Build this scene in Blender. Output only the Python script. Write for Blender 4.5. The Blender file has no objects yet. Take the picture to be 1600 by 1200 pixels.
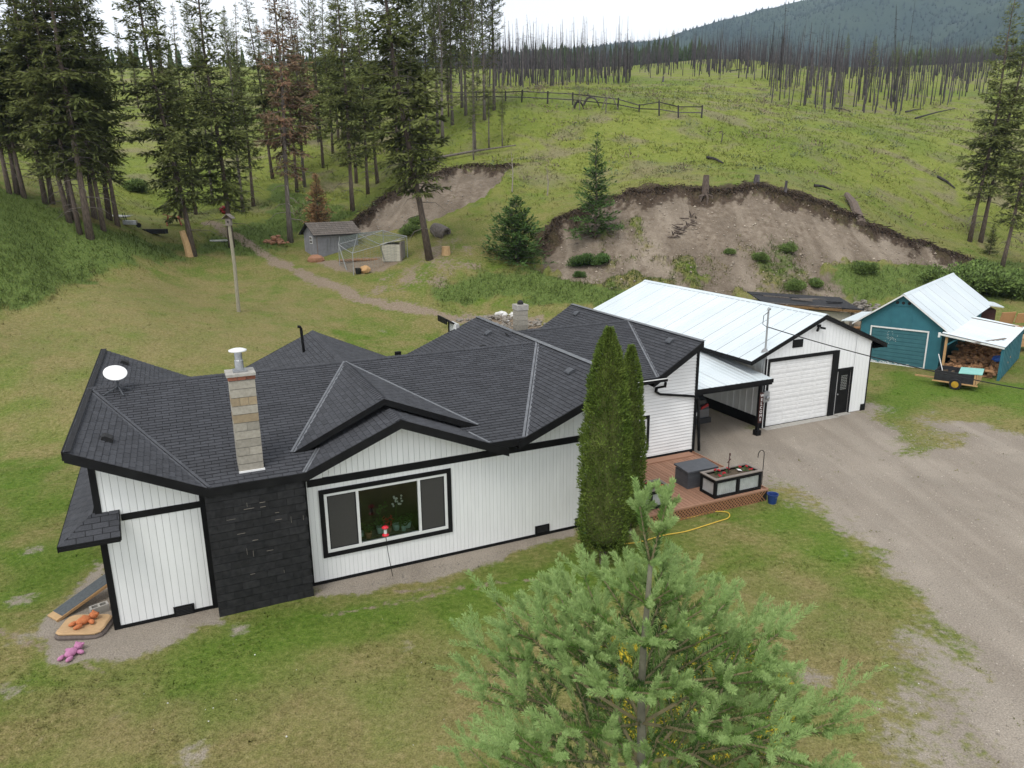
import bpy, bmesh, math, random
import numpy as np
from mathutils import Vector, Matrix, Euler

random.seed(7); rng = np.random.default_rng(7)
S = bpy.context.scene
COL = S.collection
R = math.radians

# ------------------------------------------------------------------ camera
PITCH, ROLL, FPX, CAMZ = R(15.061), R(-0.525), 1152.0, 10.0
cf = np.array([0, math.cos(PITCH), -math.sin(PITCH)])
_r = np.array([1.0, 0, 0]); _u = np.array([0, math.sin(PITCH), math.cos(PITCH)])
cR = math.cos(ROLL)*_r + math.sin(ROLL)*_u
cU = -math.sin(ROLL)*_r + math.cos(ROLL)*_u
CAM = np.array([0, 0, CAMZ])
cd = bpy.data.cameras.new('camera'); cam = bpy.data.objects.new('camera', cd); COL.objects.link(cam)
cd.sensor_width = 36; cd.lens = 36*FPX/1600; cd.clip_start = 0.1; cd.clip_end = 12000
cam.matrix_world = Matrix(((cR[0], cU[0], -cf[0], 0), (cR[1], cU[1], -cf[1], 0), (cR[2], cU[2], -cf[2], CAMZ), (0, 0, 0, 1)))
S.camera = cam

# ------------------------------------------------------------------ sky, sun, exposure
SUN_EL, SUN_AZ = R(58), R(-150)        # overcast: high soft sun behind the camera's left shoulder
W = bpy.data.worlds.new('World'); S.world = W; W.use_nodes = True
nt = W.node_tree; nt.nodes.clear()
sk = nt.nodes.new('ShaderNodeTexSky'); sk.sky_type = 'NISHITA'; sk.sun_disc = False
sk.sun_elevation = SUN_EL; sk.sun_rotation = SUN_AZ; sk.air_density = 1.0; sk.dust_density = 3.0
hs = nt.nodes.new('ShaderNodeHueSaturation'); hs.inputs['Saturation'].default_value = 0.35
mx = nt.nodes.new('ShaderNodeMix'); mx.data_type = 'RGBA'; mx.inputs[0].default_value = 0.75
tc = nt.nodes.new('ShaderNodeTexCoord'); nz = nt.nodes.new('ShaderNodeTexNoise'); nz.inputs['Scale'].default_value = 3.0; nz.inputs['Detail'].default_value = 5
cr = nt.nodes.new('ShaderNodeValToRGB')
cr.color_ramp.elements[0].color = (9.0, 9.4, 10.0, 1); cr.color_ramp.elements[1].color = (12.0, 12.2, 12.4, 1)
bg = nt.nodes.new('ShaderNodeBackground'); bg.inputs['Strength'].default_value = 0.10
out = nt.nodes.new('ShaderNodeOutputWorld'); L = nt.links.new
L(tc.outputs['Generated'], nz.inputs['Vector']); L(nz.outputs['Fac'], cr.inputs[0])
L(sk.outputs[0], hs.inputs['Color']); L(hs.outputs[0], mx.inputs[6]); L(cr.outputs[0], mx.inputs[7])
L(mx.outputs[2], bg.inputs[0]); L(bg.outputs[0], out.inputs[0])
sd = bpy.data.lights.new('sun', 'SUN'); sun = bpy.data.objects.new('sun', sd); COL.objects.link(sun)
sd.energy = 1.2; sd.angle = R(22); sd.color = (1, 0.96, 0.9)
_sv = Vector((math.sin(SUN_AZ)*math.cos(SUN_EL), math.cos(SUN_AZ)*math.cos(SUN_EL), math.sin(SUN_EL)))
sun.rotation_euler = _sv.to_track_quat('Z', 'Y').to_euler(); sun.location = (0, 0, 60)
S.view_settings.view_transform = 'Standard'; S.view_settings.look = 'None'
S.view_settings.exposure = 0.42; S.view_settings.gamma = 1.0; S.view_settings.use_curve_mapping = False
S.render.engine = 'CYCLES'
S.cycles.max_bounces = 6; S.cycles.diffuse_bounces = 3; S.cycles.glossy_bounces = 3; S.cycles.transparent_max_bounces = 6
S.cycles.volume_bounces = 0; S.cycles.use_denoising = True

# ------------------------------------------------------------------ picture -> place helpers
def ray(x, y): return cf + cR*(x-800)/FPX - cU*(y-600)/FPX
def pz(x, y, z=0.0):
    d = ray(x, y); return CAM + d*(z-CAMZ)/d[2]
def pd(x, y, D):
    d = ray(x, y); return CAM + d*D/d[1]
TH = R(65.554)
hu = np.array([math.sin(TH), math.cos(TH), 0]); hv_ = np.array([-math.cos(TH), math.sin(TH), 0])
P0 = pz(183, 983, 0)
HROT = math.pi/2 - TH
def HW(u, v, z=0.0): return P0 + u*hu + v*hv_ + np.array([0, 0, z])
def HL(P): q = np.asarray(P)-P0; return np.array([q@hu, q@hv_, P[2]])
def hz(x, y, z=0.0): return HL(pz(x, y, z))
def hvp(x, y, v):
    d = ray(x, y); t = ((P0-CAM)@hv_ + v)/(d@hv_); return HL(CAM+d*t)

# ------------------------------------------------------------------ materials
def nodes(m):
    m.use_nodes = True; return m.node_tree
def mat(name, c1, c2=None, scale=8.0, rough=0.8, bump=0.0, bscale=60.0, metal=0.0, island=0.0, obj=0.0, spec=0.3, detail=4.0, stretch=None, trans=0.0, upn=0.0):
    m = bpy.data.materials.new(name); t = nodes(m); b = t.nodes['Principled BSDF']; L = t.links.new
    b.inputs['Roughness'].default_value = rough; b.inputs['Metallic'].default_value = metal
    b.inputs['Specular IOR Level'].default_value = spec
    c2 = c2 or c1
    geo = t.nodes.new('ShaderNodeNewGeometry'); tcn = t.nodes.new('ShaderNodeTexCoord')
    vec = tcn.outputs['Object']
    if stretch:
        mp = t.nodes.new('ShaderNodeMapping'); mp.inputs['Scale'].default_value = stretch; L(vec, mp.inputs[0]); vec = mp.outputs[0]
    n = t.nodes.new('ShaderNodeTexNoise'); n.inputs['Scale'].default_value = scale; n.inputs['Detail'].default_value = detail; L(vec, n.inputs['Vector'])
    rp = t.nodes.new('ShaderNodeValToRGB'); rp.color_ramp.elements[0].position = .32; rp.color_ramp.elements[1].position = .68
    rp.color_ramp.elements[0].color = (*c1, 1); rp.color_ramp.elements[1].color = (*c2, 1); L(n.outputs['Fac'], rp.inputs[0])
    col = rp.outputs[0]
    for amt, src in ((island, geo.outputs['Random Per Island']), (obj, None)):
        if amt:
            if src is None:
                oi = t.nodes.new('ShaderNodeObjectInfo'); src = oi.outputs['Random']
            mr = t.nodes.new('ShaderNodeMapRange'); mr.inputs[3].default_value = 1-amt; mr.inputs[4].default_value = 1+amt; L(src, mr.inputs[0])
            vm = t.nodes.new('ShaderNodeVectorMath'); vm.operation = 'SCALE'; L(col, vm.inputs[0]); L(mr.outputs[0], vm.inputs['Scale']); col = vm.outputs[0]
    L(col, b.inputs['Base Color'])
    if bump:
        n2 = t.nodes.new('ShaderNodeTexNoise'); n2.inputs['Scale'].default_value = bscale; n2.inputs['Detail'].default_value = 3; L(vec, n2.inputs['Vector'])
        bp = t.nodes.new('ShaderNodeBump'); bp.inputs['Strength'].default_value = bump; bp.inputs['Distance'].default_value = .02
        L(n2.outputs['Fac'], bp.inputs['Height']); L(bp.outputs[0], b.inputs['Normal'])
    if upn:      # leaves in a spray catch the light of the whole spray
        va = t.nodes.new('ShaderNodeVectorMath'); va.operation = 'SCALE'; va.inputs['Scale'].default_value = 1-upn; L(geo.outputs['Normal'], va.inputs[0])
        vb_ = t.nodes.new('ShaderNodeVectorMath'); vb_.operation = 'ADD'; vb_.inputs[1].default_value = (0, 0, upn); L(va.outputs[0], vb_.inputs[0])
        vc = t.nodes.new('ShaderNodeVectorMath'); vc.operation = 'NORMALIZE'; L(vb_.outputs[0], vc.inputs[0]); L(vc.outputs[0], b.inputs['Normal'])
    if trans:
        tr = t.nodes.new('ShaderNodeBsdfTranslucent'); L(col, tr.inputs[0]); ms = t.nodes.new('ShaderNodeMixShader'); ms.inputs[0].default_value = trans
        o = t.nodes['Material Output']; L(b.outputs[0], ms.inputs[1]); L(tr.outputs[0], ms.inputs[2]); L(ms.outputs[0], o.inputs[0])
    return m
def glass(name, tint=(.9, .95, .93), rough=.02):
    m = bpy.data.materials.new(name); t = nodes(m); L = t.links.new; t.nodes.clear()
    o = t.nodes.new('ShaderNodeOutputMaterial'); g = t.nodes.new('ShaderNodeBsdfGlossy'); g.inputs['Roughness'].default_value = rough
    tr = t.nodes.new('ShaderNodeBsdfTransparent'); tr.inputs[0].default_value = (*tint, 1)
    fr = t.nodes.new('ShaderNodeFresnel'); fr.inputs[0].default_value = 1.5; mx = t.nodes.new('ShaderNodeMixShader')
    L(fr.outputs[0], mx.inputs[0]); L(tr.outputs[0], mx.inputs[1]); L(g.outputs[0], mx.inputs[2]); L(mx.outputs[0], o.inputs[0]); return m

white = mat('white_siding', (.80, .81, .805), (.76, .77, .765), 2.5, .5, obj=.02, stretch=(3, 3, .6))
white_lap = mat('white_lap', (.80, .80, .79), (.73, .73, .72), 1.6, .5, obj=.025)
wall_core = mat('wall_sheathing', (.46, .46, .45), (.40, .40, .39), 3, .9)
lap_back = mat('lap_shadow_back', (.16, .16, .16), (.12, .12, .12), 3, .9)  # shadow lines under the laps, painted as a dark core behind the gaps
black = mat('black_trim', (.007, .007, .0075), (.012, .012, .012), 3, .6, .1, 40, spec=.12)
blackblock = mat('black_block_paint', (.013, .013, .014), (.026, .026, .027), 9, .85, .6, 70, obj=.2)
mortar_black = mat('black_mortar', (.03, .03, .03), (.008, .008, .008), 12, .95, .4, 60)
shingle = mat('asphalt_shingle', (.045, .0465, .052), (.062, .064, .071), 30, .92, .4, 220, island=.15, spec=.25)
shingle1 = mat('asphalt_shingle_single', (.045, .0465, .052), (.062, .064, .071), 30, .92, .4, 220, obj=.15, spec=.25)
shingle_base = mat('roof_underlay', (.013, .0135, .015), (.02, .02, .022), 10, .95)
flash = mat('valley_metal', (.13, .135, .145), (.19, .195, .205), 5, .45, metal=.5)
flash_dark = mat('dark_valley_metal', (.05, .052, .058), (.08, .082, .09), 5, .45, metal=.4)
metalroof = mat('galvalume_roof', (.60, .66, .68), (.66, .71, .73), .5, .42, metal=.2, obj=.04)
metalwall = mat('white_metal_sheet', (.62, .63, .62), (.7, .71, .7), 2, .45, metal=.1, obj=.03)
winwhite = mat('white_vinyl', (.72, .73, .72), (.66, .67, .66), 5, .4)
screen = mat('window_screen', (.042, .041, .038), (.058, .056, .052), 60, .6)
pane = glass('window_glass')
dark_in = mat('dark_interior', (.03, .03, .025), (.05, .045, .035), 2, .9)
cblock = mat('chimney_block', (.33, .305, .255), (.255, .235, .195), 14, .9, .4, 90, obj=.18)
cblock2 = mat('chimney_block_tan', (.33, .265, .17), (.27, .21, .135), 14, .9, .4, 90, obj=.12)
redbrick = mat('red_brick', (.25, .09, .05), (.17, .07, .05), 14, .9, .4, 90, obj=.2)
concrete = mat('concrete', (.40, .38, .34), (.30, .285, .26), 9, .9, .3, 60)
steel = mat('galvanised_steel', (.42, .43, .44), (.3, .31, .32), 9, .35, metal=.75)
whitepaint = mat('white_paint', (.78, .78, .77), (.7, .7, .69), 6, .4)
greymetal = mat('grey_meter_paint', (.35, .36, .36), (.3, .31, .31), 6, .45, metal=.3)
deckwood = mat('stained_deck', (.33, .18, .115), (.245, .135, .088), 5, .75, .2, 60, obj=.14, stretch=(1, 12, 12))
lattice_m = mat('lattice_wood', (.36, .18, .09), (.27, .13, .07), 8, .8, .2, 60, obj=.1)
greyplastic = mat('grey_resin', (.06, .064, .072), (.075, .079, .087), 6, .5)
galvpanel = mat('corrugated_panel', (.5, .52, .53), (.4, .42, .43), 5, .4, metal=.4)
soil = mat('potting_soil', (.06, .045, .03), (.12, .09, .06), 25, 1, .8, 60)
redflower = mat('red_petals', (.5, .015, .03), (.35, .01, .02), 20, .7, island=.3)
leafg = mat('plant_leaf', (.06, .13, .03), (.035, .08, .02), 10, .7, island=.3, trans=.2)
blueplastic = mat('blue_plastic', (.015, .04, .15), (.02, .05, .18), 8, .4)
yellowhose = mat('yellow_hose', (.65, .45, .06), (.55, .36, .05), 8, .5)
teal = mat('teal_paint', (.03, .13, .165), (.036, .152, .188), 3, .65, .2, 30, obj=.06)
tealdoor = mat('teal_door_paint', (.04, .13, .155), (.05, .155, .18), 3, .6, .1, 30, obj=.05)
oldwood = mat('weathered_wood', (.22, .19, .165), (.14, .12, .105), 6, .9, .3, 60, obj=.15, stretch=(1, 8, 8))
greywood = mat('grey_painted_wood', (.25, .25, .27), (.2, .2, .215), 4, .8, .2, 40, obj=.06)
oldshingle = mat('weathered_shingle', (.17, .145, .125), (.1, .088, .078), 12, .95, .4, 60, obj=.12)
polewood = mat('pale_pole', (.33, .30, .22), (.24, .22, .165), 5, .9, .3, 50, stretch=(4, 4, .6))
newwood = mat('fresh_lumber', (.5, .31, .15), (.4, .24, .11), 6, .75, .1, 40, obj=.2, stretch=(1, 8, 8))
firewood = mat('split_firewood', (.40, .22, .11), (.22, .12, .065), 9, .85, .3, 60, obj=.3)
bark = mat('fir_bark', (.17, .13, .105), (.08, .062, .05), 5, .95, .7, 22, obj=.18, stretch=(3, 3, .7))
bark_grey = mat('grey_bark', (.19, .165, .145), (.1, .085, .075), 5, .95, .6, 22, obj=.18, stretch=(3, 3, .6))
burnt = mat('charred_bark', (.030, .026, .027), (.095, .083, .084), 2.0, .95, obj=.6, stretch=(2, 2, .5))
deadbranch = mat('dead_branch', (.34, .30, .26), (.24, .2, .175), 6, .9)
def needles(name, c1, c2, island=.35, obj=.12, trans=.25):
    return mat(name, c1, c2, .55, .8, island=island, obj=obj, spec=.08, trans=trans, upn=.68)
fir = needles('fir_needles', (.122, .15, .046), (.195, .218, .072))
fir_light = needles('pine_needles', (.115, .145, .042), (.175, .20, .062))
fir_young = needles('young_spruce_needles', (.075, .145, .04), (.125, .205, .06))
fir_brown = needles('dying_needles', (.36, .21, .135), (.24, .19, .105))
fir_orange = needles('dead_orange_needles', (.62, .37, .19), (.5, .3, .15))
far_green = mat('far_conifers', (.028, .048, .02), (.055, .08, .03), .03, .9, island=.35, spec=.1)
far_light = mat('far_conifers_light', (.05, .075, .025), (.085, .11, .04), .03, .9, island=.35, spec=.1)
mtn_green = mat('mountain_conifers', (.018, .032, .022), (.035, .052, .03), .006, .9, island=.4, spec=.1)
cedar_m = mat('cedar_foliage', (.078, .125, .022), (.135, .18, .038), 1.6, .8, island=.6, spec=.08, trans=.2, upn=.3)
spruce_new = mat('spruce_new_growth', (.225, .335, .105), (.32, .43, .16), 4, .6, island=.16, spec=.2, trans=.3, upn=.3)
spruce_mid = mat('spruce_needles', (.075, .15, .028), (.125, .215, .042), 2.5, .6, island=.32, spec=.2, trans=.3, upn=.3)
spruce_old = mat('spruce_old_needles', (.035, .08, .016), (.065, .125, .026), 2.5, .7, island=.3, spec=.25, trans=.25)
twig = mat('spruce_twig', (.22, .18, .09), (.14, .13, .07), 12, .85)
twig_grey = mat('spruce_stem', (.20, .19, .13), (.13, .125, .09), 6, .9, .4, 40)
yellowfl = mat('golden_foliage', (.55, .42, .03), (.42, .36, .03), 6, .7, island=.25, trans=.2)
bushg = mat('bush_leaves', (.13, .205, .045), (.19, .27, .07), 1.5, .8, island=.35, trans=.25, upn=.75)
rubber = mat('rubber', (.015, .015, .016), (.025, .025, .025), 20, .8)
blackply = mat('black_trailer_board', (.02, .02, .023), (.035, .035, .038), 8, .7)
yellowrim = mat('yellow_wheel', (.5, .3, .03), (.42, .25, .03), 8, .5)
mint = mat('mint_board', (.2, .45, .4), (.25, .5, .44), 3, .6)
carpaint = mat('grey_car_paint', (.13, .135, .145), (.14, .145, .155), 3, .25, metal=.6, spec=.5)
carglass = mat('dark_car_glass', (.012, .014, .016), None, 3, .08, spec=.6)
redlens = mat('red_lens', (.30, .012, .015), (.2, .01, .012), 6, .2)
signbrown = mat('brown_sign_board', (.05, .02, .018), (.07, .03, .024), 5, .7)
ramp_grey = mat('grey_ramp_felt', (.07, .08, .085), (.1, .11, .115), 15, .95, .4, 120)
plywood = mat('plywood', (.5, .33, .17), (.4, .26, .13), 7, .8)
foam = mat('tan_bed_foam', (.5, .33, .18), (.42, .28, .15), 8, .95, .3, 50)
bedgrey = mat('grey_bed_fabric', (.11, .09, .08), (.16, .13, .115), 12, .95, .3, 80)
plusho = mat('orange_plush', (.58, .20, .08), (.45, .15, .06), 18, .95, .5, 160)
plushp = mat('pink_plush', (.52, .22, .38), (.42, .17, .30), 18, .95, .5, 160)
rock = mat('field_stone', (.3, .27, .23), (.2, .18, .155), 3, .9, .4, 20, obj=.3)
whiterock = mat('white_rock', (.72, .71, .68), (.55, .54, .52), 6, .9)
tarblack = mat('black_roof_felt', (.02, .02, .022), (.04, .04, .043), 6, .9, .4, 15)
plastic_tan = mat('cream_panel', (.5, .47, .38), (.42, .4, .33), 5, .7)
wire = mat('wire_mesh', (.24, .29, .27), (.2, .24, .23), 8, .6, metal=.3)
cable = mat('cable_black', (.015, .015, .016), None, 8, .7)
tealpot = mat('celadon_pot', (.3, .42, .38), (.26, .37, .34), 8, .4)
clay = mat('terracotta', (.33, .17, .10), (.27, .14, .085), 10, .8)
redglass = mat('red_feeder', (.55, .015, .03), None, 8, .2, spec=.6)
bluetarp = mat('blue_tarp', (.02, .07, .3), (.03, .1, .36), 6, .5)
redpaint = mat('faded_red_paint', (.45, .12, .09), (.36, .1, .07), 6, .6)
bluegrass_tarp = mat('teal_hose_mat', (.05, .13, .14), (.08, .17, .18), 8, .8)
peach = mat('osb_board', (.48, .27, .13), (.4, .22, .1), 18, .85)

# ------------------------------------------------------------------ mesh helpers
class MB:
    def __init__(s): s.v = []; s.f = []
    def add(s, vs, fs):
        o = len(s.v); s.v += [tuple(map(float, p)) for p in vs]; s.f += [tuple(i+o for i in f) for f in fs]; return s
    def box(s, x0, x1, y0, y1, z0, z1, M=None):
        vs = [(x, y, z) for x in (x0, x1) for y in (y0, y1) for z in (z0, z1)]
        if M is not None: vs = [M @ Vector(p) for p in vs]
        return s.add(vs, [(0, 1, 3, 2), (4, 6, 7, 5), (0, 4, 5, 1), (2, 3, 7, 6), (0, 2, 6, 4), (1, 5, 7, 3)])
    def cbox(s, c, size, rot=(0, 0, 0)):
        M = Matrix.Translation(c) @ Euler(rot).to_matrix().to_4x4(); a, b, d = (q/2 for q in size)
        return s.box(-a, a, -b, b, -d, d, M)
    def bar(s, p, q, w, h=None, up=(0, 0, 1)):
        h = h or w; p = Vector(p); q = Vector(q); d = (q-p).normalized(); u = Vector(up)
        if abs(d.dot(u)) > .98: u = Vector((1, 0, 0))
        a = d.cross(u).normalized(); b = a.cross(d)
        vs = [e + a*sx*w/2 + b*sy*h/2 for e in (p, q) for sx, sy in ((-1, -1), (1, -1), (1, 1), (-1, 1))]
        return s.add(vs, [(3, 2, 1, 0), (4, 5, 6, 7), (0, 1, 5, 4), (1, 2, 6, 5), (2, 3, 7, 6), (3, 0, 4, 7)])
    def prism(s, poly, d):
        n = len(poly); d = Vector(d); P = [Vector(p) for p in poly]
        return s.add(P + [p+d for p in P], [tuple(range(n)), tuple(range(2*n-1, n-1, -1))] + [(i, i+n, (i+1) % n+n, (i+1) % n) for i in range(n)])
    def tube(s, pts, rad, n=8, cap=True):
        pts = [Vector(p) for p in pts]; m = len(pts)
        if not hasattr(rad, '__len__'): rad = [rad]*m
        rings = []; ref = None
        for i, p in enumerate(pts):
            d = (pts[min(i+1, m-1)]-pts[max(i-1, 0)]).normalized()
            if ref is None: ref = Vector((1, 0, 0)) if abs(d.x) < .9 else Vector((0, 1, 0))
            a = (ref - d*ref.dot(d)).normalized(); ref = a; b = d.cross(a)
            rings += [p + (a*math.cos(k*2*math.pi/n) + b*math.sin(k*2*math.pi/n))*rad[i] for k in range(n)]
        fs = [(i*n+k, i*n+(k+1) % n, (i+1)*n+(k+1) % n, (i+1)*n+k) for i in range(m-1) for k in range(n)]
        if cap: fs += [tuple(range(n-1, -1, -1)), tuple(range((m-1)*n, m*n))]
        return s.add(rings, fs)
    def lathe(s, prof, c=(0, 0, 0), n=16, axis=None):
        M = Matrix.Translation(c)
        if axis is not None: M = M @ Vector(axis).to_track_quat('Z', 'Y').to_matrix().to_4x4()
        vs = [M @ Vector((r*math.cos(k*2*math.pi/n), r*math.sin(k*2*math.pi/n), z)) for r, z in prof for k in range(n)]
        m = len(prof)
        fs = [(i*n+k, i*n+(k+1) % n, (i+1)*n+(k+1) % n, (i+1)*n+k) for i in range(m-1) for k in range(n)]
        fs += [tuple(range(n-1, -1, -1)), tuple(range((m-1)*n, m*n))]
        return s.add(vs, fs)
    def blob(s, c, r, seed=0, n=10, m=7, amp=.15):
        rr = random.Random(seed); vs = []; c = Vector(c)
        if not hasattr(r, '__len__'): r = (r, r, r)
        vs.append(c+Vector((0, 0, -r[2])))
        for i in range(1, m):
            t = math.pi*i/m
            for k in range(n):
                q = 1+amp*(rr.random()-.5)*2; p = 2*math.pi*k/n
                vs.append(c+Vector((r[0]*math.sin(t)*math.cos(p), r[1]*math.sin(t)*math.sin(p), -r[2]*math.cos(t)))*1.0*1 if amp == 0 else c+Vector((r[0]*math.sin(t)*math.cos(p), r[1]*math.sin(t)*math.sin(p), -r[2]*math.cos(t)))*q)
        vs.append(c+Vector((0, 0, r[2])))
        fs = [(0, 1+(k+1) % n, 1+k) for k in range(n)]
        fs += [(1+i*n+k, 1+i*n+(k+1) % n, 1+(i+1)*n+(k+1) % n, 1+(i+1)*n+k) for i in range(m-2) for k in range(n)]
        fs += [(1+(m-2)*n+k, 1+(m-2)*n+(k+1) % n, len(vs)-1) for k in range(n)]
        return s.add(vs, fs)
    def mesh(s, name, m, smooth=False):
        me = bpy.data.meshes.new(name); me.from_pydata(s.v, [], s.f); me.materials.append(m)
        if smooth: me.shade_smooth()
        me.update(); return me
    def obj(s, name, m, parent=None, smooth=False, **kw): return link(name, s.mesh(name, m, smooth), parent, **kw)

def link(name, me, parent=None, loc=None, rz=None, label=None, cat=None, group=None, kind=None, scale=None):
    o = bpy.data.objects.new(name, me); COL.objects.link(o)
    if parent: o.parent = parent
    if loc is not None: o.location = loc
    if rz is not None: o.rotation_euler = (0, 0, rz) if not hasattr(rz, '__len__') else rz
    if scale is not None: o.scale = scale if hasattr(scale, '__len__') else (scale,)*3
    for k, x in (('label', label), ('category', cat), ('group', group), ('kind', kind)):
        if x: o[k] = x
    return o
def thing(name, label, cat, loc=(0, 0, 0), rz=0, group=None, scale=None): return link(name, None, None, loc, rz, label, cat, group, None, scale)
def np_mesh(name, V, F, m, smooth=False):
    """V (n,3), F (k,3 or 4) -> mesh, fast"""
    me = bpy.data.meshes.new(name); V = np.ascontiguousarray(V, np.float32); F = np.ascontiguousarray(F, np.int32); k, w = F.shape
    me.vertices.add(len(V)); me.vertices.foreach_set('co', V.ravel()); me.loops.add(k*w); me.loops.foreach_set('vertex_index', F.ravel())
    me.polygons.add(k); me.polygons.foreach_set('loop_start', np.arange(0, k*w, w, dtype=np.int32))
    if m: me.materials.append(m)
    me.update(calc_edges=True)
    if smooth: me.shade_smooth()
    return me
def norm(a): return a/np.maximum(np.linalg.norm(a, axis=-1, keepdims=True), 1e-9)
def diamonds(B, D, Sd, ln, wd, f=.45):
    """leaf quads: base B, direction D, side Sd"""
    ln = np.asarray(ln)[:, None]; wd = np.asarray(wd)[:, None]
    V = np.stack([B, B+D*ln*f+Sd*wd*.5, B+D*ln, B+D*ln*f-Sd*wd*.5], 1).reshape(-1, 3)
    return V, np.arange(len(V)).reshape(-1, 4)
def blades(B, D, Sd, ln, wd):
    ln = np.asarray(ln)[:, None]; wd = np.asarray(wd)[:, None]
    V = np.stack([B-Sd*wd*.5, B+Sd*wd*.5, B+D*ln], 1).reshape(-1, 3)
    return V, np.arange(len(V)).reshape(-1, 3)
def rdir(n): return norm(rng.normal(size=(n, 3)))
def clip_poly(sub, clip):
    """Sutherland-Hodgman; clip convex counter-clockwise"""
    o = sub
    for i in range(len(clip)):
        a, b = clip[i], clip[(i+1) % len(clip)]; src = o; o = []
        if not src: return []
        def side(p): return (b[0]-a[0])*(p[1]-a[1])-(b[1]-a[1])*(p[0]-a[0])
        for j in range(len(src)):
            p, q = src[j], src[(j+1) % len(src)]; sp, sq = side(p), side(q)
            if sp >= -1e-9: o.append(p)
            if (sp > 1e-9 and sq < -1e-9) or (sp < -1e-9 and sq > 1e-9):
                t = sp/(sp-sq); o.append((p[0]+t*(q[0]-p[0]), p[1]+t*(q[1]-p[1])))
    return o
def area2(p): return abs(sum(p[i][0]*p[(i+1) % len(p)][1]-p[(i+1) % len(p)][0]*p[i][1] for i in range(len(p))))/2
def strips(polys, w, gap, vertical=True, off=0.0):
    """strip polygons of boards laid over 2-D polygons"""
    res = []
    for P in polys:
        ix = 0 if vertical else 1
        lo = min(p[ix] for p in P); hi = max(p[ix] for p in P); ol = min(p[1-ix] for p in P)-1; oh = max(p[1-ix] for p in P)+1
        k = math.floor((lo-off)/w)
        while off+k*w < hi:
            a, b = off+k*w+gap/2, off+(k+1)*w-gap/2; k += 1
            c = [(a, ol), (b, ol), (b, oh), (a, oh)] if vertical else [(ol, a), (oh, a), (oh, b), (ol, b)]
            q = clip_poly(P, c)
            if len(q) >= 3 and area2(q) > 4e-4: res.append(q)
    return res
def board_objs(name, parent, m, polys, O, A, B, w, gap, th, vertical=True, off=0.0, lap=False):
    """every board its own object on the plane O + a*A + b*B, standing proud along A x B"""
    O, A, B = Vector(O), Vector(A), Vector(B); N = A.cross(B).normalized()
    for q in strips(polys, w, gap, vertical, off):
        lo = min(p[1] for p in q); hi = max(p[1] for p in q)
        b = MB(); n = len(q)
        def hgt(p): return th if not lap else th - (th-.003)*(p[1]-lo)/max(w, 1e-6)
        base = [O+A*p[0]+B*p[1] for p in q]; top = [O+A*p[0]+B*p[1]+N*hgt(p) for p in q]
        b.add(base+top, [tuple(range(n, 2*n))] + [(i, (i+1) % n, (i+1) % n+n, i+n) for i in range(n)])
        b.obj(name, m, parent)
def wallprism(polys, O, A, B, th):
    """solid wall behind the plane O + aA + bB"""
    O, A, B = Vector(O), Vector(A), Vector(B); N = A.cross(B).normalized(); m = MB()
    for P in polys: m.prism([O+A*p[0]+B*p[1] for p in P], -N*th)
    return m

# ------------------------------------------------------------------ noise in numpy
def vnoise(x, y, seed=0):
    xi = np.floor(x).astype(np.int64); yi = np.floor(y).astype(np.int64); xf = x-xi; yf = y-yi
    def h(a, b):
        n = (a*374761393 + b*668265263 + seed*974634777) & 0x7fffffff
        n = ((n ^ (n >> 13))*1274126177) & 0x7fffffff
        return ((n ^ (n >> 16)) & 0xffff)/65535.0
    u = xf*xf*(3-2*xf); v = yf*yf*(3-2*yf)
    return (h(xi, yi)*(1-u)+h(xi+1, yi)*u)*(1-v)+(h(xi, yi+1)*(1-u)+h(xi+1, yi+1)*u)*v
def fbm(x, y, seed=0, o=4):
    s = 0; a = .5; t = 0
    for i in range(o):
        s = s+a*vnoise(x*2**i, y*2**i, seed+i*17); t += a; a *= .5
    return s/t
def sstep(a, b, x):
    q = np.clip((x-a)/(b-a), 0, 1); return q*q*(3-2*q)

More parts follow.
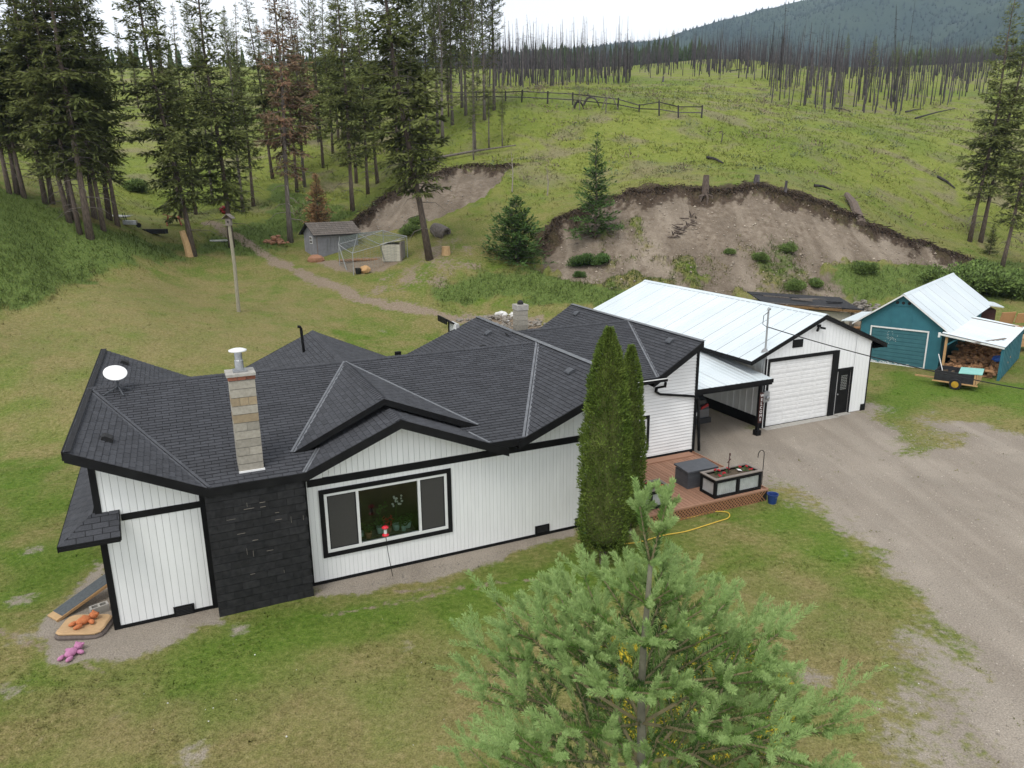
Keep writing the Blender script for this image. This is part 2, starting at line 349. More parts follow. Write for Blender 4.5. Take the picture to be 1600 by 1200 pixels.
# ------------------------------------------------------------------ terrain
CTRL = [  # picture x, y, metres out: measured spots on the slopes
 (373,487,48),(200,520,40),(0,560,35),(0,470,43),(100,425,50),(270,395,60),(450,430,58),(600,470,53),(300,450,54),(150,450,47),(-250,560,34),
 (482,402,64),(640,400,62),(670,405,59),(560,430,58),(750,470,54),
 (560,360,70),(640,355,67),(720,330,70),(545,352,73),(600,310,77),(650,275,80),(720,262,81),(800,258,81),(600,303,81),(650,268,84),(720,255,86),(800,250,86),
 (800,320,70),(720,380,62),(850,300,73),(790,275,76),(700,320,72),
 (840,385,63),(905,325,67),(985,300,68),(1060,290,69),(1110,298,69),(1180,290,69),(1260,308,69),(1330,335,69),(1400,368,69),(1480,395,69),(1520,408,69),(1600,420,68),
 (905,312,72),(985,287,74),(1060,276,75),(1180,274,75),(1260,292,75),(1330,318,75),(1400,350,75),(1480,378,75),
 (830,430,57),(960,445,55),(1100,450,56),(1220,458,57),(1340,472,57),(1430,452,59),(1500,438,61),(1590,455,60),(1000,375,62),(1100,370,62.5),(1220,380,63),(1330,405,63),
 (700,200,98),(900,210,92),(1100,220,90),(1300,240,90),(1450,290,88),(1560,340,85),(1700,360,84),
 (800,160,105),(900,163,104),(1030,180,98),(1096,184,98),(1200,192,105),(1350,200,112),(1500,235,108),(1600,300,95),
 (800,140,150),(900,136,165),(1000,131,175),(1100,112,225),(1200,122,190),(1300,166,150),(1400,180,148),(1450,186,150),(1500,162,180),(1560,150,190),(1700,150,190),
 (900,112,260),(1000,102,320),(1150,92,300),(1300,112,300),(1450,112,300),(1600,92,320),(800,108,240),
 (30,310,56),(-20,330,50),(0,250,75),(140,345,57),(200,342,66),(280,332,75),(360,345,71),(420,290,85),(500,300,84),(550,322,78),(250,200,120),(400,200,115),(550,190,115),(620,220,98),
 (100,220,100),(250,140,180),(400,140,180),(600,140,170),(0,150,150),(0,110,250),(400,105,280),(700,115,230),(-250,330,50),(-250,150,130),(-250,110,260)]
cp_ = np.array([pd(*c) for c in CTRL])
ct = cp_[:, 0]/cp_[:, 1]; cl = np.log(cp_[:, 1])
pts = np.stack([ct*3.0, cl*2.2], 1); zz = cp_[:, 2].copy()
ex = [(t*3.0, math.log(D)*2.2) for t in np.linspace(-.9, .9, 9) for D in (16, 30)] + [(t*3.0, math.log(42)*2.2) for t in np.linspace(-.05, .75, 5)]
pts = np.vstack([pts, ex]); zz = np.append(zz, np.zeros(len(ex)))
def _phi(r2): return np.where(r2 > 1e-12, .5*r2*np.log(np.maximum(r2, 1e-12)), 0)
K = _phi(((pts[:, None]-pts[None])**2).sum(-1)) + np.eye(len(pts))*2e-3
Pm = np.hstack([np.ones((len(pts), 1)), pts]); A_ = np.block([[K, Pm], [Pm.T, np.zeros((3, 3))]])
wts = np.linalg.solve(A_, np.append(zz, np.zeros(3)))
def tps(t, D):
    q = np.stack([t*3.0, np.log(D)*2.2], -1); sh = q.shape[:-1]; q = q.reshape(-1, 2); o = np.empty(len(q))
    for i in range(0, len(q), 20000):
        s = q[i:i+20000]; o[i:i+20000] = _phi(((s[:, None]-pts[None])**2).sum(-1)) @ wts[:-3] + wts[-3] + s @ wts[-2:]
    return o.reshape(sh)
NT, ND, TMAX, DMIN, DMAX = 620, 540, 1.25, 2.5, 430.0
tg = np.linspace(-TMAX, TMAX, NT); lg = np.linspace(math.log(DMIN), math.log(DMAX), ND)
# coarse evaluate then refine (cheap)
tc_ = np.linspace(-TMAX, TMAX, 250); lc = np.linspace(math.log(DMIN), math.log(DMAX), 260)
Tc, Lc = np.meshgrid(tc_, lc); Zc = tps(np.clip(Tc, -.88, .88), np.exp(Lc))
def bil(Z, xs, ys, x, y):
    fx = np.clip((x-xs[0])/(xs[1]-xs[0]), 0, len(xs)-1.001); fy = np.clip((y-ys[0])/(ys[1]-ys[0]), 0, len(ys)-1.001)
    i = fx.astype(int); j = fy.astype(int); a = fx-i; b = fy-j
    return (Z[j, i]*(1-a)+Z[j, i+1]*a)*(1-b)+(Z[j+1, i]*(1-a)+Z[j+1, i+1]*a)*b
TG, LG = np.meshgrid(tg, lg); DG = np.exp(LG); XG = TG*DG; YG = DG
ZG = bil(Zc, tc_, lc, TG, LG)
D0 = np.interp(TG, [-.8, -.4, -.15, .05, .6, .8], [31, 33, 36, 47, 52, 52])
ZG = ZG*sstep(-.28, 0.04, np.log(DG/D0))
hill_amt = sstep(45, 75, DG)
ZG = ZG + hill_amt*((fbm(XG/6, YG/6, 3)-.5)*.6 + (fbm(XG/1.4, YG/1.4, 9, 3)-.5)*.22) + (fbm(XG/2.2, YG/2.2, 5, 3)-.5)*.05*sstep(12, 30, DG)*sstep(0.1, .6, ZG)
def zat(X, Y):
    X = np.asarray(X, float); Y = np.asarray(Y, float)
    return bil(ZG, tg, lg, X/np.maximum(Y, 1e-3), np.log(np.maximum(Y, DMIN)))
_Ds = np.exp(np.linspace(math.log(4), math.log(420), 1400))
def G(px, py):
    d = ray(px, py); P = CAM[None]+d[None]*(_Ds/d[1])[:, None]
    below = np.nonzero(P[:, 2] < zat(P[:, 0], P[:, 1]))[0]
    if not len(below): D = 400.0
    else:
        lo, hi = _Ds[max(below[0]-1, 0)], _Ds[below[0]]
        for _ in range(14):
            m = (lo+hi)/2; p = CAM+d*m/d[1]
            if p[2] < float(zat(p[0], p[1])): hi = m
            else: lo = m
        D = hi
    p = CAM+d*D/d[1]; return np.array([p[0], p[1], float(zat(p[0], p[1]))])
def sdist(poly, X, Y):
    """signed distance to polygon, positive inside"""
    d2 = np.full(X.shape, 1e9); ins = np.zeros(X.shape, bool); n = len(poly)
    for i in range(n):
        x0, y0 = poly[i][:2]; x1, y1 = poly[(i+1) % n][:2]; ex, ey = x1-x0, y1-y0
        t = np.clip(((X-x0)*ex+(Y-y0)*ey)/(ex*ex+ey*ey+1e-9), 0, 1); d2 = np.minimum(d2, (X-x0-t*ex)**2+(Y-y0-t*ey)**2)
        c = ((y0 > Y) != (y1 > Y)) & (X < (x1-x0)*(Y-y0)/(y1-y0+1e-12)+x0); ins ^= c
    return np.where(ins, 1, -1)*np.sqrt(d2)
def ldist(line, X, Y):
    d2 = np.full(X.shape, 1e9)
    for i in range(len(line)-1):
        x0, y0 = line[i][:2]; x1, y1 = line[i+1][:2]; ex, ey = x1-x0, y1-y0
        t = np.clip(((X-x0)*ex+(Y-y0)*ey)/(ex*ex+ey*ey+1e-9), 0, 1); d2 = np.minimum(d2, (X-x0-t*ex)**2+(Y-y0-t*ey)**2)
    return np.sqrt(d2)
def gpoly(l): return [G(*p) for p in l]
def hp(l): return [HW(*p) for p in l]
wob = (fbm(XG/1.1, YG/1.1, 21, 4)-.5); wob2 = (fbm(XG/4, YG/4, 31, 4)-.5)
drive_poly = [HW(19.2, 3.2), HW(19.1, -.1)] + [pz(*p) for p in [(1205,752),(1250,770),(1285,792),(1330,835),(1385,875),(1425,925),(1462,1000),(1490,1080),(1515,1200),(1530,1400),(2300,1400),(2100,700),(1640,690),(1560,668),(1480,655),(1420,668),(1385,660),(1358,645)]] + [HW(30.4, 5.2), HW(24, 5.2), HW(24, 11), HW(19.2, 11)]
gravel = sstep(-1.3, .9, sdist(drive_poly, XG, YG)+wob*3.0+wob2*1.6)
for l in ([(1362,648),(1430,655),(1490,672),(1505,712),(1440,712),(1385,690)], [(1198,738),(1235,748),(1290,782),(1280,792),(1230,772)], [(1540,660),(1640,690),(1640,640),(1560,640)]): gravel = gravel*(1-.75*sstep(-.5, 1.2, sdist([pz(*p) for p in l], XG, YG)+wob*3.5))
for P in ([pz(*p) for p in [(175,1000),(300,975),(345,975),(345,930),(170,930)]], [pz(*p) for p in [(490,880),(490,932),(560,932),(640,917),(700,903),(770,880),(820,858),(905,840),(905,800)]],
          [pz(*p) for p in [(60,985),(80,1035),(210,1030),(300,985),(200,960),(170,880),(150,880)]]):
    gravel = np.maximum(gravel, sstep(-.25, .3, sdist(P, XG, YG)+wob*.9))
for px, py, r in ((372,985,.5),(292,1182,.55),(30,1000,.7),(55,858,.6),(35,935,.6),(20,1080,.8),(600,518,.6),(385,672,.8),(290,720,.9),(330,690,1.2),(1265,1060,.7),(640,1010,.5)):
    c = pz(px, py) if py > 560 else G(px, py); gravel = np.maximum(gravel, (.62)*sstep(.1, 1.0, 1.0-np.hypot(XG-c[0], YG-c[1])/r+wob*1.1))
path = gpoly([(330,350),(395,388),(440,412),(500,440),(560,465),(640,484),(720,498),(800,505)])
dirt = np.maximum(sstep(1.3, .1, ldist(path, XG, YG)+wob*1.6)*.85, .9*sstep(-.4, .8, sdist(gpoly([(480,405),(520,405),(600,400),(640,405),(600,425),(560,430),(520,425)]), XG, YG)+wob))
dirt = np.maximum(dirt, .9*sstep(-.5, 1.2, sdist(gpoly([(645,405),(690,360),(760,420),(690,450),(620,470),(560,450)]), XG, YG)+wob*3)*(.55+wob))
dirt = np.maximum(dirt, .9*sstep(-.5, 1.0, sdist(gpoly([(730,490),(850,488),(870,512),(840,530),(740,530)]), XG, YG)+wob*2))
dirt = np.maximum(dirt, .8*sstep(-.5, 1.5, sdist(gpoly([(1150,450),(1330,468),(1400,500),(1360,520),(1150,500)]), XG, YG)+wob*3))
for a, b in (((620,925),(840,905)), ((0,985),(160,1050)), ((500,965),(760,915))):
    dirt = np.maximum(dirt, .5*sstep(.22, 0, ldist([pz(*a), pz(*b)], XG, YG)+wob*.15))
tall = np.zeros_like(XG)
for l in ([(675,455),(720,425),(830,420),(945,440),(975,455),(945,485),(870,478),(780,468),(690,472)], [(-300,300),(30,305),(140,345),(300,385),(270,402),(140,440),(60,470),(0,485),(-300,620)], [(270,385),(420,340),(420,280),(560,330),(470,360),(440,385),(410,400)],
          [(1290,400),(1400,420),(1430,460),(1340,470),(1300,440)], [(1380,420),(1500,405),(1600,410),(1620,470),(1500,470)], [(1200,330),(1250,380),(1240,420),(1190,400)]):
    tall = np.maximum(tall, sstep(-1.2, 1.2, sdist(gpoly(l), XG, YG)+wob*4))
edge_l = [(270,398),(140,440),(60,470),(0,488),(-300,640)]
scar = np.zeros_like(XG)
lipR = [(838,385),(870,345),(905,325),(985,299),(1060,289),(1110,297),(1180,289),(1260,307),(1330,334),(1400,367),(1480,394),(1520,410)]
lipL = [(545,355),(575,330),(600,311),(650,276),(720,262),(803,257)]
_jr = random.Random(17)
def jag(l, ax, ay):
    o = []
    for a, b in zip(l, l[1:]):
        for k in range(4): o.append((a[0]+(b[0]-a[0])*k/4+_jr.uniform(-ax, ax), a[1]+(b[1]-a[1])*k/4+_jr.uniform(-ay, ay)*(1 if k else .4)))
    return o+[l[-1]]
lipR = jag(lipR, 3, 4.2); lipL = jag(lipL, 2, 3.2)
scarR = gpoly(lipR+[(1500,424),(1440,412),(1390,404),(1330,402),(1296,408),(1302,432),(1345,462),(1385,492),(1340,488),(1260,468),(1200,462),(1100,452),(1000,440),(955,445),(860,425)])
scarL = gpoly(lipL+[(765,298),(700,330),(640,353),(565,364)])
scar = np.maximum(sstep(-.7, 1.0, sdist(scarR, XG, YG)+wob*3.2+wob2*1.5), sstep(-.5, .7, sdist(scarL, XG, YG)+wob*1.6))
brush = sstep(-1, 2, sdist(gpoly([(940,345),(1000,330),(1020,380),(1090,400),(1180,425),(1160,455),(1000,445),(900,440),(960,400)]), XG, YG)+wob*5)*sstep(.36, .62, .5+wob2*.8+wob*.9)
brush = np.maximum(brush, sstep(-1, 2, sdist(gpoly([(1165,375),(1240,368),(1275,440),(1190,450)]), XG, YG)+wob*4)*.8)
scar = scar*(1-.75*brush)
lip = sstep(.22, .62, fbm(XG/3.1, YG/3.1, 55)+.12)*np.maximum(sstep(1.7, .2, ldist(gpoly(lipR), XG, YG)+wob*2.4), sstep(1.3, .1, ldist(gpoly(lipL), XG, YG)+wob*1.8))
hill = np.maximum(sstep(0, .35, np.log(DG/np.interp(TG, [-.7, -.2, 0, .2, .7], [54, 62, 60, 62, 64]))), 0)
# carve the slip a little below the sod edge so that the turf overhangs
ZG = ZG - .9*np.clip(scar*1.4, 0, 1)*sstep(.0, .9, np.minimum(ldist(gpoly(lipR), XG, YG), ldist(gpoly(lipL), XG, YG)))
bld = np.maximum.reduce([sdist(hp(l), XG, YG) for l in ([(-.1,-.1),(13.3,-.1),(13.3,10.5),(-.1,10.5)], [(12.5,2.9),(19.1,2.9),(19.1,11.7),(12.5,11.7)], [(24,4.8),(30.1,4.8),(30.1,18),(24,18)], [(14.2,-1),(19,-1),(19,3),(14.2,3)], [(2.2,-.55),(4.5,-.55),(4.5,.2),(2.2,.2)])])
NTI = {}
V = np.stack([XG, YG, ZG], -1).reshape(-1, 3)
idx = np.arange(NT*ND).reshape(ND, NT)
F = np.stack([idx[:-1, :-1], idx[:-1, 1:], idx[1:, 1:], idx[1:, :-1]], -1)
dry = np.zeros_like(XG)
for l, a_ in (([(1130,880),(1300,905),(1420,985),(1480,1100),(1500,1260),(1050,1260),(1080,1000)], .7), ([(0,1060),(400,1050),(700,985),(850,1000),(900,1260),(0,1260)], .5), ([(0,490),(300,425),(480,440),(560,480),(420,560),(0,690)], .55)):
    dry = np.maximum(dry, a_*sstep(-1.0, 1.5, sdist([pz(*p) if p[1] > 700 else G(*p) for p in l], XG, YG)+wob*3+wob2*2))
Aat = np.stack([gravel, dirt, tall, dry], -1).reshape(-1, 4).astype(np.float32)
lush = np.zeros_like(XG)
for l in ([(340,985),(500,940),(700,915),(800,885),(905,850),(930,880),(1010,860),(990,930),(860,925),(720,985),(480,1040),(330,1090),(250,1090),(240,1040)], [(1185,795),(1250,790),(1330,840),(1370,880),(1330,900),(1240,850),(1190,830)], [(1365,655),(1400,580),(1480,600),(1640,600),(1640,640),(1500,625),(1420,640),(1400,700)], [(0,860),(80,840),(150,870),(120,930),(0,950)], [(0,700),(90,720),(100,800),(0,840)]):
    lush = np.maximum(lush, sstep(-.6, .8, sdist([pz(*p) for p in l], XG, YG)+wob*2.2))
Bat = np.stack([hill, scar, lip, lush], -1).reshape(-1, 4).astype(np.float32)

def ground_colour(t, pos, A, Bc, lush_s, rich_s):
    """shared colour of lawn, gravel and slope; returns colour socket (and gravel mask)"""
    L = t.links.new
    def noise(s, d=4, dist=0, rough=.55):
        n = t.nodes.new('ShaderNodeTexNoise'); n.inputs['Scale'].default_value = s; n.inputs['Detail'].default_value = d; n.inputs['Distortion'].default_value = dist; n.inputs['Roughness'].default_value = rough; L(pos, n.inputs['Vector']); return n.outputs['Fac']
    def ramp(f, *st):
        r = t.nodes.new('ShaderNodeValToRGB'); e = r.color_ramp.elements
        while len(e) < len(st): e.new(.5)
        for k, (p, c) in enumerate(st): e[k].position = p; e[k].color = (*c, 1)
        L(f, r.inputs[0]); return r.outputs[0]
    def mix(f, a, b):
        m = t.nodes.new('ShaderNodeMix'); m.data_type = 'RGBA'
        if isinstance(f, float): m.inputs[0].default_value = f
        else: L(f, m.inputs[0])
        L(a, m.inputs[6]); L(b, m.inputs[7]); return m.outputs[2]
    def mth(op, a, b):
        m = t.nodes.new('ShaderNodeMath'); m.operation = op; m.use_clamp = True
        for i, q in enumerate((a, b)):
            if isinstance(q, (int, float)): m.inputs[i].default_value = q
            else: L(q, m.inputs[i])
        return m.outputs[0]
    big = noise(.10, 5, .6); med = noise(.55, 5, .4); fine = noise(7, 4); vf = noise(28, 3)
    gr = ramp(fine, (.25, (.060, .105, .014)), (.55, (.105, .155, .026)), (.8, (.16, .19, .05)))
    ol = ramp(fine, (.25, (.115, .115, .034)), (.5, (.185, .165, .062)), (.8, (.29, .235, .115)))
    lawn = mix(ramp(med, (.36, (0, 0, 0)), (.62, (1, 1, 1))), gr, ol)
    lawn = mix(mth('MULTIPLY', ramp(big, (.42, (0, 0, 0)), (.62, (1, 1, 1))), .55), lawn, ol)
    lawn = mix(mth('MULTIPLY', rich_s, ramp(noise(.8, 5), (.3, (.2, .2, .2)), (.65, (1, 1, 1)))), lawn, ramp(noise(9, 4), (.25, (.125, .112, .042)), (.5, (.205, .172, .078)), (.8, (.30, .245, .135))))
    lawn = mix(mth('MULTIPLY', lush_s, ramp(med, (.25, (.55, .55, .55)), (.6, (1, 1, 1)))), lawn, mix(ramp(noise(.9, 4), (.35, (0, 0, 0)), (.65, (1, 1, 1))), ramp(fine, (.25, (.045, .095, .010)), (.55, (.085, .15, .018)), (.8, (.13, .175, .036))), gr))
    tg_ = ramp(fine, (.3, (.07, .11, .026)), (.6, (.115, .155, .042)), (.85, (.17, .185, .075)))
    hl = ramp(noise(3.0, 5), (.3, (.115, .135, .032)), (.5, (.175, .195, .044)), (.72, (.24, .23, .092)))
    hb = ramp(noise(1.1, 5), (.3, (.12, .165, .026)), (.6, (.20, .23, .044)), (.85, (.235, .205, .105)))
    hl = mix(.5, hl, hb); hl = mix(ramp(noise(.16, 5, .5), (.50, (0, 0, 0)), (.62, (.8, .8, .8))), hl, ramp(noise(4.5, 3), (.3, (.14, .125, .075)), (.7, (.25, .21, .13))))
    hl = mix(ramp(noise(.045, 3, .5), (.45, (0, 0, 0)), (.65, (.55, .55, .55))), hl, ramp(noise(2.5, 4), (.3, (.055, .105, .016)), (.7, (.13, .185, .028))))
    gv = ramp(noise(40, 3), (.25, (.19, .163, .13)), (.5, (.29, .253, .207)), (.72, (.39, .348, .29)))
    gv = mix(.5, gv, ramp(noise(.5, 5, .5), (.3, (.20, .175, .145)), (.7, (.33, .285, .235))))
    mpg = t.nodes.new('ShaderNodeMapping'); mpg.inputs['Rotation'].default_value = (0, 0, .62); mpg.inputs['Scale'].default_value = (1.3, .13, 1); L(pos, mpg.inputs[0]); gn = t.nodes.new('ShaderNodeTexNoise'); gn.inputs['Scale'].default_value = .8; gn.inputs['Detail'].default_value = 5; gn.inputs['Distortion'].default_value = .5; L(mpg.outputs[0], gn.inputs['Vector'])
    gv = mix(ramp(gn.outputs['Fac'], (.42, (.55, .55, .55)), (.6, (0, 0, 0))), gv, ramp(noise(18, 4), (.3, (.165, .14, .112)), (.7, (.26, .22, .18))))
    sc = ramp(noise(2.2, 6, .3), (.3, (.125, .096, .070)), (.55, (.20, .162, .124)), (.8, (.30, .25, .195)))
    sc = mix(ramp(noise(.22, 5, .6), (.40, (0, 0, 0)), (.60, (.8, .8, .8))), sc, ramp(noise(6, 5), (.3, (.10, .078, .057)), (.7, (.185, .15, .115))))
    mpn = t.nodes.new('ShaderNodeMapping'); mpn.inputs['Scale'].default_value = (1.0, .22, .25); L(pos, mpn.inputs[0]); cn = t.nodes.new('ShaderNodeTexNoise'); cn.inputs['Scale'].default_value = .42; cn.inputs['Distortion'].default_value = .9; cn.inputs['Detail'].default_value = 6; L(mpn.outputs[0], cn.inputs['Vector'])
    sc = mix(ramp(cn.outputs['Fac'], (.46, (0, 0, 0)), (.70, (.6, .6, .6))), sc, ramp(noise(9, 4), (.3, (.265, .22, .17)), (.7, (.37, .315, .25))))
    dk = ramp(noise(5, 4), (.3, (.022, .016, .011)), (.7, (.085, .06, .043)))
    sep = t.nodes.new('ShaderNodeSeparateColor'); L(A, sep.inputs[0]); sep2 = t.nodes.new('ShaderNodeSeparateColor'); L(Bc, sep2.inputs[0])
    def soft(mask, nz_, wd=.22):
        a = t.nodes.new('ShaderNodeMath'); a.operation = 'MULTIPLY_ADD'; L(nz_, a.inputs[0]); a.inputs[1].default_value = 1.5; L(mask, a.inputs[2])
        mr = t.nodes.new('ShaderNodeMapRange'); mr.interpolation_type = 'SMOOTHSTEP'; mr.inputs[1].default_value = 1.25-wd; mr.inputs[2].default_value = 1.25+wd; L(a.outputs[0], mr.inputs[0]); return mr.outputs[0]
    c = mix(sep2.outputs[0], lawn, hl)
    c = mix(soft(sep.outputs[2], fine), c, tg_)
    c = mix(soft(sep.outputs[1], noise(4, 5)), c, ramp(noise(12, 4), (.3, (.165, .125, .088)), (.7, (.29, .235, .175))))
    gm = soft(sep.outputs[0], noise(5, 6), .3)
    c = mix(gm, c, gv)
    c = mix(soft(sep2.outputs[1], noise(1.6, 5), .3), c, sc)
    c = mix(mth('MULTIPLY', soft(sep2.outputs[2], noise(2.5, 5)), .9), c, dk)
    spk = t.nodes.new('ShaderNodeMapRange'); spk.inputs[1].default_value = .35; spk.inputs[2].default_value = .65; spk.inputs[3].default_value = .8; spk.inputs[4].default_value = 1.2; L(vf, spk.inputs[0])
    vm = t.nodes.new('ShaderNodeVectorMath'); vm.operation = 'SCALE'; L(c, vm.inputs[0]); L(spk.outputs[0], vm.inputs['Scale'])
    return vm.outputs[0], fine, vf
gm = bpy.data.materials.new('ground_cover'); t = nodes(gm); b = t.nodes['Principled BSDF']; b.inputs['Roughness'].default_value = 1; b.inputs['Specular IOR Level'].default_value = .08
ge = t.nodes.new('ShaderNodeNewGeometry'); a1 = t.nodes.new('ShaderNodeAttribute'); a1.attribute_name = 'cover_a'; a2 = t.nodes.new('ShaderNodeAttribute'); a2.attribute_name = 'cover_b'
gc, gfine, gvf = ground_colour(t, ge.outputs['Position'], a1.outputs['Color'], a2.outputs['Color'], a2.outputs['Alpha'], a1.outputs['Alpha'])
t.links.new(gc, b.inputs['Base Color'])
bp = t.nodes.new('ShaderNodeBump'); bp.inputs['Strength'].default_value = .6; bp.inputs['Distance'].default_value = .06; t.links.new(gfine, bp.inputs['Height'])
bp2 = t.nodes.new('ShaderNodeBump'); bp2.inputs['Strength'].default_value = .5; bp2.inputs['Distance'].default_value = .015; t.links.new(gvf, bp2.inputs['Height']); t.links.new(bp.outputs[0], bp2.inputs['Normal']); t.links.new(bp2.outputs[0], b.inputs['Normal'])
def ground_piece(name, sel):
    f = F[sel]; used, inv = np.unique(f.ravel(), return_inverse=True)
    me = np_mesh(name, V[used], inv.reshape(-1, 4), gm, True)
    for an, arr in (('cover_a', Aat), ('cover_b', Bat)):
        at = me.attributes.new(an, 'FLOAT_COLOR', 'POINT'); at.data.foreach_set('color', arr[used].ravel())
    return link(name, me, kind='structure')
cg, chh, cs_, cdirt = gravel[:-1, :-1], hill[:-1, :-1], scar[:-1, :-1], dirt[:-1, :-1]
kc = np.where(cs_ > .5, 3, np.where(cg > .6, 1, np.where(chh > .5, 2, np.where(cdirt > .55, 4, 0))))
for k, n in enumerate(('lawn', 'driveway', 'hillside', 'dirt_bank', 'dirt_path')): ground_piece(n, kc == k)

# ------------------------------------------------------------------ grass (nobody could count it)
def sample(n, t0, t1, d0, d1):
    D = 1/rng.uniform(1/d1, 1/d0, n); t = rng.uniform(t0, t1, n); return t*D, D, zat(t*D, D)
def msk(Mk, X, Y): return bil(Mk, tg, lg, X/Y, np.log(Y))
gb = bpy.data.materials.new('grass_blades'); t = nodes(gb); b = t.nodes['Principled BSDF']; b.inputs['Roughness'].default_value = .9; b.inputs['Specular IOR Level'].default_value = .1
ge = t.nodes.new('ShaderNodeNewGeometry'); a1 = t.nodes.new('ShaderNodeAttribute'); a1.attribute_name = 'cover_a'; a2 = t.nodes.new('ShaderNodeAttribute'); a2.attribute_name = 'cover_b'
gc, _, _ = ground_colour(t, ge.outputs['Position'], a1.outputs['Color'], a2.outputs['Color'], a2.outputs['Alpha'], a1.outputs['Alpha'])
mr = t.nodes.new('ShaderNodeMapRange'); mr.inputs[3].default_value = .85; mr.inputs[4].default_value = 1.4; t.links.new(ge.outputs['Random Per Island'], mr.inputs[0])
vm = t.nodes.new('ShaderNodeVectorMath'); vm.operation = 'SCALE'; t.links.new(gc, vm.inputs[0]); t.links.new(mr.outputs[0], vm.inputs['Scale']); t.links.new(vm.outputs[0], b.inputs['Base Color'])
nrm = t.nodes.new('ShaderNodeCombineXYZ'); nrm.inputs[2].default_value = 1.0; t.links.new(nrm.outputs[0], b.inputs['Normal'])
tr = t.nodes.new('ShaderNodeBsdfTranslucent'); t.links.new(vm.outputs[0], tr.inputs[0]); ms = t.nodes.new('ShaderNodeMixShader'); ms.inputs[0].default_value = .4
t.links.new(b.outputs[0], ms.inputs[1]); t.links.new(tr.outputs[0], ms.inputs[2]); t.links.new(ms.outputs[0], t.nodes['Material Output'].inputs[0])
def grass(name, n, t0, t1, d0, d1, prob, hgt, wid, clump=3, flat=1.1):
    X, Y, Z = sample(n, t0, t1, d0, d1); keep = rng.random(n) < prob(X, Y); X, Y, Z = X[keep], Y[keep], Z[keep]
    h0 = hgt(X, Y)
    X = np.repeat(X, clump); Y = np.repeat(Y, clump); h0 = np.repeat(h0, clump)
    X = X+rng.normal(size=len(X))*h0*.6; Y = Y+rng.normal(size=len(Y))*h0*.6; Z = zat(X, Y)
    B = np.stack([X, Y, Z-.01], -1); D = norm(np.stack([rng.normal(size=len(X))*flat, rng.normal(size=len(X))*flat, np.full(len(X), .8)], -1))
    sd_ = norm(np.cross(D, np.array([0, 0, 1.0])+rng.normal(size=(len(X), 3))*.25)); hh = h0*rng.uniform(.5, 1.3, len(X))
    Vv, Ff = blades(B, D, sd_, hh, wid*hh)
    me = np_mesh(name, Vv, Ff, gb)
    for an, arr in (('cover_a', (gravel*.0, dirt*.0, tall2, dry)), ('cover_b', (hill, scar*0, lip*0, lush))):
        q = np.stack([msk(m_, X, Y) for m_ in arr]+([np.ones(len(X))] if len(arr) == 3 else []), -1); q = np.repeat(q, 3, axis=0).astype(np.float32)
        at = me.attributes.new(an, 'FLOAT_COLOR', 'POINT'); at.data.foreach_set('color', q.ravel())
    return link(name, me, kind='stuff')
tall2 = np.maximum(tall, .95*brush)
nb = lambda X, Y: np.where(msk(bld, X, Y) > -.05, 0, 1)
grass('lawn_grass', 150000, -.85, .85, 10.3, 60, lambda X, Y: nb(X, Y)*np.clip(1-1.25*msk(gravel, X, Y), .015, 1)*np.clip(1-1.1*msk(dirt, X, Y), .1, 1)*(1-.9*msk(tall, X, Y))*(1-msk(hill, X, Y))*(.35+.65*sstep(.42, .6, fbm(X/1.6, Y/1.6, 77))), lambda X, Y: .028+.0019*Y, .22, 3)
grass('tall_grass', 60000, -.85, .85, 36, 80, lambda X, Y: nb(X, Y)*np.clip(msk(tall, X, Y), 0, 1), lambda X, Y: .34+.0*Y, .12, 4, .7)
grass('lawn_weeds', 16000, -.85, .85, 10.3, 48, lambda X, Y: nb(X, Y)*np.clip(1-1.4*msk(gravel, X, Y), .1, 1)*(1-msk(tall, X, Y))*sstep(.55, .68, fbm(X/.9, Y/.9, 91)), lambda X, Y: .05+.0014*Y, .55, 5, 1.6)
grass('bank_weeds', 40000, 0, .66, 54, 74, lambda X, Y: np.clip(msk(brush, X, Y)*1.1, 0, 1)*msk(scar, X, Y)**.3*.8, lambda X, Y: .26+.0*Y, .2, 4, .9)
grass('hill_grass', 70000, -.85, .85, 52, 190, lambda X, Y: msk(hill, X, Y)*np.clip(1-1.1*msk(scar, X, Y), .02, 1)*(.25+.75*sstep(.4, .62, fbm(X/3, Y/3, 41))), lambda X, Y: .14+.0022*Y, .26, 3)

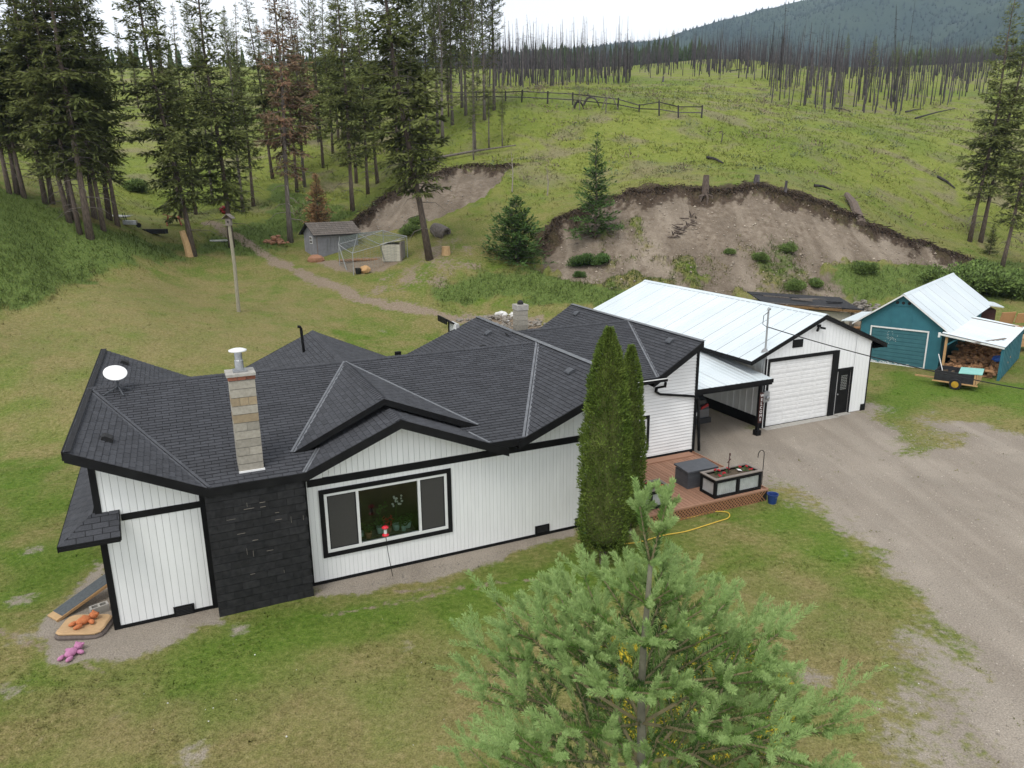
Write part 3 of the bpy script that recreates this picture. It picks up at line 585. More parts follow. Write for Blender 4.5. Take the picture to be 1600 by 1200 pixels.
# ------------------------------------------------------------------ far mountain and woods
def mount():
    n, m = 150, 40
    xs = np.linspace(-1500, 4200, n); V_ = []
    # ridge line measured as picture x,y at 2200 m
    rx = np.array([-3000, 300, 700, 960, 1010, 1080, 1150, 1220, 1300, 1400, 1600, 2000, 2600]); ry = np.array([150, 110, 92, 74, 66, 46, 27, 10, -4, -15, -30, -70, -120])
    RW = np.array([pd(x, y, 2300) for x, y in zip(rx, ry)])
    zr = np.interp(xs, RW[:, 0], RW[:, 2])
    for j in range(m):
        s = j/(m-1)
        for i in range(n):
            y = 900+1400*s; x = xs[i]*(.45+.55*s)
            z = -60+(zr[i]+60)*(s**.9)
            z += (fbm(np.array(x/260), np.array(y/260), 5)-.5)*300*math.sin(math.pi*min(s, .97))+(float(fbm(np.array(x/60), np.array(y/60), 8))-.5)*30*(1-.5*s)
            V_.append((x, y, z))
    V_ = np.array(V_); I = np.arange(n*m).reshape(m, n); F_ = np.stack([I[:-1, :-1], I[:-1, 1:], I[1:, 1:], I[1:, :-1]], -1).reshape(-1, 4)
    link('mountain', np_mesh('mountain', V_, F_, mtn_green, True), kind='structure')
    k = 42000; s = rng.random(k)**.7; fi = rng.uniform(0, n-1.01, k); i0 = fi.astype(int); a = fi-i0; fj = s*(m-1.01); j0 = fj.astype(int); b_ = fj-j0
    VV = V_.reshape(m, n, 3)
    P = (VV[j0, i0]*(1-a)[:, None]+VV[j0, i0+1]*a[:, None])*(1-b_)[:, None]+(VV[j0+1, i0]*(1-a)[:, None]+VV[j0+1, i0+1]*a[:, None])*b_[:, None]
    return P
def cones(P, h, r, k=5, tiers=1):
    Vs = []; Fs = []; n = len(P); off = 0
    for ti in range(tiers):
        z0 = h*(.08+.8*ti/tiers); z1 = h*(min(1, .08+.8*(ti+1)/tiers+.28)) if tiers > 1 else h
        rr = r*(1-ti/tiers*.8)
        ang = rng.uniform(0, 6.28, n)[:, None]+np.arange(k)[None]*2*math.pi/k
        jr = rng.uniform(.6, 1.25, (n, k))*rr[:, None]
        base = np.stack([P[:, None, 0]+np.cos(ang)*jr, P[:, None, 1]+np.sin(ang)*jr, P[:, None, 2]+z0[:, None]+rng.uniform(-.05, .05, (n, k))*h[:, None]], -1)
        tip = (P+np.stack([np.zeros(n), np.zeros(n), z1], -1))[:, None]
        Vs.append(np.concatenate([base, tip], 1).reshape(-1, 3))
        i = np.arange(n)[:, None]*(k+1)+off; kk = np.arange(k)
        Fs.append(np.stack([i+kk, i+(kk+1) % k, np.broadcast_to(i+k, (n, k))], -1).reshape(-1, 3)); off += n*(k+1)
    return np.vstack(Vs), np.vstack(Fs)
Pm_ = mount()
h = rng.uniform(6, 13, len(Pm_)); V1, F1 = cones(Pm_-np.array([0, 0, 2]), h, h*.27, 4)
link('mountain_forest', np_mesh('mountain_forest', V1, F1, mtn_green), kind='stuff')
# green wood on the crest behind the burn, and on the right shoulder
def wood(name, n, box, hh, m, tiers=4, keep=None):
    px0, px1, d0, d1 = box; px = rng.uniform(px0, px1, n); D = rng.uniform(d0, d1, n)
    X = np.array([pd(p, 110, d)[0] for p, d in zip(px, D)]); Y = D; Z = zat(X, Y)
    h = rng.uniform(*hh, n); Vv, Ff = cones(np.stack([X, Y, Z-.3], -1), h, h*rng.uniform(.12, .17, n), 7, tiers)
    link(name, np_mesh(name, Vv, Ff, m), kind='stuff')
wood('crest_forest', 420, (700, 1120, 340, 425), (6, 12), far_green, 6)
wood('shoulder_forest', 700, (1390, 1850, 375, 428), (4, 9), far_light, 6)
wood('left_crest_forest', 170, (-300, 560, 330, 420), (6, 13), far_green, 6)

# ------------------------------------------------------------------ the house
house = thing('house', 'white single-storey house with black trim, zigzag gables and dark shingle roof', 'house', P0, HROT)
X_, Y_, Z_ = Vector((1, 0, 0)), Vector((0, 1, 0)), Vector((0, 0, 1))
UL, UR, UC, ZR, VR, VF, VB, ZE = -.38, 13.62, 6.78, 4.66, 5.15, -.55, 10.85, 3.338
planesA = [
 [(UL, VF, ZR), (2.318, VF, ZE), (UL, VR, ZR)], [(UL, VR, ZR), (2.318, VB, ZE), (UL, VB, ZR)],
 [(2.318, VF, ZE), (4.49, VF, ZE), (5.01, .4, 3.558), (4.385, .4, 3.558), (UC, VR, ZR), (UL, VR, ZR)],
 [(9.353, VF, ZE), (10.4, VF, ZE), (UR, VR, ZR), (UC, VR, ZR), (9.4, .4, 3.558), (8.83, .4, 3.558)],
 [(10.4, VF, ZE), (UR, VF, ZR), (UR, VR, ZR)], [(UR, VR, ZR), (UR, VB, ZR), (10.4, VB, ZE)],
 [(UL, VR, ZR), (UC, VR, ZR), (3.89, VB, ZE), (2.318, VB, ZE)], [(UC, VR, ZR), (UR, VR, ZR), (10.4, VB, ZE), (9.67, VB, ZE)],
 [(UC, VR, ZR), (UC, VB, ZR), (3.89, VB, ZE)], [(UC, VR, ZR), (9.67, VB, ZE), (UC, VB, ZR)],
 [(4.385, .4, 3.558), (UC, .4, ZR), (UC, VR, ZR)], [(UC, .4, ZR), (9.4, .4, 3.558), (UC, VR, ZR)],
 [(4.49, VF, ZE), (6.92, VF-.06, 4.36), (6.92, 1.6, 4.36), (5.62, 1.6, 3.814)], [(6.92, VF-.06, 4.36), (9.353, VF, ZE), (8.20, 1.6, 3.822), (6.92, 1.6, 4.36)]]
WV0, WV1, WR, WUL, WUR, WE = 2.5, 12.0, 7.25, 12.28, 18.8, 3.558
planesB = [
 [(14.13, WV0, WE), (16.95, WV0, WE), (WUR, WR, ZR), (13.3, WR, ZR), (13.3, WV0+1.9, 4.0)],
 [(16.95, WV0, WE), (WUR, WV0, ZR), (WUR, WR, ZR)], [(WUR, WR, ZR), (WUR, WV1, ZR), (16.95, WV1, WE)],
 [(13.5, WR, ZR), (WUR, WR, ZR), (16.95, WV1, WE), (14.13, WV1, WE), (13.5, 10.9, 3.83)], [(WUL, 10.9, ZR), (13.5, 10.9, 3.93), (14.13, WV1, WE), (WUL, WV1, ZR)]]
skirt = [[(-.78, -.5, 2.52), (.42, -.5, 2.52), (.42, 0, 2.98), (-.1, 0, 2.98)], [(-.78, 7.5, 2.52), (-.78, -.5, 2.52), (-.1, 0, 2.98), (-.1, 7.5, 2.98)]]
roof_b = MB()
for P in planesA+planesB+skirt:
    vs = [Vector(p) for p in P]; N = (vs[1]-vs[0]).cross(vs[2]-vs[0]).normalized(); N = N if N.z > 0 else -N
    roof_b.prism([v-N*.004 for v in vs], -N*.06)
roof = roof_b.obj('roof', shingle_base, house)
# shingles: tabs clipped to each slope
tabs = []
def tabs_on(P, seed):
    rr = random.Random(seed); vs = [Vector(p) for p in P]; N = (vs[1]-vs[0]).cross(vs[2]-vs[0]).normalized()
    if N.z < 0: N = -N
    A = Z_.cross(N).normalized(); B = N.cross(A)
    O = min(vs, key=lambda p: p.z); po = [((p-O).dot(A), (p-O).dot(B)) for p in vs]
    W_, E_ = .335, .142; b0 = min(p[1] for p in po); a0 = min(p[0] for p in po); a1_ = max(p[0] for p in po); b1 = max(p[1] for p in po)
    for r_ in range(int((b1-b0)/E_)+2):
        sh = (r_ % 2)*W_/2+rr.uniform(-.02, .02)
        for c in range(-1, int((a1_-a0)/W_)+2):
            x0, x1, y0, y1 = a0+sh+c*W_+.008, a0+sh+(c+1)*W_-.008, b0+r_*E_+.006, b0+(r_+1)*E_
            q = clip_poly(po, [(x0, y0), (x1, y0), (x1, y1), (x0, y1)])
            if len(q) < 3 or area2(q) < 1e-3: continue
            lo = .016+rr.uniform(-.003, .005)
            base = [O+A*p[0]+B*p[1] for p in q]; top = [O+A*p[0]+B*p[1]+N*(lo-(lo-.002)*(p[1]-y0)/E_) for p in q]; n = len(q)
            tabs.append((sum(base, Vector())/n, N, base+top, [tuple(range(n, 2*n))]+[(i, (i+1) % n, (i+1) % n+n, i+n) for i in range(n)]))
for i, P in enumerate(planesA+planesB+skirt): tabs_on(P, i)
camL = Vector(HL(CAM))
def facing(tb):
    d = camL-tb[0]; return tb[1].dot(d.normalized())/d.length_squared
tabs.sort(key=facing, reverse=True)
big = [tb for tb in tabs if len(tb[2]) == 8][:300]; bs = set(map(id, big)); rest = MB()
for tb in tabs:
    if id(tb) in bs: MB().add(tb[2], tb[3]).obj('shingle', shingle1, roof)
    else: rest.add(tb[2], tb[3])
rest.obj('shingle_field', shingle, roof, kind='stuff')
# valley flashing, ridge caps
def flashing(p, q, w=.16, lift=.022, name='valley_flashing', m=flash, split=True):
    p, q = Vector(p), Vector(q); d = (q-p).normalized(); s = d.cross(Z_).normalized(); o = Vector((0, 0, lift)); b = MB()
    for k in ((-1, 1) if split else (0,)):
        c0 = s*k*w*.30; hw = w*.22 if split else w*.5
        b.prism([p+c0-s*hw+o, p+c0+s*hw+o, q+c0+s*hw+o, q+c0-s*hw+o], (0, 0, .012))
    b.obj(name, m, roof)
flashing((UL+.05, VR-.1, ZR-.02), (2.318, VF, ZE), m=flash_dark); flashing((UR-.04, VR-.1, ZR-.02), (10.4, VF, ZE)); flashing((WUR-.03, WR-.1, ZR-.02), (16.95, WV0, WE))
flashing((UC, VR-.1, ZR), (4.385, .4, 3.558), .13); flashing((UC, VR-.1, ZR), (9.4, .4, 3.558), .08, split=False); flashing((5.01, .4, 3.558), (4.49, VF, ZE), .10)
flashing((9.0, .1, 3.49), (9.353, VF, ZE), .07, split=False)
for (p, q) in (((UR, VF, ZR), (UR, VB, ZR)), ((WUR, WV0, ZR), (WUR, WV1, ZR))): flashing(p, q, .2, .014, 'ridge_cap', flash, False)
flashing((UL+.06, VF, ZR-.02), (UL+.06, VB, ZR-.02), .16, .016, 'ridge_cap', shingle_base, False)
def caps(p, q, slopes, name='ridge_shingle'):
    """bent ridge shingles along a crest; slopes = drop per metre each side"""
    p, q = Vector(p), Vector(q); d = (q-p); n = int(d.length/.15); d.normalize(); s = d.cross(Z_).normalized(); b = MB()
    for k in range(n):
        a = p+d*(k*.15); e = p+d*(k*.15+.145); l0 = .03; l1 = .018; w = .13
        vs = []
        for r_, li in ((a, l1), (e, l0)):
            vs += [r_-s*w+Z_*(li-w*slopes[0]), r_+Z_*(li+.006), r_+s*w+Z_*(li-w*slopes[1])]
        vs += [v_-Z_*.014 for v_ in vs[3:]]
        b.add(vs, [(0, 1, 4, 3), (1, 2, 5, 4), (3, 4, 7, 6), (4, 5, 8, 7)])
    b.obj(name, shingle, roof, kind='stuff')
caps((UC, VR, ZR), (UC, .4, ZR), (.46, .42)); caps((6.92, .45, 4.36), (6.92, VF-.06, 4.36), (.42, .42)); caps((UC, VR, ZR), (UC, VB, ZR), (.46, .42))
caps((UL+.1, VR, ZR-.01), (UC, VR, ZR), (.232, .232)); caps((UC, VR, ZR), (UR-.1, VR, ZR), (.232, .232)); caps((14.2, WR, ZR), (WUR-.1, WR, ZR), (.232, .232))
# fascia boards
def fascia(p, q, h=.2, t=.035, top=0.012):
    p, q = Vector(p), Vector(q); d = (q-p); d.z = 0; s = d.normalized().cross(Z_); o = -s*0
    b = MB(); a = [p+Z_*top, q+Z_*top, q+Z_*(top-h), p+Z_*(top-h)]; b.prism(a, s*t); b.obj('fascia', black, roof)
fascia((UL, VF, ZR), (2.33, VF, ZE), .23); fascia((2.33, VF, ZE), (4.49, VF, ZE), .2); fascia((4.49, VF-.0, ZE), (6.92, VF-.06, 4.36), .23, .04); fascia((6.92, VF-.06, 4.36), (9.9, VF, 3.108), .23, .04)
fascia((9.353, VF, ZE), (10.42, VF, ZE), .2, .03); fascia((10.2, VF, ZE-.07), (UR, VF, ZR), .23, .045)
fascia((4.385, .4, 3.558), (UC, .4, ZR), .17, .03); fascia((UC, .4, ZR), (9.4, .4, 3.558), .17, .03)
fascia((WUR, WV0, ZR), (WUR, WV1, ZR), .23); fascia((16.75, WV0, WE-.1), (WUR, WV0, ZR), .23, .045); fascia((UR, VF, ZR), (UR, VB, ZR), .2)
fascia((WUL, WV1, ZR), (WUL, 10.88, ZR), .24); fascia((UL, VB, ZR), (UL, VF, ZR), .2)
fascia((UC, VB, ZR), (3.89, VB, ZE)); fascia((9.67, VB, ZE), (UC, VB, ZR)); fascia((-.78, -.5, 2.52), (.42, -.5, 2.52), .1, .025); fascia((-.78, -.5, 2.48), (.42, -.5, 2.48), .06, .04, 0)
fascia((-.78, 7.5, 2.52), (-.78, -.5, 2.52), .14, .025); fascia((.42, -.5, 2.52), (.42, 0, 2.98), .1, .02)
# soffits
sf = MB()
sf.prism([(UL, VF, ZR-.21), (2.33, VF, ZE-.19), (2.33, 0, ZE-.19), (UL, 0, ZR-.21)], (0, 0, .03)); sf.prism([(4.49, VF, ZE-.19), (6.92, VF-.06, 4.36-.2), (6.92, 0, 4.36-.2), (4.49, 0, ZE-.19)], (0, 0, .03))
sf.prism([(6.92, VF-.06, 4.16), (9.9, VF, 2.91), (9.9, 0, 2.91), (6.92, 0, 4.16)], (0, 0, .03)); sf.prism([(10.2, VF, ZE-.27), (UR, VF, ZR-.21), (UR, 0, ZR-.21), (10.2, 0, ZE-.27)], (0, 0, .03))
sf.prism([(16.75, WV0, WE-.3), (WUR, WV0, ZR-.21), (WUR, 3, ZR-.21), (16.75, 3, WE-.3)], (0, 0, .03)); sf.prism([(13.4, WV0, WE-.19), (16.95, WV0, WE-.19), (16.95, 3, WE-.19), (13.4, 3, WE-.19)], (0, 0, .03))
sf.obj('soffit', black, roof)
# walls: sheathing with the window opening left free, then every board
win = (4.98, 8.28, .85, 2.49)     # clear opening u0,u1,z0,z1
leftP = [[(0, .02), (2.2, .02), (2.2, 3.18), (0, 4.24)]]
mainP = [[(4.5, .02), (win[0], .02), (win[0], 3.33), (4.5, 3.1)], [(win[1], .02), (13.2, .02), (13.2, 2.83), (win[1], 2.83)], [(win[0], .02), (win[1], .02), (win[1], win[2]), (win[0], win[2])], [(win[0], win[3]), (win[1], win[3]), (win[1], 2.83), (win[0], 2.83)]]
upP = [[(4.62, 2.95), (9.45, 2.95), (6.92, 4.10)], [(10.7, 2.95), (13.2, 2.95), (13.2, 4.28), (10.9, 3.36)]]
core = wallprism([[(0, 0), (4.5, 0), (4.5, 3.18), (2.2, 3.18), (0, 4.24)]]+[[(p[0], max(p[1], 0.0)) for p in P] for P in mainP]+[[(win[0], 2.83), (9.6, 2.83), (6.92, 4.1)], [(10.3, 2.83), (13.2, 2.83), (13.2, 4.28), (10.9, 3.4)], [(9.4, 2.83), (10.9, 2.83), (10.9, 3.1), (9.4, 3.0)]], (0, 0, 0), X_, Z_, .16)
core.box(0, .16, .16, 10.4, 0, 4.2); core.box(13.04, 13.2, .16, 10.4, 0, 4.2); core.box(0, 13.2, 10.4, 10.5, 0, 3.1)
wall = core.obj('wall', wall_core, house)
board_objs('siding_board', wall, white, leftP, (0, 0, 0), X_, Z_, .155, .008, .016, off=.03)
board_objs('siding_board', wall, white, mainP, (0, 0, 0), X_, Z_, .112, .005, .012, off=.02)
board_objs('siding_board', wall, white, upP, (0, -.012, 0), X_, Z_, .15, .008, .014, off=.05)
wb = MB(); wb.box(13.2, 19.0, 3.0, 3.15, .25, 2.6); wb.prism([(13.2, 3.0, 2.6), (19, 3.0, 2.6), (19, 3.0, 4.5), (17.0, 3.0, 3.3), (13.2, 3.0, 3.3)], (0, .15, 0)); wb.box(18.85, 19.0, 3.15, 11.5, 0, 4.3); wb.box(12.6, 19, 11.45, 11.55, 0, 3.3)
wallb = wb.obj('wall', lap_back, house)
wbw = (15.9, 16.9, .85, 1.98)
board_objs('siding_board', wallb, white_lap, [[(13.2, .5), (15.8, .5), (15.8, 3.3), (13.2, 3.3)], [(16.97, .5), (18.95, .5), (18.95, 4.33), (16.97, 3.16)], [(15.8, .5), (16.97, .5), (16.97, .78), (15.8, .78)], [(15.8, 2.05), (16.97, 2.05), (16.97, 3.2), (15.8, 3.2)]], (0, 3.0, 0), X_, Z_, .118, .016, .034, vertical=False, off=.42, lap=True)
wl = MB(); wl.box(12.6, 12.75, 10.7, 11.5, 0, 4.45); wallc = wl.obj('wall', wall_core, house)
board_objs('siding_board', wallc, white, [[(-11.5, .1), (-10.7, .1), (-10.7, 4.42), (-11.5, 4.42)]], (12.6, 0, 0), -Y_, Z_, .155, .012, .02)
MB().box(12.55, 12.66, 11.44, 11.56, 0, 4.42).obj('corner_board', black, house)
# black trim
def trim(u0, u1, v, z0, z1, t=.035, name='trim_board'): return MB().box(u0, u1, v-t, v+.02, z0, z1).obj(name, black, house)
trim(.45, 2.14, 0, 2.70, 2.86); trim(4.6, 13.2, 0, 2.74, 2.93); trim(-.05, .09, 0, 0, 4.15, .04, 'corner_board'); trim(2.11, 2.24, 0, 0, 3.16, .045, 'corner_board'); trim(4.49, 4.575, 0, 0, 3.12, .04, 'corner_board')
trim(.09, 2.11, 0, 0, .085); trim(4.575, 13.16, 0, -.02, .085, .03); trim(18.93, 19.04, 3.0, .3, 4.3, .05, 'corner_board'); trim(13.2, 18.93, 3.0, .38, .5, .04); trim(13.14, 13.24, 0, 0, 4.2, .04, 'corner_board')
for (u0, u1, z0, z1) in ((1.24, 1.70, 0.0, .26), (10.96, 11.42, .09, .34)):
    vg = MB().box(u0, u1, -.05, -.02, z0, z1).obj('foundation_vent', black, house)
    s_ = MB()
    for k in range(5): s_.cbox(((u0+u1)/2, -.055, z0+.05+k*(z1-z0-.1)/4), (u1-u0-.1, .012, .014), (.5, 0, 0))
    s_.obj('louvre', rubber, vg)
# picture window
wd = MB(); a, b_, c, d_ = win
for (u0, u1, z0, z1) in ((a-.12, b_+.12, d_, d_+.12), (a-.12, b_+.12, c-.12, c), (a-.12, a, c, d_), (b_, b_+.12, c, d_)): wd.box(u0, u1, -.05, .01, z0, z1)
wnd = wd.obj('window', black, house)
fr = MB(); m1, m2 = 5.83, 7.49
for (u0, u1, z0, z1) in ((a, b_, d_-.07, d_), (a, b_, c, c+.08), (a, a+.075, c+.08, d_-.07), (b_-.075, b_, c+.08, d_-.07), (m1-.035, m1+.035, c+.08, d_-.07), (m2-.035, m2+.035, c+.08, d_-.07)): fr.box(u0, u1, -.035, .06, z0, z1)
fr.obj('frame', winwhite, wnd)
MB().box(m1+.035, m2-.035, .012, .018, c+.08, d_-.07).obj('pane', pane, wnd)
for u0, u1 in ((a+.075, m1-.035), (m2+.035, b_-.075)):
    MB().box(u0+.03, u1-.03, -.004, .002, c+.11, d_-.1).obj('screen', screen, wnd)
    q = MB(); q.box(u0, u1, -.012, .0, c+.08, c+.11).box(u0, u1, -.012, .0, d_-.1, d_-.07).box(u0, u0+.03, -.012, .0, c+.11, d_-.1).box(u1-.03, u1, -.012, .0, c+.11, d_-.1); q.obj('screen_frame', rubber, wnd)
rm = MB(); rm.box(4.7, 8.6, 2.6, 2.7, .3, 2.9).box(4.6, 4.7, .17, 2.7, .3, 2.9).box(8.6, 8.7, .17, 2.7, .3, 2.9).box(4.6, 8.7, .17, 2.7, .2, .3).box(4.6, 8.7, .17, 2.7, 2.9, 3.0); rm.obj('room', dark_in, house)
# window of the wing
w2 = MB(); 
for (u0, u1, z0, z1) in ((15.8, 16.97, 1.97, 2.07), (15.8, 16.97, .77, .87), (15.8, 15.9, .87, 1.97), (16.87, 16.97, .87, 1.97)): w2.box(u0, u1, 2.93, 3.0, z0, z1)
w2o = w2.obj('window', black, house); q = MB()
for (u0, u1, z0, z1) in ((15.9, 16.87, 1.9, 1.97), (15.9, 16.87, .87, .94), (15.9, 15.97, .94, 1.9), (16.8, 16.87, .94, 1.9)): q.box(u0, u1, 2.95, 2.995, z0, z1)
q.obj('frame', winwhite, w2o); MB().box(15.97, 16.8, 2.972, 2.98, .94, 1.9).obj('pane', carglass, w2o)
# black block base under the chimney
bb = MB().box(2.24, 4.46, -.5, -.0, 0, 3.13).obj('block_base', mortar_black, house)
for r_ in range(16):
    z0 = r_*.198; off = -.2 if r_ % 2 else 0
    for k in range(8):
        u0 = 2.225+off+k*.4; u1 = min(u0+.39, 4.475); u0 = max(u0, 2.225)
        if u1-u0 < .05: continue
        pr = random.uniform(.512, .526); MB().box(u0+.003, u1, -pr, -.3, z0+.004, z0+.189).obj('block', blackblock, bb)
chips = MB()
for px, py in ((386,789),(389,795),(411,792),(410,785),(377,834),(433,801),(435,812),(455,812),(474,809),(361,812),(386,862),(396,865),(422,860),(444,893),(395,897),(399,844)):
    p = hvp(px, py, -.529); w_ = random.uniform(.05, .12); 
    if random.random() < .6: chips.box(p[0]-w_, p[0]+w_, -.531, -.515, p[2]-.004, p[2]+.004)
    else: chips.box(p[0]-.004, p[0]+.004, -.531, -.515, p[2]-w_*.7, p[2]+w_*.7)
chips.obj('bare_mortar', rock, bb)
# chimney shaft
ch = MB().box(3.075, 3.60, -.07, .38, 3.3, 5.78).obj('chimney', concrete, house)
zc = 3.44
for r_ in range(11):
    m_ = cblock2 if r_ in (6, 8) else cblock; k = 3 if r_ == 8 else (2 if r_ in (2, 5) else 1)
    pass
    for j in range(k):
        u0 = 3.05+.575*j/k; MB().box(u0+.004, u0+.575/k-.004, -.1, .4, zc, zc+.19).obj('chimney_block', m_, ch)
    zc += .205
for j in range(3): MB().box(3.03+.205*j, 3.03+.205*(j+1)-.01, -.12, .42, zc+.005, zc+.09).obj('brick', redbrick, ch)
cpn = MB().box(3.0, 3.65, -.15, .45, zc+.095, zc+.16).obj('chimney_crown', concrete, ch)
MB().box(3.05, 3.64, -.15, -.085, 3.36, 3.47).obj('apron_flashing', whitepaint, ch)
fl = MB().box(3.17, 3.48, -.0, .3, zc+.16, zc+.2); fl.lathe([(.1, 0), (.1, .22), (.085, .24), (.085, .42)], (3.325, .15, zc+.2), 16); fl.obj('flue_pipe', steel, ch, smooth=False)
cpv = MB().lathe([(.02, .0), (.2, .02), (.205, .05), (.12, .08), (.0, .09)], (3.325, .15, zc+.62), 20); cpv.obj('rain_cap', whitepaint, ch, smooth=True)
# second chimney at the back
c2 = MB().box(14.07, 14.47, 7.75, 8.15, 4.0, 5.32).obj('chimney', concrete, house)
for r_ in range(5): MB().box(14.05, 14.49, 7.73, 8.17, 4.35+r_*.2, 4.54+r_*.2).obj('chimney_block', cblock, c2)
MB().box(14.03, 14.51, 7.71, 8.19, 5.35, 5.55).obj('chimney_crown', concrete, c2); MB().lathe([(.12, 0), (.12, .1), (.05, .16)], (14.27, 7.95, 5.55), 10).obj('flue_pipe', rubber, c2)
# roof vents and pipes
for (u, v, z, along) in ((.28, 1.05, 4.34, 1), (.29, 9.65, 4.33, 1), (13.0, 1.6, 4.4, -1), (13.06, 8.26, 4.43, -1), (18.4, 10.76, 4.41, -1), (18.43, 3.88, 4.43, -1)):
    s_ = .49 if along > 0 else (.41 if u < 14 else .6); M = Matrix.Translation((u, v, z-.02)) @ Euler((0, math.atan(s_)*along, 0)).to_matrix().to_4x4()
    vb = MB(); vb.box(-.14, .16, -.2, .2, 0, .02, M)
    prof = [(-.11, .02), (-.11, .11), (-.05, .135), (.10, .12), (.14, .09), (.14, .06), (.10, .05), (.10, .02)]
    vb.prism([M @ Vector((x*(-1 if along < 0 else 1), -.15, z_)) for x, z_ in prof], M.to_3x3() @ Vector((0, .3, 0))); vb.obj('roof_vent', rubber if along > 0 else greyplastic, house)
MB().tube([(6.08, 8.66, 4.2), (6.04, 8.66, 5.2), (6.0, 8.66, 5.26), (5.93, 8.66, 5.27)], .05, 10).obj('vent_pipe', black, house)
for px, py, v in ((755, 541, 5.3), (622, 556, 6.5), (930, 505, 7.4)):
    p = hvp(px, py, v); MB().box(p[0]-.1, p[0]+.1, p[1]-.06, p[1]+.06, 4.5, p[2]+.03).obj('roof_vent', black, house)
# gutter and downspout on the wing
gt = MB(); gt.prism([(14.0, 2.36, WE-.13), (14.0, 2.36, WE-.01), (14.0, 2.49, WE-.01), (14.0, 2.49, WE-.10)], (3.25, 0, 0)); gto = gt.obj('gutter', black, house)
MB().box(14.0, 17.26, 2.345, 2.36, WE-.03, WE+.0).obj('gutter_lip', whitepaint, gto)
pt = [hvp(1040, 598, 2.45), hvp(1039, 603.5, 2.6), hvp(1026, 606, 2.9), hvp(1025, 612, 2.92), hvp(1031, 616, 2.92), hvp(1084, 619, 2.9), hvp(1091, 623, 2.9), hvp(1092, 703, 2.9)]
ds = MB()
for p, q in zip(pt, pt[1:]): ds.bar(p, Vector(q)+(Vector(q)-Vector(p)).normalized()*.03, .085, .07)
ds.obj('downspout', black, house)
fa = MB().tube([(12.38, -.03, .22), (12.38, -.12, .2), (12.40, -.14, .1)], .03, 8); fa.box(12.3, 12.46, -.05, -.02, .1, .32); fa.obj('hose_faucet', black, house)

# ------------------------------------------------------------------ garage
GZ = HW(24.0, 4.82)
gar = thing('garage', 'long white garage with pale metal roof, white overhead door and black side door', 'garage', GZ, HROT)
gw = 6.05; gc_ = 2.98; ga = 4.62; gs = .408
def gz_(u): return ga-.16-gs*abs(u-gc_)
gm_ = wallprism([[(0, 0), (.2, 0), (.2, gz_(.2)), (0, gz_(0))], [(.2, 2.84), (3.78, 2.84), (3.78, gz_(3.78)), (gc_, ga-.16), (.2, gz_(.2))], [(3.78, 0), (4.2, 0), (4.2, gz_(4.2)), (3.78, gz_(3.78))], [(4.2, 2.0), (4.98, 2.0), (4.98, gz_(4.98)), (4.2, gz_(4.2))], [(4.98, 0), (gw, 0), (gw, gz_(gw)), (4.98, gz_(4.98))]], (0, 0, 0), X_, Z_, .15)
gm_.box(0, .12, .15, 12.9, 0, 3.1).box(gw-.12, gw, .15, 12.9, 0, 3.1); gm_.prism([(0, 12.9, 0), (gw, 12.9, 0), (gw, 12.9, gz_(gw)), (gc_, 12.9, ga-.16), (0, 12.9, gz_(0))], (0, .1, 0)); gm_.box(.15, gw-.15, 1.2, 1.3, 0, 3.0)
gwall = gm_.obj('wall', wall_core, gar)
board_objs('siding_board', gwall, white, [[(0, .0), (.12, 0), (.12, gz_(.12)), (0, gz_(0))], [(.12, 3.0), (3.98, 3.0), (3.98, gz_(3.98)), (gc_, ga-.17), (.12, gz_(.12))], [(3.98, 2.14), (5.1, 2.14), (5.1, gz_(5.1)), (3.98, gz_(3.98))], [(5.06, .02), (gw, .02), (gw, gz_(gw)), (5.06, gz_(5.06))]], (0, 0, 0), X_, Z_, .2, .01, .02)
for k in range(33):                       # ribbed sheets of the side wall under the carport
    v0 = .05+k*.39; b = MB(); b.prism([(0, v0, .45), (-.012, v0, .45), (-.012, v0+.13, .45), (-.035, v0+.16, .45), (-.035, v0+.2, .45), (-.012, v0+.23, .45), (-.012, v0+.385, .45), (0, v0+.385, .45)], (0, 0, 2.6)); b.obj('wall_sheet', metalwall, gwall)
MB().box(-.03, 0, 0, 12.9, 0, .44).obj('base_board', black, gar)
def gtrim(u0, u1, z0, z1, t=.04, n='trim_board'): MB().box(u0, u1, -t, .02, z0, z1).obj(n, black, gar)
gtrim(.08, 3.78, 2.84, 2.98); gtrim(.08, .2, 0, 2.84); gtrim(3.78, 4.12, 0, 2.98); gtrim(4.12, 5.06, 2.0, 2.12); gtrim(4.98, 5.06, 0, 2.0); gtrim(gw-.04, gw+.03, 0, 3.1, .03, 'corner_board'); gtrim(gw-.28, gw+.0, 0, .3, .05); gtrim(-.03, .03, 0, 3.0, .03, 'corner_board'); gtrim(1.34, 1.9, 3.34, 3.68, .05, 'gable_vent')
gd = MB().box(.2, 3.78, .06, .1, .03, 2.84).obj('overhead_door', whitepaint, gar)
for s_ in range(5):
    z0 = .03+s_*.562; MB().box(.2, 3.78, .035, .06, z0+.006, z0+.556).obj('door_section', whitepaint, gd)
    for r_ in range(3):
        for k in range(4):
            u0 = .32+k*.87; MB().box(u0, u0+.75, .024, .036, z0+.06+r_*.165, z0+.16+r_*.165).obj('raised_panel', whitepaint, gd)
MB().box(.2, 3.78, .02, .06, 0, .03).obj('door_seal', rubber, gd)
md = MB().box(4.2, 4.98, .03, .08, .02, 2.0).obj('side_door', black, gar); MB().box(4.42, 4.80, .015, .028, 1.1, 1.8).obj('door_pane', carglass, md)
lc_ = MB()
for i in range(9):
    for j in range(6): lc_.cbox((4.45+j*.062, .012, 1.16+i*.075), (.02, .006, .05), (0, .6 if (i+j) % 2 else -.6, 0))
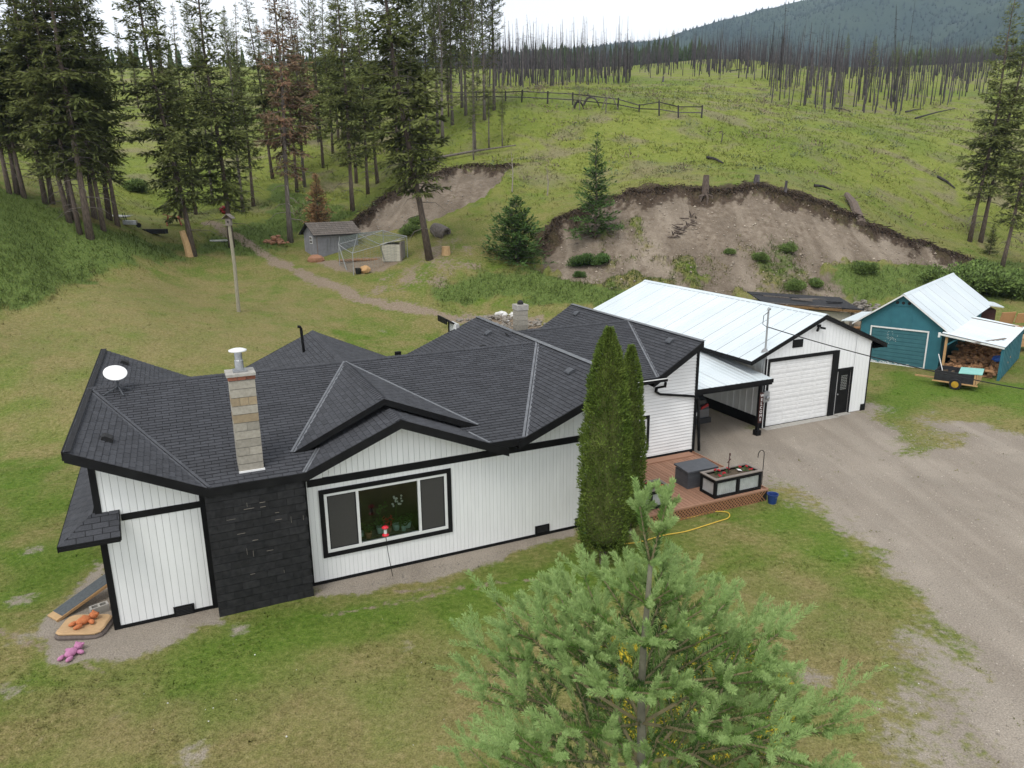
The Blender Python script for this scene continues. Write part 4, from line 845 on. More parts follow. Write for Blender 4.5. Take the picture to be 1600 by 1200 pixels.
lc_.obj('lace_curtain', greymetal, md); MB().lathe([(.03, 0), (.035, .04), (.02, .05)], (4.27, .0, .95), 10, (0, -1, 0)).obj('door_knob', steel, md)
MB().box(4.2, 4.98, -.25, .03, 0, .03).obj('sill', concrete, md); MB().box(0, 4.15, -.35, .06, -.02, .012).obj('door_slab', concrete, gar)
grf = MB(); eu = 3.88; vf, vb = -.14, 13.15
zE = ga-gs*eu
for sg in (-1, 1): grf.prism([(gc_, vf, ga), (gc_+sg*eu, vf, zE), (gc_+sg*eu, vb, zE), (gc_, vb, ga)], (0, 0, -.05))
groof = grf.obj('roof', shingle_base, gar)
def sheet(name, parent, m, p0, pl, pr, width_dir, n, w, rib=.03, pit=.23):
    """n ribbed sheets side by side: p0->pl is the run, width_dir the lay direction"""
    p0, pl, wdv = Vector(p0), Vector(pl), Vector(width_dir).normalized(); d = pl-p0; N = wdv.cross(d).normalized(); N = N if N.z > 0 else -N
    for k in range(n):
        prof = []; x = 0
        while x < w-.02:
            prof += [(x, .008), (min(x+pit-.10, w), .008), (min(x+pit-.08, w), .008+rib), (min(x+pit-.045, w), .008+rib), (min(x+pit-.03, w), .004)]; x += pit
        prof = prof[:-1]+[(w-.06, .008), (w-.06, -.02)]
        b = MB(); q = [p0+wdv*(k*w+a_)+N*(h_+.004*(k % 2)) for a_, h_ in prof]; n_ = len(q)
        b.add(q+[e+d for e in q], [(i, i+1, i+1+n_, i+n_) for i in range(n_-1)]); b.obj(name, m, parent)
for sg in (-1, 1): sheet('roof_sheet', groof, metalroof, (gc_, vf-.02, ga+.005), (gc_+sg*(eu+.04), vf-.02, zE-.012), None, (0, 1, 0), 18, (vb-vf+.04)/18, .018, .3695)
rc = MB(); rc.prism([(gc_-.16, vf-.03, ga-.03), (gc_, vf-.03, ga+.05), (gc_+.16, vf-.03, ga-.03), (gc_, vf-.03, ga+.03)], (0, vb-vf+.06, 0)); rc.obj('ridge_cap', metalroof, groof)
for p, q in (((gc_-eu, vf, zE), (gc_, vf, ga)), ((gc_, vf, ga), (gc_+eu, vf, zE)), ((gc_-eu, vb, zE), (gc_-eu, vf, zE)), ((gc_+eu, vf, zE), (gc_+eu, vb, zE))):
    p, q = Vector(p), Vector(q); d = q-p; d.z = 0; s_ = d.normalized().cross(Z_); MB().prism([p-Z_*.01, q-Z_*.01, q-Z_*.18, p-Z_*.18], s_*.03).obj('fascia', black, groof)
gsf = MB(); gsf.prism([(gc_, vf, ga-.16), (gc_+eu, vf, zE-.17), (gc_+eu, vf+.14, zE-.17), (gc_, vf+.14, ga-.16)], (0, 0, .02)); gsf.box(gw, gc_+eu, vf, vb, zE-.16, zE-.14); gsf.obj('soffit', black, groof)
# carport lean-to roof between house and garage
sheet('carport_sheet', groof, metalroof, (-4.9, -.66, 2.33), (-4.9, 6.4, 3.05), None, (1, 0, 0), 6, 4.72/6, .02, .26)
cpf = MB().box(-4.95, -.2, -.70, -.66, 2.19, 2.345).box(-4.95, -.2, -.64, -.5, 2.1, 2.26).obj('carport_beam', black, gar)
cpp = MB().box(-.83, -.71, -.66, -.54, 0, 2.2).box(-.88, -.66, -.72, -.48, 0, .22).obj('carport_post', black, gar)
mp = MB().box(-.02, .1, -.1, -.06, 1.15, 1.65)
meter = mp.box(-.14, .18, -.16, -.06, 1.2, 1.62).obj('meter_box', greymetal, gar); MB().lathe([(.085, 0), (.085, .09), (.06, .11)], (.04, -.16, 1.38), 14, (0, -1, 0)).obj('meter_dial', steel, meter)
gm0 = [HL(pd(*q)) - np.array([24.0, 4.82, 0]) for q in ((1199, 488, 28.9), (1195, 543, 29.1))]
mx_ = -.12; MB().tube([(mx_, -.02, 1.6), (mx_, -.02, 5.05)], .038, 10).tube([(mx_-.03, -.02, 5.05), (mx_-.0, -.02, 5.12), (mx_+.08, -.02, 5.08)], .05, 8).obj('service_mast', greymetal, gar)
MB().lathe([(.2, 0), (.17, .03), (.06, .12)], (mx_, -.0, 3.34), 4).obj('mast_flashing', flash, gar)
MB().box(2.62, 2.76, -.12, -.02, 4.12, 4.22).bar((2.6, -.14, 4.1), (2.45, -.22, 4.0), .08).bar((2.72, -.14, 4.1), (2.92, -.2, 4.06), .08).obj('floodlight', black, gar)
ml = MB(); ml.tube([(mx_, -.04, 4.98), (mx_-.25, -.04, 4.85), (mx_-.28, -.05, 4.5), (mx_-.05, -.06, 4.36)], .014, 6); ml.obj('drip_loop', cable, gar)
# the service cable from the mast to a pole beyond the right edge
p_ = np.array(GZ)+(-.12)*hu+(-.06)*hv_+np.array([0, 0, 4.36]); q_ = pd(1760, 632, 25.0); pts_ = []
for k in range(25):
    s_ = k/24; e = p_*(1-s_)+q_*s_; e = e+np.array([0, 0, -1.3*s_*(1-s_)]); pts_.append(e)
cb = MB().tube(pts_, .02, 6); cb.obj('power_cable', cable, label='black overhead service cable sagging across the garage front from its roof mast', cat='cable')
# welcome sign on the carport post
ws = thing('welcome_sign', 'dark brown upright WELCOME board with white letters on the carport post', 'sign', HW(23.23, 4.12, .55), HROT)
MB().box(-.085, .085, -.02, .02, 0, 1.28).obj('board', signbrown, ws)
tcv = bpy.data.curves.new('lettering', 'FONT'); tcv.body = 'W\nE\nL\nC\nO\nM\nE'; tcv.size = .17; tcv.align_x = 'CENTER'; tcv.space_line = 1.0; tcv.extrude = .004; tcv.materials.append(whitepaint)
_tmp = bpy.data.objects.new('tmp_text', tcv); COL.objects.link(_tmp); _me = bpy.data.meshes.new_from_object(_tmp.evaluated_get(bpy.context.evaluated_depsgraph_get())); bpy.data.objects.remove(_tmp)
if not _me.materials: _me.materials.append(whitepaint)
link('lettering', _me, ws, (0, -.026, 1.11), (math.pi/2, 0, 0))

# ------------------------------------------------------------------ the parked car in the carport
car = thing('parked_car', 'dark grey SUV parked nose-in under the carport roof', 'car', HW(21.0, 7.95, 0), HROT)
def loft(secs, m, name, parent, smooth=True):
    """secs: list of (y, [(x,z)...] half outline right side bottom->top), mirrored"""
    b = MB(); n = None; vs = []
    for y, pr in secs:
        ring = [(x, y, z) for x, z in pr]+[(-x, y, z) for x, z in reversed(pr)]; n = len(ring); vs += ring
    fs = [(i*n+k, i*n+(k+1) % n, (i+1)*n+(k+1) % n, (i+1)*n+k) for i in range(len(secs)-1) for k in range(n)]
    fs += [tuple(range(n)), tuple(range(len(vs)-1, len(vs)-n-1, -1))]
    return b.add(vs, fs).obj(name, m, parent, smooth)
body = loft([(-2.35, [(.80, .42), (.86, .62), (.84, .95)]), (-2.22, [(.88, .34), (.93, .62), (.90, 1.04)]), (-1.2, [(.88, .26), (.95, .62), (.92, 1.06)]), (1.0, [(.88, .26), (.95, .62), (.91, 1.02)]), (1.9, [(.88, .3), (.93, .6), (.86, .92)]), (2.35, [(.7, .4), (.78, .6), (.66, .78)])], carpaint, 'body', car, False)
loft([(-2.2, [(.86, 1.03), (.80, 1.3)]), (-1.85, [(.88, 1.04), (.70, 1.62)]), (-1.0, [(.9, 1.04), (.68, 1.68)]), (.2, [(.9, 1.03), (.66, 1.64)]), (1.1, [(.86, 1.0), (.78, 1.1)])], carglass, 'glasshouse', car, False)
loft([(-2.0, [(.66, 1.60), (.62, 1.66)]), (-1.0, [(.70, 1.655), (.62, 1.73)]), (.25, [(.66, 1.62), (.58, 1.68)])], carpaint, 'car_roof', car, False)
MB().box(-.9, .9, -2.45, -2.25, .36, .58).obj('rear_bumper', rubber, car); MB().box(-.27, .27, -2.38, -2.35, .72, .86).obj('licence_plate', whitepaint, car)
for sx in (-1, 1):
    MB().prism([(sx*.42, -2.36, .93), (sx*.90, -2.26, .93), (sx*.88, -2.24, 1.13), (sx*.46, -2.34, 1.04)], (0, .06, 0)).obj('tail_light', redlens, car)
    for y in (-1.45, 1.45):
        wh = MB().lathe([(.2, -.1), (.34, -.1), (.36, -.06), (.36, .06), (.34, .1), (.2, .1)], (sx*.84, y, .36), 20, (1, 0, 0)).obj('wheel', rubber, car)
        MB().lathe([(.02, -.02), (.19, .0), (.2, .11), (.05, .12)], (sx*.84, y, .36), 12, (sx, 0, 0)).obj('rim', steel, wh)

# ------------------------------------------------------------------ deck and what stands on it
deck = thing('deck', 'low reddish wooden deck with lattice skirting in the corner of the house', 'deck', HW(14.2, -.95), HROT)
DW, DL = 4.75, 3.9
nb_ = int(DW/.145)
for k in range(nb_): MB().box(k*.145, k*.145+.126, 0, DL-.02, .365, .4).obj('deck_board', deckwood, deck)
jo = MB().box(.0, DW, .06, .1, .15, .364).box(DW-.05, DW-.01, .06, DL, .15, .364)
for k in range(5): jo.box(.1, DW-.1, .4+k*.8, .44+k*.8, .2, .364)
jo.obj('joists', deckwood, deck)
MB().box(0, DW, -.03, .015, .355, .41).obj('edge_board', deckwood, deck); MB().box(DW-.005, DW+.03, 0, DL, .29, .41).obj('edge_board', deckwood, deck)
MB().box(.0, DW-.2, DL-.42, DL-.05, .402, .44).obj('edge_board', deckwood, deck)
lt = MB(); lt2 = MB()
for k in range(-4, int(DW/.12)):
    for b_, sg, yy in ((lt, 1, -.012), (lt2, -1, -.022)):
        x0 = k*.12; x1 = x0+.35
        p = [(x0, .0), (x1, .352)] if sg > 0 else [(x1, .0), (x0, .352)]
        if min(x0, x1) < 0 or max(x0, x1) > DW: continue
        b_.bar((p[0][0], yy, p[0][1]), (p[1][0], yy, p[1][1]), .036, .008, (0, 1, 0))
lt.add(lt2.v, lt2.f); lt.obj('lattice', lattice_m, deck, kind='stuff')
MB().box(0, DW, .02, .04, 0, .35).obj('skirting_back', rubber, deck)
def planter(loc, w, d, h, nx, label):
    r_ = thing('planter', label, 'planter box', loc, HROT, 'corrugated planters on the deck')
    f_ = MB()
    for x in (0, w-.09): 
        for y in (0, d-.09): f_.box(x, x+.09, y, y+.09, 0, h)
    for z0, z1 in ((0, .09), (h-.11, h-.002)): f_.box(.09, w-.09, 0, .06, z0, z1).box(.09, w-.09, d-.06, d, z0, z1).box(0, .06, .09, d-.09, z0, z1).box(w-.06, w, .09, d-.09, z0, z1)
    for k in range(1, nx): f_.box(w*k/nx-.05, w*k/nx+.05, 0, .06, .09, h-.11)
    f_.obj('frame', black, r_)
    def corr(p, q, N):
        p, q = Vector(p), Vector(q); L_ = (q-p).length; d_ = (q-p)/L_; N = Vector(N); b = MB(); n = int(L_/.02); vs = [p+d_*(L_*i/n)+N*.01*math.sin(i*math.pi/2) for i in range(n+1)]
        b.add(vs+[v_+Z_*(h-.2) for v_ in vs], [(i, i+1, i+n+2, i+n+1) for i in range(n)]); b.obj('corrugated_panel', galvpanel, r_)
    for k in range(nx): corr((.09+(w-.09)*k/nx, .04, .09), ((w-.0)*(k+1)/nx-.06, .04, .09), (0, -1, 0))
    corr((.04, d-.09, .09), (.04, .09, .09), (-1, 0, 0)); corr((w-.04, .09, .09), (w-.04, d-.09, .09), (1, 0, 0))
    rim = MB()
    for (x0, x1, y0, y1) in ((-.02, w+.02, -.02, .09), (-.02, w+.02, d-.09, d+.02), (-.02, .09, .09, d-.09), (w-.09, w+.02, .09, d-.09)): rim.box(x0, x1, y0, y1, h, h+.03)
    rim.obj('rim_board', oldwood, r_); MB().box(.06, w-.06, .06, d-.06, .09, h-.07).obj('soil', soil, r_)
    fl_ = MB(); lv_ = MB(); rr = random.Random(int(w*100))
    for k in range(int(16*w)):
        x, y = rr.uniform(.15, w-.15), rr.uniform(.12, d-.12)
        if rr.random() < .5: continue
        for j in range(7): lv_.cbox((x+rr.uniform(-.07, .07), y+rr.uniform(-.07, .07), h-.05+rr.uniform(0, .06)), (.06, .025, .006), (rr.uniform(-.6, .6), rr.uniform(-.6, .6), rr.uniform(0, 6)))
        if rr.random() < .75:
            for j in range(5): fl_.blob((x+rr.uniform(-.05, .05), y+rr.uniform(-.05, .05), h+.03+rr.uniform(0, .06)), .024, j, 6, 4, .3)
    lv_.obj('seedlings', leafg, r_); fl_.obj('red_flowers', redflower, r_); return r_
pl1 = planter(HW(16.85, -.86, .402), 1.88, .74, .62, 2, 'long black-framed planter with two galvanised panels on the deck front edge')
planter(HW(14.55, -.66, .402), .78, .7, .6, 1, 'short black-framed planter with one galvanised panel beside the cedars')
orn = thing('garden_ornament', 'thin dark rusted stake ornament standing in the long planter', 'garden ornament', HW(17.72, -.42, .95), HROT)
MB().tube([(0, 0, 0), (0, 0, .45), (.02, 0, .62)], .016, 6).tube([(-.06, 0, .38), (.0, 0, .44), (.07, 0, .5)], .016, 6).blob((.02, 0, .66), (.03, .03, .05), 1).obj('stake', signbrown, orn)
tagp = link('plant_label', MB().cbox((0, 0, 0), (.16, .1, .01), (.2, .3, 0)).mesh('plant_label', whitepaint), None, HW(18.15, -.45, 1.02), HROT, 'small white plastic tag lying in the long planter', 'plant tag')
dbx = thing('storage_box', 'dark grey resin storage chest with flat lid on the deck', 'storage box', HW(16.55, .12, .402), HROT)
b = MB()
for k in range(4): b.box(.02, 1.18, .02, .70, .0+k*.135, .13+k*.135)
b.obj('chest', greyplastic, dbx); MB().prism([(-.02, -.01, .545), (1.22, -.01, .545), (1.22, .74, .60), (-.02, .74, .60)], (0, 0, .06)).obj('lid', greyplastic, dbx); MB().box(.52, .70, -.0, .03, .45, .5).obj('latch', rubber, dbx)
hk = thing('shepherd_hook', 'thin black shepherd hook stuck in the grass beside the deck', 'garden hook', HW(19.4, -.2), HROT)
pts_ = [(0, 0, -.1), (0, 0, 1.28)]+[(-.13+.13*math.cos(a_), 0, 1.28+.15*math.sin(a_)) for a_ in np.linspace(0.2, math.pi, 9)]+[(-.26, 0, 1.2)]
MB().tube([(-p[0]*-1, p[1], p[2]) for p in pts_], .013, 6).obj('rod', black, hk)
bk = thing('bucket', 'dark blue plastic bucket on the grass by the deck corner', 'bucket', HW(18.93, -1.2), HROT)
MB().lathe([(.12, 0), (.17, .3), (.185, .3), (.185, .33), (.165, .33), (.15, .28), (.11, .03), (0, .03)], (0, 0, 0), 20).obj('pail', blueplastic, bk); MB().tube([(-.18, 0, .31), (-.12, -.1, .26), (0, -.17, .24), (.12, -.1, .26), (.18, 0, .31)], .007, 6).obj('handle', steel, bk)
hp_ = [hz(*q) for q in ((975, 851), (1000, 848), (1035, 838), (1070, 832), (1100, 823), (1125, 815), (1137, 811), (1140, 805), (1133, 801), (1112, 801), (1085, 808), (1060, 813), (1030, 818), (1000, 820), (970, 815))]
sp_ = []
for i in range(len(hp_)-1):
    for s_ in np.linspace(0, 1, 5)[:-1]:
        a, b, c, d = hp_[max(i-1, 0)], hp_[i], hp_[i+1], hp_[min(i+2, len(hp_)-1)]
        sp_.append(.5*((2*b)+(-a+c)*s_+(2*a-5*b+4*c-d)*s_**2+(-a+3*b-3*c+d)*s_**3))
hs_ = link('garden_hose', MB().tube([HW(p[0], p[1], .028) for p in sp_], .016, 6).mesh('garden_hose', yellowhose), label='yellow garden hose lying in a long loop on the lawn before the deck', cat='hose')
hb2 = link('hose_coil', MB().tube([HW(12.55+.26*math.cos(a_), -.42+.2*math.sin(a_), .02+.004*a_) for a_ in np.linspace(0, 22, 90)], .016, 6).mesh('hose_coil', bluegrass_tarp), label='dark green hose coiled on the gravel at the foot of the cedars', cat='hose')
ins = link('downspout_slab', MB().cbox((0, 0, .03), (.5, .8, .06)).mesh('downspout_slab', rubber), None, HW(19.35, 2.6, 0), HROT, 'flat dark splash slab at the foot of the black downspout', 'splash slab')
# hummingbird feeder on a rod in front of the picture window
fd = thing('bird_feeder', 'red hummingbird feeder on a thin leaning rod before the picture window', 'bird feeder', HW(6.55, -.41), HROT)
MB().tube([(0, 0, -.05), (-.13, -.15, .8), (-.2, -.25, 1.45), (-.2, -.25, 1.72)], .009, 6).obj('rod', black, fd)
for z0, nm in ((1.33, 'feeding_tray'), (1.54, 'feeder_top')): MB().lathe([(.02, 0), (.085, .02), (.09, .045), (.05, .075), (.02, .085)], (-.2, -.28, z0), 14).obj(nm, redglass, fd)
MB().lathe([(.04, 0), (.042, .12)], (-.2, -.28, 1.41), 12).obj('nectar_bottle', winwhite, fd)
# pots behind the window glass
bench = thing('plant_bench', 'dark low bench holding potted plants inside the picture window', 'bench', HW(6.66, .55, .2), HROT)
MB().box(-.78, .78, -.22, .22, .62, .66).obj('top', oldwood, bench); q = MB()
for x in (-.72, .68):
    for y in (-.18, .14): q.box(x, x+.05, y, y+.05, .1, .62)
q.obj('legs', oldwood, bench)
for k, (u, v, hgt, r_, m_, lb, st) in enumerate(((5.98, .5, .15, .08, tealpot, 'small pale green pot at the left end of the window bench', 'leaf'), (6.14, .35, .17, .10, clay, 'terracotta pot with small leaves, second on the window bench', 'leaf'), (6.5, .5, .19, .11, tealpot, 'pale green pot with a tall orchid stem at the middle of the window', 'tall'),
        (6.95, .5, .18, .11, tealpot, 'pale green pot with a white flower spray right of the middle of the window', 'white'), (7.12, .36, .16, .08, tealpot, 'narrow pale green pot between two larger pots in the window', 'leaf'), (7.28, .5, .18, .11, tealpot, 'rounded pale green pot at the right end of the window bench', 'leaf'), (6.72, .45, .15, .09, clay, 'pot of dark red leaves at the centre of the window bench', 'red'))):
    pp = thing('potted_plant', lb, 'potted plant', HW(u, v, .862), HROT)
    MB().lathe([(r_*.7, 0), (r_, hgt), (r_*.9, hgt), (r_*.85, hgt-.03), (0, hgt-.03)], (0, 0, 0), 14).obj('pot', m_, pp)
    lv_ = MB(); rr = random.Random(k); H_ = {'leaf': .22, 'tall': .62, 'white': .75, 'red': .3}[st]
    for j in range(34): 
        z_ = hgt+rr.uniform(0, H_ if st in ('leaf', 'red') else .2); w_ = .13
        lv_.cbox((rr.uniform(-w_, w_), rr.uniform(-w_, w_)*.7, z_), (.09, .03, .004), (rr.uniform(-.9, .9), rr.uniform(-.9, .9), rr.uniform(0, 6)))
    if st in ('tall', 'white'): lv_.tube([(0, 0, hgt), (.02, 0, hgt+H_*.6), (.08, 0, hgt+H_)], .008, 5)
    lv_.obj('leaves', redflower if st == 'red' else leafg, pp)
    if st in ('tall', 'white'):
        fl_ = MB()
        for j in range(16): fl_.blob((.08+rr.uniform(-.14, .14), rr.uniform(-.08, .08), hgt+H_+rr.uniform(-.22, .05)), .03, j, 6, 4, .3)
        fl_.obj('blossom', whiterock if st == 'white' else leafg, pp)
# cedars
def cedar(loc, h, r_, seed, label):
    root = thing('cedar_tree', label, 'cedar', loc, rng.uniform(0, 6), 'columnar cedars at the house corner')
    MB().tube([(0, 0, -.1), (.02, .02, .7), (0, 0, h*.8)], [.1, .08, .02], 8).tube([(.1, -.05, -.1), (.12, -.1, .6), (.1, -.05, 1.6)], [.07, .05, .02], 7).obj('trunk', bark, root)
    n = int(34000*h*r_/5); z = rng.uniform(.0, 1, n)**.92; ph = rng.uniform(0, 6.283, n)
    prof = np.interp(z, [0, .03, .12, .3, .55, .8, .92, 1], [.62, .8, .96, 1.0, .9, .62, .36, .05])
    lump = .80+.38*vnoise(ph*3.2+seed, z*h*2.2, seed)+.12*vnoise(ph*9, z*h*6, seed+1)
    dep = rng.uniform(.62, 1.0, n)**.5; rr_ = r_*prof*lump*dep
    B = np.stack([np.cos(ph)*rr_, np.sin(ph)*rr_, .32+z*(h-.32)-.06], -1)
    outw = np.stack([np.cos(ph), np.sin(ph), np.zeros(n)], -1); D = norm(outw*.75+np.array([0, 0, .75])+rng.normal(size=(n, 3))*.38); Sd = norm(np.cross(D, rdir(n)))
    Vv, Ff = diamonds(B, D, Sd, rng.uniform(.05, .13, n), rng.uniform(.02, .04, n)); link('crown', np_mesh('cedar_crown', Vv, Ff, cedar_m), root, kind='stuff')
    c_ = MB(); c_.lathe([(r_*.42, .45), (r_*.74, .9), (r_*.78, h*.32), (r_*.68, h*.56), (r_*.44, h*.8), (.05, h*.95)], (0, 0, 0), 14); c_.obj('inner_branches', fir, root, smooth=True)
cedar(HW(12.0, -2.15), 6.55, .68, 3, 'taller columnar cedar standing before the house corner, reaching above the roof')
cedar(HW(13.42, -1.05), 5.75, .46, 8, 'shorter narrow columnar cedar tucked behind the taller one')

# ------------------------------------------------------------------ left end: ramp, bed, toys, blocks
rp = thing('dog_ramp', 'grey felted wooden ramp leaning up to the house side', 'ramp', HW(-1.33, .95), HROT)
A0, A1 = Vector((0, 0, .02)), Vector((1.28, .85, .42)); d_ = (A1-A0); s_ = d_.cross(Z_).normalized()*-.42
MB().prism([A0, A1, A1+s_, A0+s_], (0, 0, .03)).obj('board', plywood, rp); MB().prism([A0+d_*.09+Z_*.032, A1+Z_*.032, A1+s_+Z_*.032, A0+s_+d_*.09+Z_*.032], (0, 0, .006)).obj('felt', ramp_grey, rp)
MB().bar(A0-Z_*.0, A1-Z_*.02, .04, .07).obj('side_rail', newwood, rp)
bed = thing('dog_bed', 'flattened tan foam bed with grey edge beside the house corner', 'pet bed', HW(-.68, .3), HROT)
M = Euler((0, 0, -.35)).to_matrix().to_4x4()
def pad(rx, ry, z0, h_, m_, nm):
    b = MB(); n = 28; vs = []
    for ring, (k_, z_) in enumerate(((1.0, z0), (1.02, z0+h_*.5), (.96, z0+h_), (.5, z0+h_*.92))):
        for i in range(n):
            a_ = 2*math.pi*i/n; c, s__ = math.cos(a_), math.sin(a_); q_ = (abs(c)**5+abs(s__)**5)**(-1/5); wv = .012*math.sin(3*a_+1)
            vs.append(M @ Vector((c*q_*rx*k_, s__*q_*ry*k_, z_+wv)))
    fs = [(r0*n+i, r0*n+(i+1) % n, (r0+1)*n+(i+1) % n, (r0+1)*n+i) for r0 in range(3) for i in range(n)]+[tuple(range(3*n, 4*n)), tuple(range(n-1, -1, -1))]
    b.add(vs, fs).obj(nm, m_, bed)
pad(.56, .43, 0, .10, bedgrey, 'base_cushion'); pad(.52, .40, .11, .06, foam, 'foam_top')
def plush(loc, rz, m_, label, sc=1.0, lying=True):
    r_ = thing('plush_toy', label, 'plush toy', loc, rz, scale=sc); b = MB()
    b.blob((0, 0, .09), (.17, .11, .09), 1, 12, 8, .05).blob((.24, .01, .1), (.10, .095, .09), 2, 12, 8, .05)
    for sy in (-1, 1):
        b.blob((.28, sy*.085, .15), (.035, .035, .035), 3, 8, 5, .05).blob((.1, sy*.15, .06), (.06, .10, .05), 4, 10, 6, .05).blob((-.19, sy*.11, .06), (.11, .055, .05), 5, 10, 6, .05)
    b.blob((.33, .01, .09), (.04, .04, .035), 6, 8, 5, .05); b.obj('body', m_, r_, smooth=True)
    e = MB(); [e.blob((.315, sy*.04, .145), .011, 7, 6, 4, 0) for sy in (-1, 1)]; e.blob((.365, .01, .105), .014, 8, 6, 4, 0); e.obj('face', rubber, r_); return r_
plush(HW(-.68, .28, .17), HROT+.55, plusho, 'orange plush animal lying on the tan pet bed'); plush(HW(-.86, -.72, .0), HROT+.95, plushp, 'pink plush animal lying on the dirt below the pet bed', .95)
cbk = thing('cinder_block', 'grey hollow concrete block lying under the ramp', 'concrete block', HW(-.42, 1.0), HROT+.3)
b = MB()
for (x0, x1, y0, y1) in ((-.2, .2, -.1, -.065), (-.2, .2, .065, .1), (-.2, -.16, -.065, .065), (.16, .2, -.065, .065), (-.02, .02, -.065, .065)): b.box(x0, x1, y0, y1, 0, .19)
b.obj('block', concrete, cbk)
# ------------------------------------------------------------------ satellite dish
dsh = thing('satellite_dish', 'white oval satellite dish on a dark tripod at the left roof ridge', 'satellite dish', HW(.42, 4.72, 4.56), HROT)
MB().tube([(0, 0, .08), (-.03, .05, .5)], .03, 10).obj('mast', greyplastic, dsh); q = MB()
for a_ in (.2, 1.9, 3.5, 5.0): q.bar((0, 0, .16), (.42*math.cos(a_), .42*math.sin(a_), -.02), .035)
q.obj('tripod', greyplastic, dsh)
dn = Vector((.12, -.52, .85)).normalized(); MB().lathe([(.02, -.05), (.25, -.03), (.295, .0), (.298, .02), (.27, .028), (.0, .022)], (-.03, .05, .53), 32, dn).obj('dish', whitepaint, dsh, smooth=False)

# ------------------------------------------------------------------ teal shed
TA = R(41); TP = pz(1442, 576); te = np.array([math.cos(TA), -math.sin(TA), 0]); td = np.array([math.sin(TA), math.cos(TA), 0])
def TW(x, y, z=0): return TP+x*te+y*td+np.array([0, 0, z])
ts = thing('teal_shed', 'teal wooden shed with pale metal gable roof and plank overhead door', 'shed', TP, -TA)
cx, ap, sl, hw = -1.39, 4.04, .745, 2.50
def tz_(x): return ap-.1-sl*abs(x-cx)
tw_ = wallprism([[(-3.45, 0), (-2.86, 0), (-2.86, tz_(-2.86)), (-3.45, tz_(-3.45))], [(-2.86, 2.03), (0, 2.03), (0, tz_(0)), (cx, ap-.1), (-2.86, tz_(-2.86))], [(0, 0), (.7, 0), (.7, tz_(.7)), (0, tz_(0))]], (0, 0, 0), X_, Z_, .12)
tw_.box(-3.45, -3.33, .12, 11.8, 0, 2.3).box(.58, .7, .12, 11.8, 0, 2.3).box(-3.45, .7, 11.7, 11.8, 0, 2.4); tw_.box(-3.3, .55, 1.5, 1.55, 0, 2.4)
twl = tw_.obj('wall', teal, ts)
board_objs('wall_panel', twl, teal, [[(-3.45, .02), (-2.93, .02), (-2.93, tz_(-2.93)), (-3.45, tz_(-3.45))], [(-2.93, 2.12), (.07, 2.12), (.07, tz_(.07)), (cx, ap-.14), (-2.93, tz_(-2.93))], [(.07, .02), (.7, .02), (.7, tz_(.7)), (.07, tz_(.07))]], (0, 0, 0), X_, Z_, 1.06, .008, .015, off=-1.93)
for x in (-1.93, -.87): MB().box(x-.045, x+.045, -.03, -.016, 2.13, tz_(x)-.02).obj('batten', teal, ts)
vt = MB().prism([(-2.0, -.03, 3.42), (-.78, -.03, 3.42), (cx, -.03, 3.88)], (0, .012, 0)).obj('gable_vent', teal, ts); MB().box(-2.0, -.78, -.06, -.015, 3.37, 3.43).obj('ledge', teal, vt)
for x in (cx-.3, cx, cx+.3): MB().lathe([(.085, 0), (.085, .02)], (x, -.03, 3.53), 12, (0, -1, 0)).obj('vent_hole', rubber, vt)
for k in range(9): MB().box(-2.85, -.01, .02, .05, .02+k*.2235, .02+k*.2235+.205).obj('door_plank', tealdoor, ts)
MB().box(-2.85, -.01, .051, .08, 0, 2.03).obj('door_back', teal, ts)
for (x0, x1, z0, z1) in ((-2.93, .07, 2.03, 2.11), (-2.93, -2.86, 0, 2.03), (0, .07, 0, 2.03), (-2.86, 0, -.02, .035)): MB().box(x0, x1, -.04, .03, z0, z1).obj('door_trim', whitepaint, ts)
pm = MB(); rr = random.Random(5)
for k in range(26): pm.cbox((-1.9+rr.gauss(0, .16), .016, 1.5+rr.gauss(0, .16)), (.05, .004, .012), (0, rr.uniform(-1.5, 1.5), 0))
for k in range(30): pm.cbox((-2.75+rr.uniform(0, 2.0), .016, .06+abs(rr.gauss(0, .04))), (.1, .004, .03), (0, rr.uniform(-.3, .3), 0))
pm.obj('peeled_paint', whitepaint, ts)
tr_ = MB(); yF, yB = -.25, 12.2
for sg in (-1, 1): tr_.prism([(cx, yF, ap), (cx+sg*hw, yF, ap-sl*hw), (cx+sg*hw, yB, ap-sl*hw), (cx, yB, ap)], (0, 0, -.06))
trf = tr_.obj('roof', oldwood, ts)
for sg in (-1, 1): sheet('roof_sheet', trf, metalroof, (cx, yF-.02, ap+.008), (cx+sg*(hw+.05), yF-.02, ap+.004-sl*(hw+.05)), None, (0, 1, 0), 13, (yB-yF+.05)/13, .006, .48)
MB().prism([(cx-.13, yF-.04, ap-.06), (cx, yF-.04, ap+.05), (cx+.13, yF-.04, ap-.06), (cx, yF-.04, ap+.03)], (0, yB-yF+.08, 0)).obj('ridge_cap', metalroof, trf)
for sg in (-1, 1): MB().prism([(cx, yF-.025, ap+.01), (cx+sg*hw, yF-.025, ap-sl*hw+.01), (cx+sg*hw, yF-.025, ap-sl*hw-.08), (cx, yF-.025, ap-.08)], (0, .03, 0)).obj('bargeboard', whitepaint, trf)
MB().prism([(-4.95, 1.2, 1.95), (-3.4, 1.2, 2.1), (-3.4, 5.2, 2.1), (-4.95, 5.2, 1.95)], (0, 0, .05)).obj('side_roof', metalroof, ts); q = MB()
for y in (1.3, 3.2, 5.1): q.box(-4.9, -4.8, y, y+.1, 0, 1.95)
q.obj('side_posts', oldwood, ts)
